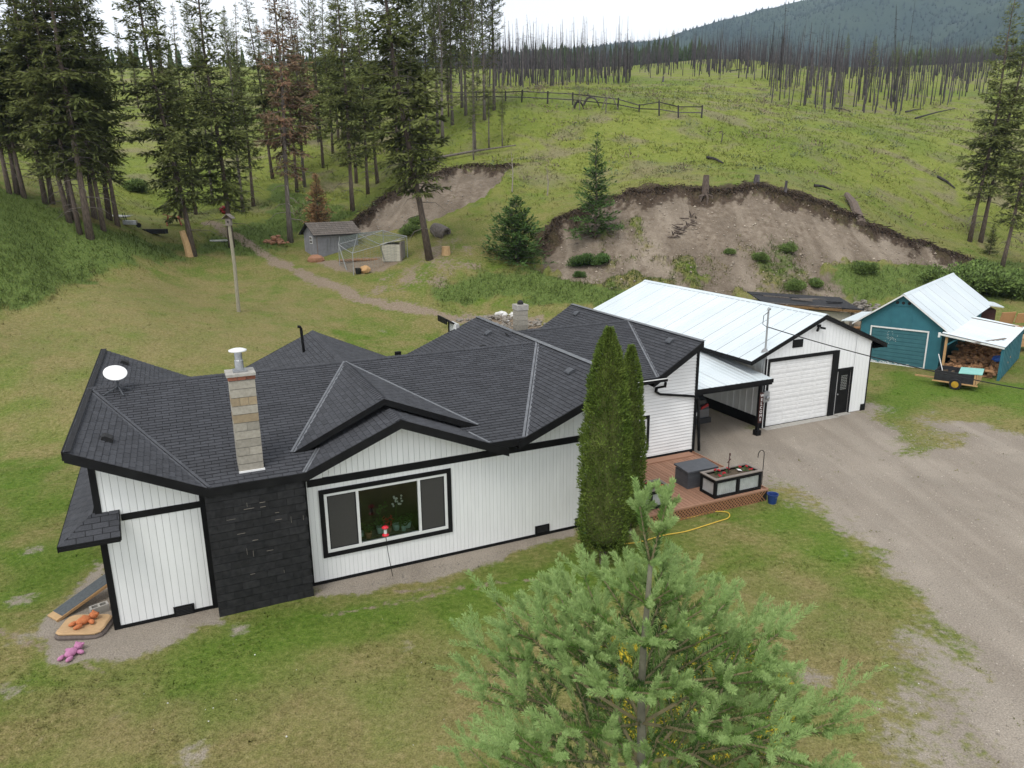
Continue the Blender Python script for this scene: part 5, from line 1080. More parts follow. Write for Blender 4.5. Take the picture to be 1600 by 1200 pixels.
# wood lean-to on its right
sheet('leanto_sheet', trf, metalroof, (.78, -.62, 2.2), (3.72, -.62, 1.80), None, (0, 1, 0), 9, 6.95/9, .02, .36)
MB().prism([(.62, -.60, 2.18), (3.68, -.60, 1.78), (3.68, -.60, 1.69), (.62, -.60, 2.08)], (0, .035, 0)).obj('bargeboard', whitepaint, trf); MB().box(.62, .72, -.62, -.5, 1.95, 2.2).obj('bargeboard', whitepaint, trf)
for x, y in ((.95, -.45), (3.55, -.5), (3.55, 2.8), (3.55, 6.1)): MB().box(x, x+.12, y, y+.12, 0, 2.14-.12*(x-.7)).obj('post', newwood if x < 1 else teal, ts)
MB().bar((1.05, -.4, 1.55), (1.6, -.4, 2.0), .08).obj('brace', teal, ts)
for k in range(12): MB().box(3.66, 3.69, -.5+k*.56, -.5+k*.56+.3, .05, 1.72).obj('side_slat', teal, ts)
MB().box(.9, 3.6, 6.1, 6.14, 0, 1.9).obj('back_board', firewood, ts)
MB().cbox((2.9, .15, 1.93), (.1, 2.6, .04), (0, .13, -.42)).obj('loose_board', oldwood, ts); MB().cbox((2.0, 5.6, 2.08), (2.6, .08, .04), (0, .13, .06)).obj('loose_board', oldwood, ts)
wr = random.Random(11); fwm = []
for k in range(6):
    b = MB(); L_ = .4; pr = [(-.075, -.05), (.08, -.05), (.03+wr.uniform(-.03, .03), .075)] if k % 2 else [(-.08, -.06), (.08, -.05), (.07, .04), (-.04, .06)]
    b.prism([(-L_/2, y, z) for y, z in pr], (L_, 0, 0)); fwm.append(b.mesh('firewood', firewood))
for k in range(150):
    row = k//25; x = wr.uniform(1.12, 3.5); y = wr.uniform(-.3, 1.5); z = .07+row*.12*(.4+.6*min(1, (y+.6)/1.4))+wr.uniform(-.02, .05)
    link('firewood', fwm[k % 6], None, TW(x, y, z), (wr.uniform(-.5, .5), wr.uniform(-.35, .35), -TA+wr.choice([wr.uniform(-.5, .5), 1.57+wr.uniform(-.5, .5)])), 'split firewood piece in the heap under the shed lean-to', 'firewood', 'firewood heap under the teal shed lean-to')
fp = MB()
for k in range(420):
    x, y = wr.uniform(1.1, 3.5), wr.uniform(1.4, 3.6); z = wr.uniform(0, .55+.35*(y-1.4)); fp.cbox((x, y, z+.06), (.4, .14, .11), (wr.uniform(-.3, .3), wr.uniform(-.3, .3), wr.uniform(0, 3.1)))
link('firewood_stack', fp.mesh('firewood_stack', firewood), None, TP, -TA, kind='stuff')
link('tarpaulin', MB().blob((0, 0, 0), (.28, .22, .16), 5, 12, 7, .25).mesh('tarpaulin', bluetarp), None, TW(3.35, .3, 1.0), 0, 'crumpled blue tarpaulin on top of the firewood', 'tarpaulin')
trl = thing('utility_trailer', 'small black board utility trailer with yellow wheel before the woodshed', 'trailer', TW(2.2, -3.0), -TA)
def tbx(n, m_, *a): return MB().box(*a).obj(n, m_, trl)
tbx('floor', blackply, -.9, .9, -.62, .62, .34, .38); tbx('side_board', blackply, -.9, .9, -.66, -.62, .34, .84); tbx('side_board', blackply, -.9, .9, .62, .66, .34, .84); tbx('end_board', blackply, -.93, -.9, -.66, .66, .34, .84); tbx('end_board', newwood, .9, .93, -.66, .66, .34, .84)
tbx('frame_rail', newwood, -1.0, 1.0, -.68, -.66, .27, .335); tbx('cross_board', newwood, .80, .88, -.69, -.66, .34, .84)
MB().bar((-.9, 0, .3), (-1.9, -.2, .34), .07).obj('tongue', newwood, trl)
for sy in (-1, 1):
    wh = MB().lathe([(.15, -.06), (.25, -.06), (.27, -.03), (.27, .03), (.25, .06), (.15, .06)], (.05, sy*.76, .27), 22, (0, 1, 0)).obj('wheel', rubber, trl)
    MB().lathe([(.02, -.01), (.15, .0), (.165, .066), (.05, .075)], (.05, sy*.76, .27), 14, (0, sy, 0)).obj('rim', yellowrim, wh)
link('mint_board', MB().cbox((0, 0, 0), (1.0, 1.3, .03), (.03, -.04, .1)).mesh('mint_board', mint), None, TW(2.75, -3.0, .875), -TA, 'pale mint painted panel lying across the trailer top', 'board')
link('pole', MB().tube([(0, 0, 0), (-.42, .3, 1.0)], .022, 6).mesh('pole', whitepaint), None, TW(1.55, -2.9, .45), -TA, 'thin white pole leaning out of the trailer', 'pole')
gt_ = MB()
for k in range(16): gt_.cbox((wr.uniform(-.3, .3), wr.uniform(-.4, .4), .05+wr.uniform(0, .25)), (.3, .12, .1), (wr.uniform(-.4, .4), wr.uniform(-.4, .4), wr.uniform(0, 3)))
link('trailer_load', gt_.mesh('trailer_load', soil), None, TW(1.75, -3.0, .38), -TA, 'dark tangled scrap load in the trailer front half', 'scrap load')
# boards and frames beyond the lean-to
def lumber(px, py, D, size, rz, m_, label, cat, nm, tilt=0.0, n=1):
    p = pd(px, py, D); r_ = thing(nm, label, cat, (p[0], p[1], max(0, p[2]-size[2]/2)), rz)
    for k in range(n): MB().cbox((0, 0, size[2]*(k+.5)/n), (size[0], size[1], size[2]/n*.86), (tilt, 0, 0)).obj('plank' if n > 1 else 'panel', m_, r_)
    return r_
lumber(1574, 497, 50, (1.1, .06, 1.0), .2, peach, 'square orange-brown particle board leaning behind the woodshed', 'board', 'particle_board', .2)
lumber(1596, 497, 50, (.8, .06, .8), .2, peach, 'second orange-brown board at the right frame edge', 'board', 'particle_board', .2)
lumber(1596, 532, 44, (1.6, 1.0, .5), .3, newwood, 'stack of fresh planks behind the woodshed corner', 'lumber stack', 'lumber_stack', 0, 5)
lumber(1560, 512, 49, (3.2, .2, .2), .25, newwood, 'long yellow beam lying on the pallet rail', 'beam', 'beam')
lumber(1592, 516, 46, (1.4, .9, .35), .3, tarblack, 'dark pallet pile by the woodshed rear corner', 'pallet', 'pallet_stack', 0, 3)
pz_ = MB(); 
p = pd(1541, 470, 48); shd = thing('tool_shelter', 'small brown-walled shelter with pale sheet roof behind the teal shed', 'shelter', (p[0], p[1], 0), -.3)
MB().box(-.8, .6, -.2, 1.2, 0, 1.9).obj('wall', signbrown, shd); MB().prism([(-1.0, -.6, 2.3), (.9, -.6, 2.1), (.9, 1.5, 2.1), (-1.0, 1.5, 2.3)], (0, 0, .06)).obj('roof', metalroof, shd)
# low lumber shed on the bank behind the garage
g0 = G(1262, 489); ls = thing('lumber_shed', 'low open shed with black felt roof behind the garage', 'shed', (21.0, 52.0, -.5), .05)
zg = float(zat(20.6, 52.0))
MB().prism([(-3.5, -.9, 2.42), (3.55, -.9, 1.80), (3.55, 2.4, 2.2), (-3.5, 2.4, 2.75)], (0, 0, .07)).obj('roof', tarblack, ls)
for k in range(9): MB().cbox((-3.1+k*.8, -.75+random.uniform(-.15, .1), 2.47-.088*(k*.8+.4)), (random.uniform(.7, 1.1), .16, .1), (random.uniform(-.1, .1), .09+random.uniform(-.05, .05), random.uniform(-.25, .25))).obj('loose_plank', random.choice((tarblack, oldwood, bark)), ls)
for k in range(7): MB().cbox((-2.6+k*.8, .9+random.uniform(-.6, .6), 2.62-.085*(k*.8+.9)+.1), (random.uniform(1.0, 1.9), .18, .08), (0, .09, random.uniform(-.6, .6))).obj('loose_plank', random.choice((tarblack, oldwood, bark_grey)), ls); MB().prism([(-3.5, -.93, 2.28), (3.55, -.93, 1.64), (3.55, -.93, 1.82), (-3.5, -.93, 2.44)], (0, .04, 0)).obj('fascia', newwood, ls)
for x in (-3.3, -.3, 2.95): MB().box(x, x+.16, -.8, -.64, 0, 2.3-.085*(x+3.5)).obj('post', oldwood, ls)
MB().prism([(-.7, -.62, .3), (2.9, -.62, .3), (2.9, -.62, 1.62), (-.7, -.62, 1.9)], (0, .03, 0)).obj('panel', plastic_tan, ls); MB().box(-3.5, 3.5, 2.3, 2.4, 0, 2.2).obj('back_wall', oldwood, ls)
for k in range(3): MB().tube([(1.2, -1.0-.05*k, .25+.2*k), (3.6, -1.2, .22+.2*k)], .1, 8).obj('log', firewood, ls)

# ------------------------------------------------------------------ chicken coop and its wire run
cA = G(496, 403); cB = G(566, 402); ca = math.atan2(cB[1]-cA[1], cB[0]-cA[0])
coop = thing('chicken_coop', 'small grey plank coop with weathered gable roof', 'coop', (cA[0], cA[1], cA[2]), R(38))
CW_, CD, CH = 3.9, 2.5, 2.0     # long wall along x, gable toward -x
MB().box(0, CW_, 0, CD, -.4, CH).obj('wall', greywood, coop)
cw_ = MB().prism([(0, 0, CH), (0, CD, CH), (0, CD/2, CH+.78)], (CW_, 0, 0)).obj('wall', greywood, coop)
for k in range(12): MB().box(k*CW_/12+.01, (k+1)*CW_/12-.01, -.02, 0, -.1, CH-.02).obj('wall_board', greywood, coop)
for k in range(9): 
    y0 = k*CD/9; MB().box(-.02, 0, y0+.01, y0+CD/9-.01, -.1, CH+.78*(1-abs((y0+CD/18)-CD/2)/(CD/2))-.06).obj('wall_board', greywood, coop)
crf = MB(); ov = .35
for sg in (-1, 1): crf.prism([(-.35, CD/2, CH+.90), (-.35, CD/2+sg*(CD/2+ov), CH-.10), (CW_+.2, CD/2+sg*(CD/2+ov), CH-.10), (CW_+.2, CD/2, CH+.90)], (0, 0, -.07))
crf = crf.obj('roof', tarblack, coop)
for r_ in range(7):
    for k in range(12):
        y0, y1 = CD/2-(CD/2+ov)*r_/7, CD/2-(CD/2+ov)*(r_+1)/7-.02; f0, f1 = r_/7, (r_+1)/7; x0 = -.37+(CW_+.6)*k/12; x1 = -.37+(CW_+.6)*(k+1)/12-.012
        MB().prism([(x0, y0, CH+.905-f0*1.0), (x1, y0, CH+.905-f0), (x1, y1, CH+.925-f1), (x0, y1, CH+.925-f1)], (0, 0, .015)).obj('shingle', oldshingle, crf)
cwn = MB().box(-.05, -.02, .75, 1.25, 1.15, 1.75).obj('window', whitepaint, coop)
for y in (.8, 1.03):
    for z in (1.2, 1.48): MB().box(-.056, -.05, y, y+.18, z, z+.23).obj('pane', carglass, cwn)
MB().box(.1, .9, -.05, -.02, .0, 1.8).obj('door', greywood, coop)
MB().box(.02, .1, -.05, -.02, 0, 1.9).obj('door_frame', oldwood, coop)
run = thing('chicken_run', 'wire covered run of thin pale poles beside the coop', 'poultry run', (cA[0], cA[1], cA[2]), R(38))
c0 = np.array(cA)
def rl(px, py, dz=0.0, D=None):
    p = G(px, py) if D is None else pd(px, py, D); q = p-c0; c, s = math.cos(R(38)), math.sin(R(38)); return Vector((q[0]*c+q[1]*s, -q[0]*s+q[1]*c, q[2]+dz))
Ds = 60.0
def rp_(px, py, D): return rl(px, py, 0, D)
post = [((531, 415), (531, 385)), ((553, 430), (565, 395)), ((637, 402), (641, 373))]
base = [rl(531, 415), rl(553, 430), rl(637, 402), rl(600, 392)]; topz = 1.6
n_ = MB(); 
tops = [Vector((b_.x, b_.y, b_.z+topz+.1)) for b_ in base]
for b_, t_ in zip(base, tops): MB().tube([b_-Z_*.2, t_], .035, 6).obj('post', greymetal, run)
tp = MB()
mid = Vector((CW_*.55, -.1, 1.7)); mid2 = Vector((CW_+.1, .2, 1.9))
for a_, b_ in ((tops[0], tops[1]), (tops[1], tops[2]), (tops[2], tops[3]), (tops[3], mid2), (tops[0], mid), (tops[0], tops[3]), (tops[1], mid2), (tops[1]*.5+tops[2]*.5, mid2), (tops[2], mid2)): tp.tube([a_, (a_+b_)/2-Z_*.05, b_], .032, 6)
tp.tube([tops[0], base[1]*.5+base[0]*.5], .04, 6); tp.tube([(tops[1]+tops[2])/2-Z_*.05, (base[1]+base[2])/2+Vector((1.0, 1.2, 0))], .04, 6); tp.obj('top_rails', greymetal, run)
net = MB()
for a_, b_, c_, d_ in ((tops[0], tops[1], tops[2], tops[3]), (tops[0], tops[3], mid2, mid)):
    for k in range(1, 12):
        s_ = k/12; net.bar(a_.lerp(b_, s_), d_.lerp(c_, s_)-Z_*.0, .012); net.bar(a_.lerp(d_, s_), b_.lerp(c_, s_), .012)
for i, j in ((0, 1), (1, 2), (2, 3)):
    for k in range(1, 9): s_ = k/9; net.bar(base[i].lerp(tops[i], s_), base[j].lerp(tops[j], s_), .008)
    for k in range(1, 16): s_ = k/16; net.bar(base[i].lerp(base[j], s_), tops[i].lerp(tops[j], s_), .008)
net.obj('wire_netting', wire, run, kind='stuff')
hp0 = G(612, 409); hut = thing('nest_box', 'cream ribbed lean-to nest hutch at the right end of the run', 'hutch', hp0, R(-8))
for k in range(5): MB().box(-.75, .75, -.04, .0, .05+k*.27, .30+k*.27).obj('board', plastic_tan, hut)
MB().prism([(-.75, 0, 0), (-.75, 1.1, 0), (-.75, 1.1, 1.5), (-.75, 0, 1.38)], (1.5, 0, 0)).obj('box', plastic_tan, hut); MB().prism([(-.85, -.12, 1.4), (.85, -.12, 1.72), (.85, 1.2, 1.72), (-.85, 1.2, 1.4)], (0, 0, .05)).obj('roof', plastic_tan, hut); MB().box(.78, .86, -.1, 1.1, 0, 1.62).obj('side_board', oldwood, hut)
def heap(nm, p, r_, h_, n, size, ms, label, cat, seed=1):
    b = MB(); q = random.Random(seed)
    for k in range(n):
        a_, d = q.uniform(0, 6.3), q.random()**.6*r_; s_ = size*q.uniform(.5, 1.4); b.blob((d*math.cos(a_), d*math.sin(a_)*.7, h_*(1-d/r_)*q.random()+s_*.3), (s_, s_*q.uniform(.6, 1), s_*q.uniform(.4, .8)), k, 7, 5, .3)
    kw = dict(kind='stuff') if not label else dict(label=label, cat=cat)
    return link(nm, b.mesh(nm, ms), None, p, 0, **kw)
link('bucket', MB().lathe([(.2, 0), (.26, .45), (.24, .45), (.18, .05), (0, .05)], (0, 0, 0), 14).mesh('bucket', carglass), None, G(560, 428), 0, 'dark waterer pail in the front corner of the run', 'pail')
link('feed_sack', MB().blob((0, 0, .3), (.4, .3, .32), 4, 12, 7, .12).mesh('feed_sack', newwood), None, G(571, 427), 0, 'tan feed sack slumped in the front corner of the run', 'sack')
link('dirt_mound', MB().blob((0, 0, .1), (.7, .55, .45), 7, 14, 8, .1).mesh('dirt_mound', clay), None, G(494, 408), 0, 'small orange clay mound below the coop door', 'mound')
link('log', MB().tube([(-1.6, 0, .12), (0, .1, .14), (1.6, 0, .12)], .12, 8).mesh('log', firewood), None, G(560, 409), .15, 'old log lying across the floor of the run', 'log')
link('hollow_log', MB().lathe([(.5, 0), (.62, .6), (.58, 1.5), (.42, 1.5), (.42, 1.2), (0, 1.1)], (0, 0, .5), 14, (.75, -.55, -.30)).mesh('hollow_log', bark_grey), None, pd(678, 366, 65), 0, 'grey hollow log end sticking out of the slope by the leaning fir', 'log')
link('stump', MB().lathe([(.42, -.3), (.34, .3), (.33, .62), (0, .64)], (0, 0, 0), 12).mesh('stump', plywood), None, G(697, 397), 0, 'pale cut stump on the slope under the hollow log', 'stump')
heap('brick_pile', G(432, 380), 1.1, .7, 34, .2, clay, 'heap of orange rubble bricks beside the path', 'rubble heap', 3)
heap('rubble_pile', G(792, 502), 3.4, .35, 150, .16, rock, None, None, 5)
heap('rock_pile', G(1352, 486), 2.6, .7, 190, .20, rock, None, None, 6)
for k, (px, py, s_) in enumerate(((783, 494, .32), (803, 494, .26), (790, 503, .22))):
    link('white_rock', MB().blob((0, 0, s_*.4), (s_*1.3, s_, s_*.7), k, 9, 6, .25).mesh('white_rock', whiterock), None, G(px, py), 0, ['largest bright white rock on the rubble pile behind the house', 'white rock lying nearest the rear chimney', 'small white rock in front on the rubble pile'][k], 'rock')
# scattered yard things at the wood edge
p = G(272, 352); tbl = thing('picnic_table', 'faded red tilted picnic table under the firs', 'table', p, .5)
MB().cbox((0, 0, .75), (1.7, .8, .06), (0, .28, 0)).obj('top', redpaint, tbl); q = MB(); [q.bar((x, y, 0), (x*.7, -y, .75), .08) for x in (-.6, .6) for y in (-.4, .4)]; q.obj('legs', redpaint, tbl)
link('trough', MB().prism([(-1.0, -.25, .05), (1.0, -.25, .05), (1.0, .25, .05), (-1.0, .25, .05)], (0, 0, .38)).mesh('trough', rubber), None, G(243, 366), -.1, 'long dark trough lying in the grass before the firs', 'trough')
wbw_ = thing('wheelbarrow', 'silver wheelbarrow with upturned dark handles among the firs', 'wheelbarrow', G(205, 356), .2)
MB().prism([(-.5, -.32, .3), (.5, -.26, .25), (.5, .26, .25), (-.5, .32, .3)], (0, 0, .32)).obj('tray', steel, wbw_); q = MB(); [q.tube([(-.3, sy*.25, .3), (-.45, sy*.28, 1.2)], .03, 6) for sy in (-1, 1)]; q.obj('handles', rubber, wbw_); MB().lathe([(.1, -.05), (.2, -.05), (.2, .05), (.1, .05)], (.6, 0, .2), 14, (0, 1, 0)).obj('wheel', rubber, wbw_)
link('tub', MB().blob((0, 0, .35), (.5, .4, .4), 2, 12, 8, .1).mesh('tub', redlens), None, G(352, 334), 0, 'bright red plastic tub on the slope beside the big fir', 'tub')
link('tarpaulin', MB().blob((0, 0, .05), (1.4, .5, .12), 6, 14, 6, .3).mesh('tarpaulin_white', whiterock), None, G(180, 339), 0, 'white sheet lying in the grass behind the fir trunks', 'sheet')
link('pipe_bundle', MB().tube([(-.7, 0, .1), (.7, .1, .12)], .08, 6).tube([(-.6, .2, .08), (.7, .3, .1)], .06, 6).mesh('pipe_bundle', whiterock), None, G(341, 378), 0, 'short white pipes lying in the tall grass behind the birdhouse pole', 'pipes')
bhp = G(373, 487); bz = pd(358, 352, bhp[1]); bh = thing('birdhouse_pole', 'tall weathered pole topped by a small pitched birdhouse', 'birdhouse', bhp)
dx = Vector(bz-bhp); dx.y = 0
MB().tube([(0, 0, -.3), dx*.55+Vector((.06, 0, 0)), dx], [.13, .115, .10], 8).obj('pole', polewood, bh)
bo = MB().cbox((dx.x, 0, dx.z+.2), (.34, .32, .42)).obj('box', oldwood, bh); MB().prism([(dx.x-.33, -.32, dx.z+.40), (dx.x, -.32, dx.z+.68), (dx.x, .32, dx.z+.68), (dx.x-.33, .32, dx.z+.40)], (0, 0, .04)).prism([(dx.x+.33, -.32, dx.z+.40), (dx.x, -.32, dx.z+.68), (dx.x, .32, dx.z+.68), (dx.x+.33, .32, dx.z+.40)], (0, 0, .04)).obj('roof', bark_grey, bh)
MB().lathe([(.06, 0), (.06, .02)], (dx.x+.02, -.21, dx.z+.22), 10, (0, -1, 0)).obj('entrance', rubber, bo)

# ------------------------------------------------------------------ trees
def conifer(seed, h, r, cb, nm, style='fir', bark_m=bark, dead=0.0, lean_top=0.0):
    q = np.random.default_rng(seed); rr = random.Random(seed)
    tr_ = .0062*h+.04
    sway = [(math.sin(k*.9+seed)*.012*h*(k/8), math.cos(k*.7+seed*2)*.012*h*(k/8), h*k/8) for k in range(9)]
    tp = MB().tube([(sway[k][0], sway[k][1], sway[k][2]-(.4 if k == 0 else 0)) for k in range(9)], [tr_*(1.35 if k == 0 else 1-.95*k/8)+.01 for k in range(9)], 8)
    lm = MB(); Bs = []; Ds_ = []; Ls = []; Ws = []
    z = cb*h
    def axis(zz): 
        k = min(zz/h*8, 7.999); i = int(k); f = k-i; return np.array([sway[i][j]*(1-f)+sway[i+1][j]*f for j in range(3)])
    dz = .42 if style != 'young' else .16*h/5
    while z < h-.15:
        s = (z-cb*h)/(h-cb*h); nb_ = rr.choice((4, 5, 5, 6)) if style != 'pine' else rr.choice((4, 4, 5))
        if style == 'fir': pr = (1-s)**.8*min(1, .5+2.2*s)
        elif style == 'pine': pr = min(1, .35+1.6*s)*(1-s**2.2)**.8
        else: pr = (1-s)**.85
        a0 = rr.uniform(0, 6.28)
        for k in range(nb_):
            Lb = max(.12, r*pr*(rr.uniform(.32, 1.25) if style == 'fir' else rr.uniform(.5, 1.2))); az = a0+k*6.283/nb_+rr.uniform(-.35, .35)
            if style == 'fir' and rr.random() < .14: continue
            el = math.radians({'fir': -20+52*s, 'pine': 5+45*s, 'young': -4+45*s}[style]+rr.uniform(-9, 9))
            b0 = axis(z+rr.uniform(-.15, .15)); hd = np.array([math.cos(az), math.sin(az), 0]); d = hd*math.cos(el)+np.array([0, 0, math.sin(el)]); sd_ = np.array([-hd[1], hd[0], 0])
            n = max(3, int(Lb/(.11 if style == 'fir' else .12)*(1.0 if style != 'pine' else .75)))
            f = np.sort(q.uniform({'fir': .14, 'pine': .42, 'young': .08}[style], 1.0, n))
            P = b0+d*(f*Lb)[:, None]; P[:, 2] += (f**2)*Lb*(.10 if style == 'fir' else .12)-f*Lb*.03
            sg = np.where(np.arange(n) % 2, 1, -1)
            tl = np.clip(Lb*.42*(1.05-.75*f)+.12, .14, .95 if style == 'fir' else .5)*q.uniform(.7, 1.25, n)
            td_ = norm(d*.62+sd_*sg[:, None]*.72+np.array([0, 0, -.16 if style == 'fir' else .22])+q.normal(size=(n, 3))*.2)
            m = 3 if style == 'fir' else 3
            for j in range(m):
                fr = j/m; Bs.append(P+td_*(tl*fr)[:, None]+q.normal(size=(n, 3))*.03); Ds_.append(norm(td_+q.normal(size=(n, 3))*.33)); Ls.append(tl*.55+.10); Ws.append((tl*.14+.042)*q.uniform(.7, 1.3, n))
            if Lb > .5: lm.tube([b0, b0+d*Lb*.5, b0+d*Lb*.95+np.array([0, 0, .05*Lb])], [.016+.007*Lb, .012+.004*Lb, .006], 4, False)
        z += dz*rr.uniform(.75, 1.3)
    # dead lower limbs
    zz = .08*h
    while zz < cb*h+.15*h and style != 'young':
        for k in range(rr.choice((1, 2, 3))):
            az = rr.uniform(0, 6.28); Lb = r*rr.uniform(.25, .75); b0 = axis(zz); hd = np.array([math.cos(az), math.sin(az), 0])
            lm.tube([b0, b0+hd*Lb*.6+np.array([0, 0, -.08*Lb]), b0+hd*Lb+np.array([0, 0, -.4*Lb])], [.028, .018, .006], 4, False)
        zz += rr.uniform(.4, 1.1)
    B = np.vstack(Bs); D = np.vstack(Ds_); Sd = norm(np.cross(D, norm(q.normal(size=D.shape)*.5+np.array([0, 0, 1]))))
    Vv, Ff = diamonds(B, D, Sd, np.concatenate(Ls), np.concatenate(Ws))
    return tp.mesh('trunk', bark_m, True), lm.mesh('limbs', deadbranch if dead else bark_grey), np_mesh('crown', Vv, Ff, nm), h
PROTO = {
 'firA': conifer(1, 27, 3.7, .14, fir), 'firB': conifer(2, 25, 3.1, .18, fir), 'firC': conifer(3, 24, 2.5, .21, fir), 'firD': conifer(4, 28, 4.1, .15, fir), 'firE': conifer(21, 30, 3.9, .18, fir),
 'pineA': conifer(5, 23, 2.6, .26, fir_light, 'pine', bark_grey), 'pineB': conifer(6, 22, 2.3, .24, fir_light, 'pine', bark_grey), 'pineC': conifer(7, 20, 1.7, .36, fir_light, 'fir', bark_grey),
 'brown': conifer(8, 22, 2.6, .24, fir_brown, 'fir', bark_grey, 1), 'young': conifer(9, 8.4, 2.15, .05, fir_young, 'young'), 'bushy': conifer(10, 5.0, 2.6, .02, fir_young, 'young'), 'orange': conifer(12, 4.8, 1.5, .04, fir_orange, 'young'), 'youngB': conifer(13, 8.4, 2.0, .05, fir_light, 'young')}
def plant(kind, p, h, label, cat='tree', group=None, lean=0.0, leany=0.0, wide=1.0, nm=None, spin=None):
    tm, lm, cm, h0 = PROTO[kind]; k = h/h0
    M = Euler((leany, 0, 0)).to_matrix() @ Euler((0, lean, 0)).to_matrix() @ Euler((0, 0, random.uniform(0, 6.28) if spin is None else spin)).to_matrix()
    r_ = thing(nm or ('pine_tree' if kind.startswith('pine') else 'fir_tree'), label, cat, p, tuple(M.to_euler()), group, (k*wide, k*wide, k))
    for n, m_ in (('trunk', tm), ('limbs', lm), ('crown', cm)): link(n, m_, r_, kind=None if n == 'trunk' else 'stuff')
    return r_
FG = 'firs of the wood behind the lawn'
GEN = 'tall dark green fir among the others of the wood behind the lawn'
T = [  # kind, base x, base y, height, lean deg, label
 ('firB', 15, 302, 24, -2, 'fir at the far left frame edge, left of two slim firs'), ('firC', 27, 303, 22, 0, 'slim fir second from the left frame edge'), ('firB', 38, 309, 23, -3, 'fir leaning slightly left, third from the left frame edge'), ('firC', 71, 318, 24, 0, 'fir behind the left clump, left of a near twin'), ('firA', 82, 318, 24, 1, 'fir behind the left clump, right of a near twin'),
 ('firB', 109, 347, 25, -6, 'fir with a strongly leaning trunk at the left, on the grass bank edge'), ('firA', 117, 343, 27, -2, 'full fir right beside the strongly leaning trunk'), ('firC', 125, 365, 26, -3, 'fir between the leaning trunk and the lowest standing fir'), ('firB', 141, 372, 28, -1, 'fir with the lowest standing trunk foot of the left clump on the bank'),
 ('firC', 148, 341, 24, 0, 'slim fir behind the lowest standing fir of the left clump'), ('firB', 162, 360, 26, -2, 'leaning fir in the middle right of the left clump'), ('firA', 171, 343, 27, 0, 'thick fir behind the right half of the left clump'), ('firC', 184, 353, 26, -2, 'rightmost fir trunk of the left clump beside the wheelbarrow'),
 ('firD', 303, 400, 28, -5.5, 'large fir leaning left from a split stump at the lawn edge'), ('firC', 282, 340, 24, 0, 'dark trunk directly behind the big lawn edge fir'), ('firC', 306, 335, 22, 0, 'slim fir just right behind the big lawn edge fir'), ('pineB', 333, 318, 22, 0, 'thin pine between the lawn edge fir and the birdhouse pole'),
 ('firA', 362, 386, 29, -1.2, 'tall full fir standing right behind the birdhouse pole'), ('pineB', 380, 331, 21, 0, 'thin pine right behind the tall full fir of the birdhouse pole'), ('firC', 396, 322, 23, 0, 'slim fir on the slope right of the birdhouse pole'),
 ('firB', 426, 279, 24, -3, 'left leaning fir left of the reddish dying fir'), ('firC', 447, 281, 23, -1, 'dark slim fir just left behind the reddish dying fir'), ('brown', 454, 378, 27, 1, 'dying fir with reddish brown crown and thick bare trunk left of the coop'), ('brown', 476, 292, 23, 0, 'fir with thinning brownish crown in the middle of the wood'), ('firC', 464, 300, 24, 0, 'fir just right behind the reddish dying fir'),
 ('firB', 551, 329, 27, 0, 'fir with a pale straight trunk standing behind the coop roof'), ('firC', 557, 286, 22, 0, 'slim dark fir behind the pale straight trunk above the coop'), ('firB', 575, 303, 24, 0, 'fir on the slope between coop roof and left dirt slip'), ('firC', 590, 286, 22, -2, 'short leaning fir at the upper end of the left slip rim'), ('firB', 505, 262, 25, 0, 'fir in the middle of the wood above the dead orange spruce'), ('firC', 520, 240, 24, 0, 'slim fir in the middle of the wood, higher on the slope'), ('firB', 536, 216, 23, 0, 'fir high on the slope left of the big leaning fir'), ('pineB', 498, 222, 22, 0, 'thin pine high on the slope above the dying firs'),
 ('firE', 671, 405, 30, -7.5, 'big leaning fir in front of the left dirt slip, with bare twisted lower limbs'),
 ('firC', 622, 252, 24, -1, 'fir directly behind the big leaning fir trunk'), ('pineA', 641, 230, 22, 0, 'pine just right behind the big leaning fir trunk')]
for k, px, py, h, ln, lb in T:
    p = G(px, py); h = h*(.97 if h > 26.5 or px in (141, 551) else .86); plant(k, p, h*random.uniform(.9, 1.08), lb or GEN, 'fir', FG, R(ln), wide=random.uniform(.9, 1.08))
for i in range(30):                      # deeper rows of the same wood
    px = -60+i*26+random.uniform(-10, 10); py = random.uniform(168, 228) if i % 2 else random.uniform(120, 170)
    plant(random.choice(('firB', 'firC', 'pineB', 'firC')), G(px, py), random.uniform(13, 20), GEN, 'fir', FG, wide=random.uniform(.85, 1.0))
PG = 'pines on the slope edge above the left dirt slip'; PGEN = 'slender bare-trunked pine on the slope above the left dirt slip'
for k, px, py, h in (('pineA', 667, 208, 21), ('pineB', 684, 208, 22), ('pineA', 692, 223, 23), ('pineB', 707, 195, 22), ('pineA', 722, 168, 22), ('pineC', 740, 250, 9), ('pineA', 757, 187, 23), ('pineB', 742, 238, 19), ('pineC', 764, 231, 10), ('pineB', 772, 172, 22), ('pineA', 728, 180, 23), ('pineC', 785, 230, 8), ('pineB', 650, 180, 22), ('pineA', 700, 160, 22)):
    plant(k, G(px, py), h, PGEN if h > 15 else 'thin short half-bare pine sapling below the pines on the slip edge', 'pine', PG if h > 15 else 'pine saplings on the slip edge')
plant('firB', G(1515, 377), 24.5, 'left of the twin-trunk firs standing right of the large dirt bank', 'fir', 'firs at the right edge', R(3)); plant('firC', G(1532, 378), 25.5, 'right of the twin-trunk firs standing right of the large dirt bank', 'fir', 'firs at the right edge', R(4))
plant('firB', G(1566, 416), 21, 'lone fir at the right frame edge, lowest on the slope', 'fir', 'firs at the right edge', R(5))
plant('firA', G(1640, 330), 22, 'fir cut by the right frame edge, upper slope', 'fir', 'firs at the right edge')
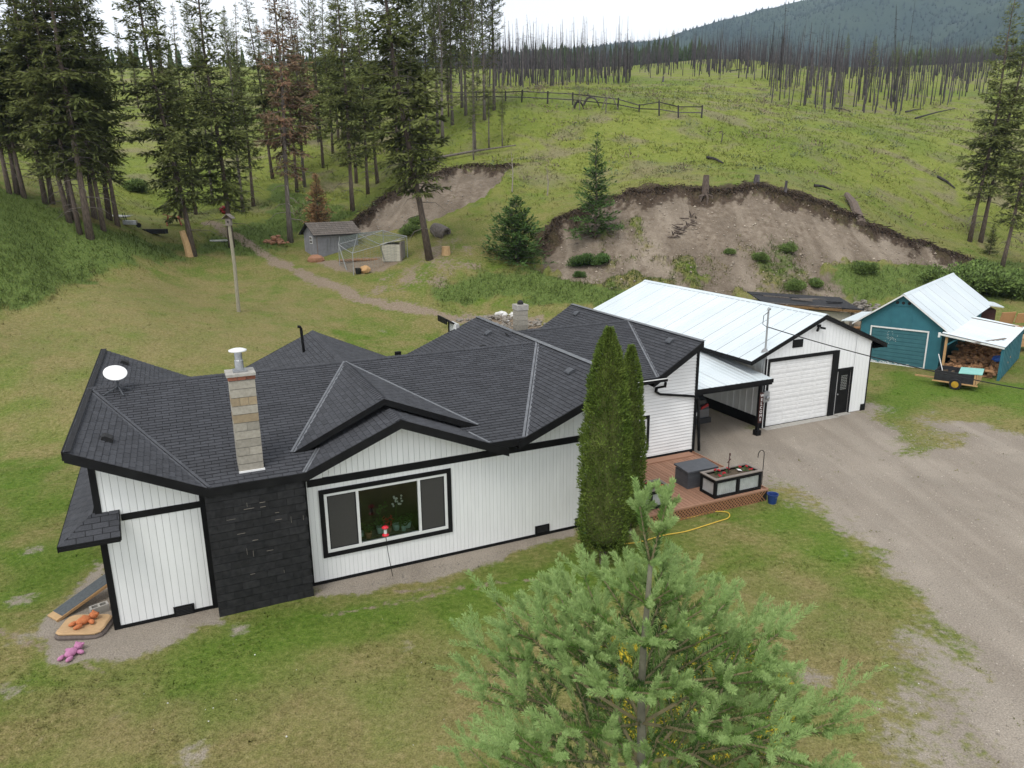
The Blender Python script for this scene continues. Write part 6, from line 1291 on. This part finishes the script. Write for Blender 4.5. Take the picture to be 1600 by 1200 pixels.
plant('young', G(930, 372), 8.6, 'young conical green spruce growing on the dirt bank', 'spruce', None, nm='spruce_tree', wide=1.05); plant('bushy', G(806, 408), 5.2, 'broad rounded spruce left of the dirt bank', 'spruce', None, nm='spruce_tree', wide=1.12)
plant('orange', G(498, 352), 4.9, 'small dead orange spruce behind the coop', 'spruce', None, nm='spruce_tree')
plant('youngB', G(1546, 398), 3.2, 'small young fir below the right edge firs', 'fir', None)
for px, py, h in ((1358, 160, 13), (1412, 151, 10), (1396, 140, 11), (1320, 108, 14), (1050, 96, 18), (728, 152, 16)):
    plant('pineB', G(px, py), h, {1358: 'tallest green pine left alive in the burnt stand', 1412: 'short green pine at the right in the burnt stand', 1396: 'green pine between two living pines of the burnt stand', 1320: 'far green pine left of the living pines in the burn', 1050: 'green conifer on the crest line among burnt poles', 728: 'pine behind the slip edge pines, near the rail fence'}[px], 'pine', None)
# the burn: charred standing poles
SNAG = []
for k in range(7):
    b = MB(); rr = random.Random(k+40); h = 13; bend = rr.uniform(-.25, .25)
    b.tube([(0, 0, -.4), (bend*.3, 0, h*.4), (bend, .05, h)], [.125, .09, .025], 6)
    for j in range(rr.randint(4, 16)):
        z = h*rr.uniform(.25, .95); a_ = rr.uniform(0, 6.28); L_ = rr.uniform(.3, 1.1); b.tube([(bend*z/h, 0, z), (bend*z/h+math.cos(a_)*L_, math.sin(a_)*L_, z-rr.uniform(-.1, .35))], [.03, .01], 3, False)
    SNAG.append(b.mesh('burnt_snag', burnt))
spots = []
sr = random.Random(99)
def burn(n, x0, x1, y0f, y1f, pw=1.0):
    for _ in range(n):
        px = sr.uniform(x0, x1); f = (px-x0)/(x1-x0); ya, yb = y0f(f), y1f(f); spots.append(G(px, ya+(yb-ya)*sr.random()**pw))
burn(330, 770, 985, lambda f: 106, lambda f: 139-8*f, .8); burn(70, 985, 1110, lambda f: 100, lambda f: 124-6*f, 1.2); burn(120, 1080, 1240, lambda f: 94, lambda f: 122+6*f, 1.1)
burn(330, 1200, 1540, lambda f: 104, lambda f: 160+22*math.sin(math.pi*min(1, f*1.1)), 1.0); burn(60, 560, 790, lambda f: 112, lambda f: 140)
spots.sort(key=lambda p: p[1])
for i, p in enumerate(spots[:290]):
    s = sr.uniform(.35, 1.1); s = s*1.5 if sr.random() < .03 else s
    link('burnt_snag', SNAG[i % 7], None, p, (sr.gauss(0, .035), sr.gauss(0, .035), sr.uniform(0, 6.28)), 'charred bare tree pole standing in the burnt stand on the upper slope', 'burnt tree', 'charred poles of the burnt stand', None, (sr.uniform(.6, 1.15),)*2+(s,))
def poles(name, P, m):
    n = len(P); h = rng.uniform(5, 13, n); Vv, Ff = cones(P-np.array([0, 0, .3]), h, rng.uniform(.08, .17, n), 4); link(name, np_mesh(name, Vv, Ff, m), kind='stuff')
more = [p for p in spots[290:]]
D = rng.uniform(215, 425, 3200); px = rng.uniform(640, 1620, 3200); X = np.array([pd(a, 110, d)[0] for a, d in zip(px, D)])
keep = fbm(X/22, D/30, 61) > np.where(px > 1080, .40, .46)
poles('burnt_forest', np.vstack([np.array(more), np.stack([X, D, zat(X, D)], -1)[keep]]), burnt)
for k, (a, b_) in enumerate((((1304, 170), (1329, 176)), ((1415, 176), (1440, 172)), ((1430, 186), (1492, 171)), ((835, 136), (850, 136)), ((1140, 112), (1170, 108)), ((1272, 292), (1300, 300)), ((1465, 278), (1492, 297)), ((1105, 248), (1130, 258)))):
    p, q = G(*a), G(*b_); d = Vector(q-p); nrm = d.length
    link('fallen_log', MB().tube([(0, 0, .15), tuple(d*.5+Vector((0, 0, .3))), tuple(d+Vector((0, 0, .2)))], [.16, .13, .07], 6).mesh('fallen_log', burnt), None, p, 0, ['fallen charred log at the left foot of the burnt stand valley', 'fallen log lying across the burnt stand middle', 'long charred log sloping up at the right burnt stand foot', 'fallen log below the left burnt poles', 'fallen log high on the crest gap', 'log lying in the grass above the dirt bank', 'grey log with branches in the grass near the right firs', 'thin log in the meadow below the rail fence'][k], 'fallen log')
fl2 = [G(660, 258), G(742, 243), G(806, 234)]; d0 = fl2[0]
link('fallen_log', MB().tube([Vector(p-d0)+Vector((0, 0, .5)) for p in fl2], [.18, .14, .07], 6).mesh('fallen_log', bark_grey), None, d0, 0, 'long thin fallen trunk lying above the left dirt slip', 'fallen log')
# old rail fence on the brow
fps = [(700, 158, 12), (745, 157, 12), (790, 158, 13), (815, 160, 16), (855, 162, 16), (895, 164, 16), (965, 171, 15), (998, 175, 10), (1030, 181, 20), (1060, 184, 16), (1096, 184, 16)]
f0 = G(895, 164); fence = thing('rail_fence', 'old dark wooden post and rail fence crossing the brow of the hill', 'fence', f0)
pp = [G(a, b_) for a, b_, _ in fps]; hh = [c*p[1]/1152*1.08 for (_, _, c), p in zip(fps, pp)]
for p, h in zip(pp, hh): MB().tube([Vector(p-f0)-Z_*.3, Vector(p-f0)+Z_*h+Vector((random.uniform(-.1, .1), 0, 0))], .10, 6).obj('post', burnt, fence)
for i in range(len(pp)-1):
    for fr in (.42, .88): MB().tube([Vector(pp[i]-f0)+Z_*hh[i]*fr, Vector(pp[i+1]-f0)+Z_*hh[i+1]*fr], .065, 5).obj('rail', burnt, fence)
def arch(px0, px1, py, up, m_, label, nm, r0=.16):
    p, q = G(px0, py), G(px1, py+2); d = Vector(q-p); b = MB(); pts_ = [d*s_+Z_*(up*math.sin(math.pi*s_)+.1+.12*math.sin(9*s_)) for s_ in np.linspace(0, 1, 9)]
    b.tube(pts_, [r0*(1-.5*s_) for s_ in np.linspace(0, 1, 9)], 7)
    for k in range(1, 8): b.tube([pts_[k], pts_[k]+Vector((random.uniform(-.5, .5), random.uniform(-.3, .3), random.uniform(.2, .7)))], [.05, .015], 4)
    link(nm, b.mesh(nm, m_), None, p, 0, label, 'fallen tree')
arch(897, 912, 170, .9, burnt, 'dark crooked fallen tree arching over the left middle of the rail fence', 'fallen_tree'); arch(912, 936, 165, 1.1, burnt, 'twisted dark fallen tree arched against the rail fence', 'fallen_tree'); arch(940, 966, 172, 1.6, bark_grey, 'pale grey dead branches arching over the rail fence', 'fallen_tree', .07)
for k, (px, py, h, m_, lb) in enumerate(((905, 172, 2.8, bark_grey, 'tall pale dead sapling standing by the fence arch'), (946, 178, 2.6, bark_grey, 'thin dead sapling right of the fence arch'), (800, 300, 3.6, deadbranch, 'thin white dead stem at the right end of the left slip'), (855, 305, 2.4, deadbranch, 'dead forked twigs on the slope between the two slips'), (1127, 222, 1.6, burnt, 'short black stake in the upper meadow'))):
    b = MB(); b.tube([(0, 0, -.2), (.1, 0, h*.5), (-.05, 0, h)], [.07, .05, .015], 5)
    for j in range(7 if h > 2 else 2): z = h*random.uniform(.3, .9); b.tube([(.05, 0, z), (random.uniform(-.6, .6), random.uniform(-.3, .3), z+random.uniform(.1, .6))], [.025, .008], 4)
    link('dead_sapling', b.mesh('dead_sapling', m_), None, G(px, py), 0, lb, 'dead sapling')
# stumps and roots on the sod edge
def stump(px, py, h, r_, label, roots=0, m_=burnt, lean=0):
    p = G(px, py); o = thing('stump', label, 'stump', p, (0, lean, 0)); MB().tube([(0, 0, -.5), (0, 0, h*.5), (.03, 0, h)], [r_*1.4, r_, r_*.85], 9).obj('trunk', m_, o); b = MB(); rr = random.Random(int(px))
    for k in range(roots):
        a_ = -math.pi*rr.uniform(.05, .95); L_ = rr.uniform(.7, 2.0); b.tube([(0, 0, -.2), (math.cos(a_)*L_*.5, math.sin(a_)*L_*.45, -.35), (math.cos(a_)*L_, math.sin(a_)*L_*.55, -.6-L_*.7), (math.cos(a_)*L_*1.2, math.sin(a_)*L_*.7, -1.0-L_)], [.13, .1, .06, .02], 5)
    if roots: b.obj('roots', m_, o)
stump(1102, 300, 1.5, .30, 'tall grey brown stump with hanging bare roots on the dirt bank edge', 13, bark); stump(1182, 286, .75, .26, 'low black stump on the dirt bank crest'); stump(1227, 302, 1.1, .13, 'thin black stub on the dirt bank crest'); stump(1036, 128, 1.2, .2, 'short charred stump on the far meadow')
p = G(297, 400); link('split_stump', MB().tube([(0, 0, -.2), (-.15, 0, .9), (-.4, 0, 2.0)], [.33, .28, .24], 8).mesh('split_stump', plywood), None, p, 0, 'pale split stump leaning on the foot of the big lawn edge fir', 'stump')
pr_ = [G(1345, 352), G(1322, 312)]; b = MB(); d = Vector(pr_[1]-pr_[0]); b.tube([(0, 0, 0), d*.5+Z_*.7, d+Z_*.5], [.5, .38, .25], 8)
for k in range(40): s_ = random.random(); b.tube([d*s_+Z_*.5, d*s_+Vector((random.uniform(-.9, .9), random.uniform(-.7, .3), random.uniform(-.6, .9)))], [.05, .015], 4)
link('root_mass', b.mesh('root_mass', bark), None, pr_[0], 0, 'dark uprooted log with tangled roots on the right part of the bank edge', 'uprooted log')
b = MB(); 
for k in range(28):
    s_ = k/27; p = G(1048+(1085-1048)*(1-s_)+random.uniform(-6, 8), 372-(372-338)*(1-s_)); q_ = Vector(p)-Vector(G(1060, 355)); b.tube([q_, q_+Vector((random.uniform(-.9, .9), random.uniform(-.5, .1), random.uniform(-.3, .5)))], [.09, .03], 5)
link('root_tangle', b.mesh('root_tangle', bark), None, G(1060, 355), 0, 'dark tangle of roots sliding down the middle of the dirt bank', 'root tangle')
# ragged turf and hanging rootlets along the sod edge
LB, LD, LL, LW = [], [], [], []
for line, n in ((lipR, 5200), (lipL, 2600)):
    Lp = np.array([G(*p) for p in line]); seg = np.linalg.norm(np.diff(Lp, axis=0), axis=1); cum = np.append(0, np.cumsum(seg))/seg.sum(); s_ = rng.random(n)
    P = np.stack([np.interp(s_, cum, Lp[:, j]) for j in range(3)], -1); P[:, 0] += rng.normal(size=n)*.25; P[:, 1] += rng.normal(size=n)*.22-.05; P[:, 2] = zat(P[:, 0], P[:, 1])+rng.uniform(-.05, .28, n)
    LB.append(P); LD.append(norm(np.stack([rng.normal(size=n)*.5, -abs(rng.normal(size=n))*.5-.2, -rng.random(n)*1.1+.1], -1))); LL.append(rng.uniform(.15, .75, n)); LW.append(rng.uniform(.03, .12, n))
B = np.vstack(LB); D = np.vstack(LD); Vv, Ff = diamonds(B, D, norm(np.cross(D, rdir(len(D)))), np.concatenate(LL), np.concatenate(LW))
link('exposed_roots', np_mesh('exposed_roots', Vv, Ff, mat('dark_sod', (.02, .014, .01), (.08, .055, .038), 3, 1, island=.4)), kind='stuff')
# stones on the dirt banks and loose stones on the gravel
def stones(name, n, poly, smin, smax, m_):
    poly = np.array([p[:2] for p in poly]); lo, hi = poly.min(0), poly.max(0); X = rng.uniform(lo[0], hi[0], n*3); Y = rng.uniform(lo[1], hi[1], n*3); k = sdist(poly, X, Y) > .2; X, Y = X[k][:n], Y[k][:n]
    Z = zat(X, Y); s = smin+(smax-smin)*rng.random(len(X))**3
    o = np.array([[1, 0, 0], [0, 1, 0], [-1, 0, 0], [0, -1, 0], [0, 0, .8], [0, 0, -.5]])[None]*s[:, None, None]*rng.uniform(.6, 1.3, (len(X), 6, 1)); Vv = (np.stack([X, Y, Z], -1)[:, None]+o).reshape(-1, 3)
    f = np.array([[0, 1, 4], [1, 2, 4], [2, 3, 4], [3, 0, 4], [1, 0, 5], [2, 1, 5], [3, 2, 5], [0, 3, 5]]); Ff = (np.arange(len(X))[:, None, None]*6+f[None]).reshape(-1, 3); link(name, np_mesh(name, Vv, Ff, m_), kind='stuff')
stones('bank_stones', 1700, scarR, .02, .16, mat('bank_stone', (.26, .21, .165), (.35, .3, .24), 1, .95, island=.35)); stones('slip_stones', 500, scarL, .02, .13, rock)
stones('loose_gravel', 9000, [HW(19.2, 3.2)]+[pz(*p) for p in [(1205, 752), (1285, 792), (1385, 875), (1462, 1000), (1515, 1250), (1800, 1250), (1800, 690), (1560, 668), (1420, 668), (1358, 645)]], .008, .035, mat('gravel_stone', (.26, .225, .185), (.42, .375, .32), 4, .95, island=.3))
stones('pale_specks', 36, [pz(*p) for p in [(20, 1190), (700, 1190), (1480, 1150), (1400, 900), (1200, 850), (900, 900), (300, 1000)]], .01, .028, whiterock)
stones('footing_gravel', 1500, [pz(*p) for p in [(490, 922), (492, 930), (640, 917), (770, 880), (905, 842), (905, 826)]], .008, .03, rock)
# leafy bushes
def bush_mesh(seed, n=5200):
    q = np.random.default_rng(seed); c = norm(q.normal(size=(16, 3)))*q.uniform(.2, .75, (16, 1)); c[:, 2] = abs(c[:, 2])*.9+.15; k = q.integers(0, 16, n); u_ = norm(q.normal(size=(n, 3)))*(q.random((n, 1))**.4)*.42
    B = c[k]+u_; B[:, 2] = np.maximum(B[:, 2], .02); D = norm(u_+np.array([0, 0, .25])+q.normal(size=(n, 3))*.25); return diamonds(B, D, norm(np.cross(D, norm(q.normal(size=(n, 3))))), q.uniform(.08, .17, n), q.uniform(.04, .08, n))
bm = [np_mesh('bush', *bush_mesh(s_), bushg) for s_ in (1, 2, 3)]; bmf = [np_mesh('bush', *bush_mesh(s_), fir_young) for s_ in (4, 5)]
for k, (px, py, s_, lb) in enumerate(((1500, 452, 2.4, 'leafy green bush directly behind the teal shed ridge'), (1540, 455, 2.6, 'largest leafy bush behind the tool shelter'), (1580, 460, 2.5, 'leafy bush at the right edge behind the boards'), (1462, 440, 1.6, 'small leafy bush left of the teal shed ridge, on the bank foot'), (1612, 455, 2.6, 'leafy bush cut by the right frame edge'), (1525, 430, 1.9, 'upper leafy bush below the right firs'), (1240, 452, 1.0, 'bright green weed clump on the left gully of the bank'), (1275, 448, .9, 'bright green weed clump on the right gully of the bank'),
        (1190, 405, .8, 'weed clump in the middle of the bank'), (1232, 392, .9, 'upper weed clump beside the bare dirt slope'), (1350, 425, 1.2, 'weedy bush in the right bank hollow'), (640, 365, 1.2, 'green bush at the foot of the left dirt slip'), (655, 350, 1.0, 'upper green bush beside the left dirt slip'), (210, 298, 1.6, 'dark bush in the wood behind the wheelbarrow'), (1140, 396, .6, 'small weed tuft low on the dirt bank'))):
    link('bush', bm[k % 3], None, G(px, py), random.uniform(0, 6), lb, 'bush', None, None, (s_, s_, s_*.75))
for px, py, s_, lb in ((913, 415, 1.25, 'low dark spreading juniper left part, under the young spruce'), (940, 412, 1.05, 'low dark spreading juniper right part, under the young spruce'), (905, 432, .55, 'tiny spruce seedling below the junipers')):
    link('juniper', bmf[0], None, G(px, py), random.uniform(0, 6), lb, 'juniper', None, None, (s_*1.1, s_, s_*.7))

# low scrub over the slope: dry brush, weeds and grey sage nobody could count
def scrub(name, n, k, smin, smax, m_, seed):
    X, Y, Z = sample(n, -.3, .75, 66, 175); ok = (msk(hill, X, Y) > .6) & (msk(scar, X, Y) < .1) & (rng.random(n) < .15+.85*sstep(.45, .65, fbm(X/7, Y/7, seed))); X, Y, Z = X[ok], Y[ok], Z[ok]; m = len(X); sz = rng.uniform(smin, smax, m)*(.7+Y/180)
    off = rng.normal(size=(m, k, 3))*np.array([.55, .45, .28]); off[..., 2] = abs(off[..., 2]); B = (np.stack([X, Y, Z], -1)[:, None]+off*sz[:, None, None]).reshape(-1, 3); S_ = np.repeat(sz, k)
    D = norm(off.reshape(-1, 3)+np.array([0, 0, .35])+rng.normal(size=(m*k, 3))*.3); Vv, Ff = diamonds(B, D, norm(np.cross(D, rdir(m*k))), S_*rng.uniform(.25, .55, m*k), S_*rng.uniform(.06, .16, m*k)); link(name, np_mesh(name, Vv, Ff, m_), kind='stuff')
scrub('dry_brush', 900, 26, .3, .9, mat('dry_brush_stems', (.20, .16, .10), (.13, .115, .065), .6, .95, island=.4, upn=.5), 71)
scrub('sage_brush', 700, 30, .3, .8, mat('sage_leaves', (.16, .19, .10), (.11, .145, .055), .6, .95, island=.35, upn=.6), 83)
scrub('meadow_weeds', 1100, 24, .25, .7, mat('yellow_green_weeds', (.23, .27, .045), (.16, .22, .035), .6, .9, island=.3, upn=.7), 97)
# ------------------------------------------------------------------ spruce in the foreground
SPB = pd(1024, 1200, 4.5); TOPZ = float(pd(1010, 770, 4.5)[2]); BX, BY = float(pd(1014, 870, 4.5)[0]), 4.5
spr = thing('spruce_tree', 'blue green spruce with pale new shoots in the near foreground', 'spruce', (BX, BY, 0))
sq = np.random.default_rng(5)
segs = []          # p0, p1, age, radius
def grow(p, d, age, order, sl):
    """yearly growth: each year one segment, side shoots at every node"""
    for k in range(age):
        left = age-k                          # 1 = this year's shoot
        L_ = sl*(1.0 if left > 1 else .95)*sq.uniform(.8, 1.18)
        d = d+sq.normal(size=3)*.055+np.array([0, 0, .05 if order > 0 else 0]); d = d/np.linalg.norm(d); q = p+d*L_; segs.append((p, q, left, order))
        if left > 1 and order < 3:
            a_ = np.cross(d, [0, 0, 1.0]); a_ /= np.linalg.norm(a_)+1e-9; up = np.cross(a_, d)
            for sg in ((-1, 1) if order < 2 or sq.random() < .75 else (sq.choice([-1, 1]),)):
                if order > 0 and sq.random() < (.16 if order == 1 else .5): continue
                nd = d*.66+a_*sg*(.70+sq.normal()*.1)+up*sq.uniform(-.15, .3); grow(q, nd/np.linalg.norm(nd), max(1, left-1-(1 if order >= 2 else 0)), order+1, sl*.80)
            for nd in ([d*.75+up*.6+a_*sq.uniform(-.3, .3)] if left == 2 else ([d*.6+up*.7+a_*sq.uniform(-.6, .6)] if sq.random() < .5 else [])):
                if order < 3: grow(q, nd/np.linalg.norm(nd), 1, 3, max(.2, sl*.8))
        p = q
tz0 = TOPZ
trunkpts = []
YEARS = 10; dzs = [.26, .26, .30, .32, .32, .33, .34, .34, .35, .36, .36]
z = tz0; nodes_ = []
for k in range(YEARS+1):
    nodes_.append(np.array([.012*math.sin(k), .01*math.cos(k*1.3), z])); z -= dzs[min(k, 10)]
fork = nodes_[2]
for sx, ln in ((-.62, 3), (.50, 3)):                        # two leaders
    dd = np.array([sx*.30+.03, -.06 if sx > 0 else .1, 1.0]); dd /= np.linalg.norm(dd); grow(fork, dd, ln, 1, .21)
for k in range(2, YEARS+1):
    node = nodes_[k]; age = min(k-1, 5)
    if k == 2: age = 1
    nb_ = 5 if k < 5 else 6; a0 = sq.uniform(0, 6.28)
    for j in range(nb_):
        a_ = a0+j*6.283/nb_+sq.uniform(-.25, .25); el = R(46-4.0*k+sq.uniform(-7, 7)); dd = np.array([math.cos(a_)*math.cos(el), math.sin(a_)*math.cos(el), math.sin(el)])
        sl = [.18, .19, .20, .22, .245, .28, .32, .36, .39, .40, .40][k]; grow(node+dd*.02, dd, age if sq.random() < .8 else max(1, age-1), 1, sl)
tk = MB().tube([(0, 0, -.2), (0, 0, nodes_[-1][2]-1.5)]+[tuple(n) for n in nodes_[::-1][:-2]], [.12, .055]+[.045-.033*i/(YEARS-1) for i in range(YEARS-1)], 9).obj('trunk', twig_grey, spr, True)
tw = MB()
for p, q, a, o in segs:
    if a == 1: continue
    r0 = min(.002+.0022*a, .012); tw.tube([p, q], [r0+.001, r0], 5, False)
tw.obj('branches', twig, spr, kind='stuff')
# lower limbs out of sight are kept bare
lo_ = MB()
for k in range(14):
    zz_ = 1.0+k*.28; a_ = k*2.4; L_ = 1.6; lo_.tube([(0, 0, zz_), (math.cos(a_)*L_, math.sin(a_)*L_, zz_+.1)], [.03, .01], 5, False)
lo_.obj('lower_limbs', bark_grey, spr)
def needle_mesh(sel, n_per, ln, wd, fwd, m_, name):
    P = np.array([s[0] for s in sel]); Q = np.array([s[1] for s in sel]); n = len(sel); f = sq.random((n, n_per)); 
    ax = norm(Q-P)[:, None]; B = P[:, None]+(Q-P)[:, None]*f[..., None]
    rd = norm(sq.normal(size=(n, n_per, 3))); rad = norm(rd-ax*(rd*ax).sum(-1, keepdims=True))
    rad[..., 2] += .25; D = norm(rad*(1-fwd)+ax*fwd); tap = (1-.35*np.abs(f-.45))
    B = B.reshape(-1, 3); D = D.reshape(-1, 3); m = len(B); Sd = norm(np.cross(D, norm(sq.normal(size=(m, 3)))))
    Vv, Ff = diamonds(B, D, Sd, (ln*tap*sq.uniform(.8, 1.15, (n, n_per))).ravel(), np.full(m, wd)*sq.uniform(.8, 1.2, m), .55)
    link(name, np_mesh(name, Vv, Ff, m_), spr, kind='stuff')
needle_mesh([s for s in segs if s[2] == 1], 230, .048, .0046, .48, spruce_new, 'new_shoots')
needle_mesh([s for s in segs if s[2] == 2], 170, .056, .0054, .42, spruce_mid, 'needles')
needle_mesh([s for s in segs if s[2] in (3, 4)], 130, .054, .0058, .38, spruce_old, 'old_needles')
print('spruce segs', len(segs), sum(1 for s in segs if s[2] == 1))
# golden shrub under it
gsb = thing('golden_shrub', 'low shrub with golden yellow tips on the lawn under the foreground spruce', 'shrub', pz(1075, 1085))
q = np.random.default_rng(3); n = 26000; a_ = q.uniform(0, 6.283, n); rr_ = 2.1*np.sqrt(q.random(n)); hgt = (1.15*(1-(rr_/2.25)**2)+.05)*(.75+.4*fbm(np.cos(a_)*rr_*1.3+9, np.sin(a_)*rr_*1.3+9, 12)); z = hgt*q.uniform(.35, 1.0, n)
B = np.stack([np.cos(a_)*rr_, np.sin(a_)*rr_, z], -1); D = norm(np.stack([np.cos(a_)*.6, np.sin(a_)*.6, np.full(n, .8)], -1)+q.normal(size=(n, 3))*.4); Sd = norm(np.cross(D, norm(q.normal(size=(n, 3)))))
gold = (z > hgt*.78) & (fbm(B[:, 0]*2+40, B[:, 1]*2+40, 15, 3) > .52)
for nm_, sel, m_ in (('leaves', ~gold, bushg), ('golden_tips', gold, yellowfl)):
    Vv, Ff = diamonds(B[sel], D[sel], Sd[sel], q.uniform(.05, .12, sel.sum()), q.uniform(.02, .04, sel.sum())); link(nm_, np_mesh(nm_, Vv, Ff, m_), gsb, kind='stuff')
st = MB()
for k in range(40): a = k*2.399; rr2 = 1.7*math.sqrt(k/40); st.tube([(rr2*.3*math.cos(a), rr2*.3*math.sin(a), -.05), (rr2*math.cos(a), rr2*math.sin(a), .8*(1-(rr2/2.2)**2))], [.02, .006], 4, False)
st.obj('stems', twig, gsb)

# ------------------------------------------------------------------ thin air: far slopes fade a little to blue
HAZE = 0.00010
hz_ = MB().box(-2600, 5200, -40, 2420, -220, 760).mesh('haze', None) if False else None
hm = bpy.data.materials.new('haze_air'); t = nodes(hm); t.nodes.clear(); o = t.nodes.new('ShaderNodeOutputMaterial'); pv = t.nodes.new('ShaderNodeVolumePrincipled')
pv.inputs['Color'].default_value = (.60, .76, 1.0, 1); pv.inputs['Density'].default_value = HAZE; pv.inputs['Anisotropy'].default_value = 0.1; t.links.new(pv.outputs[0], o.inputs['Volume'])
hb = MB().box(-2600, 5200, -60, 2480, -230, 800); hb.obj('haze', hm, kind='stuff')
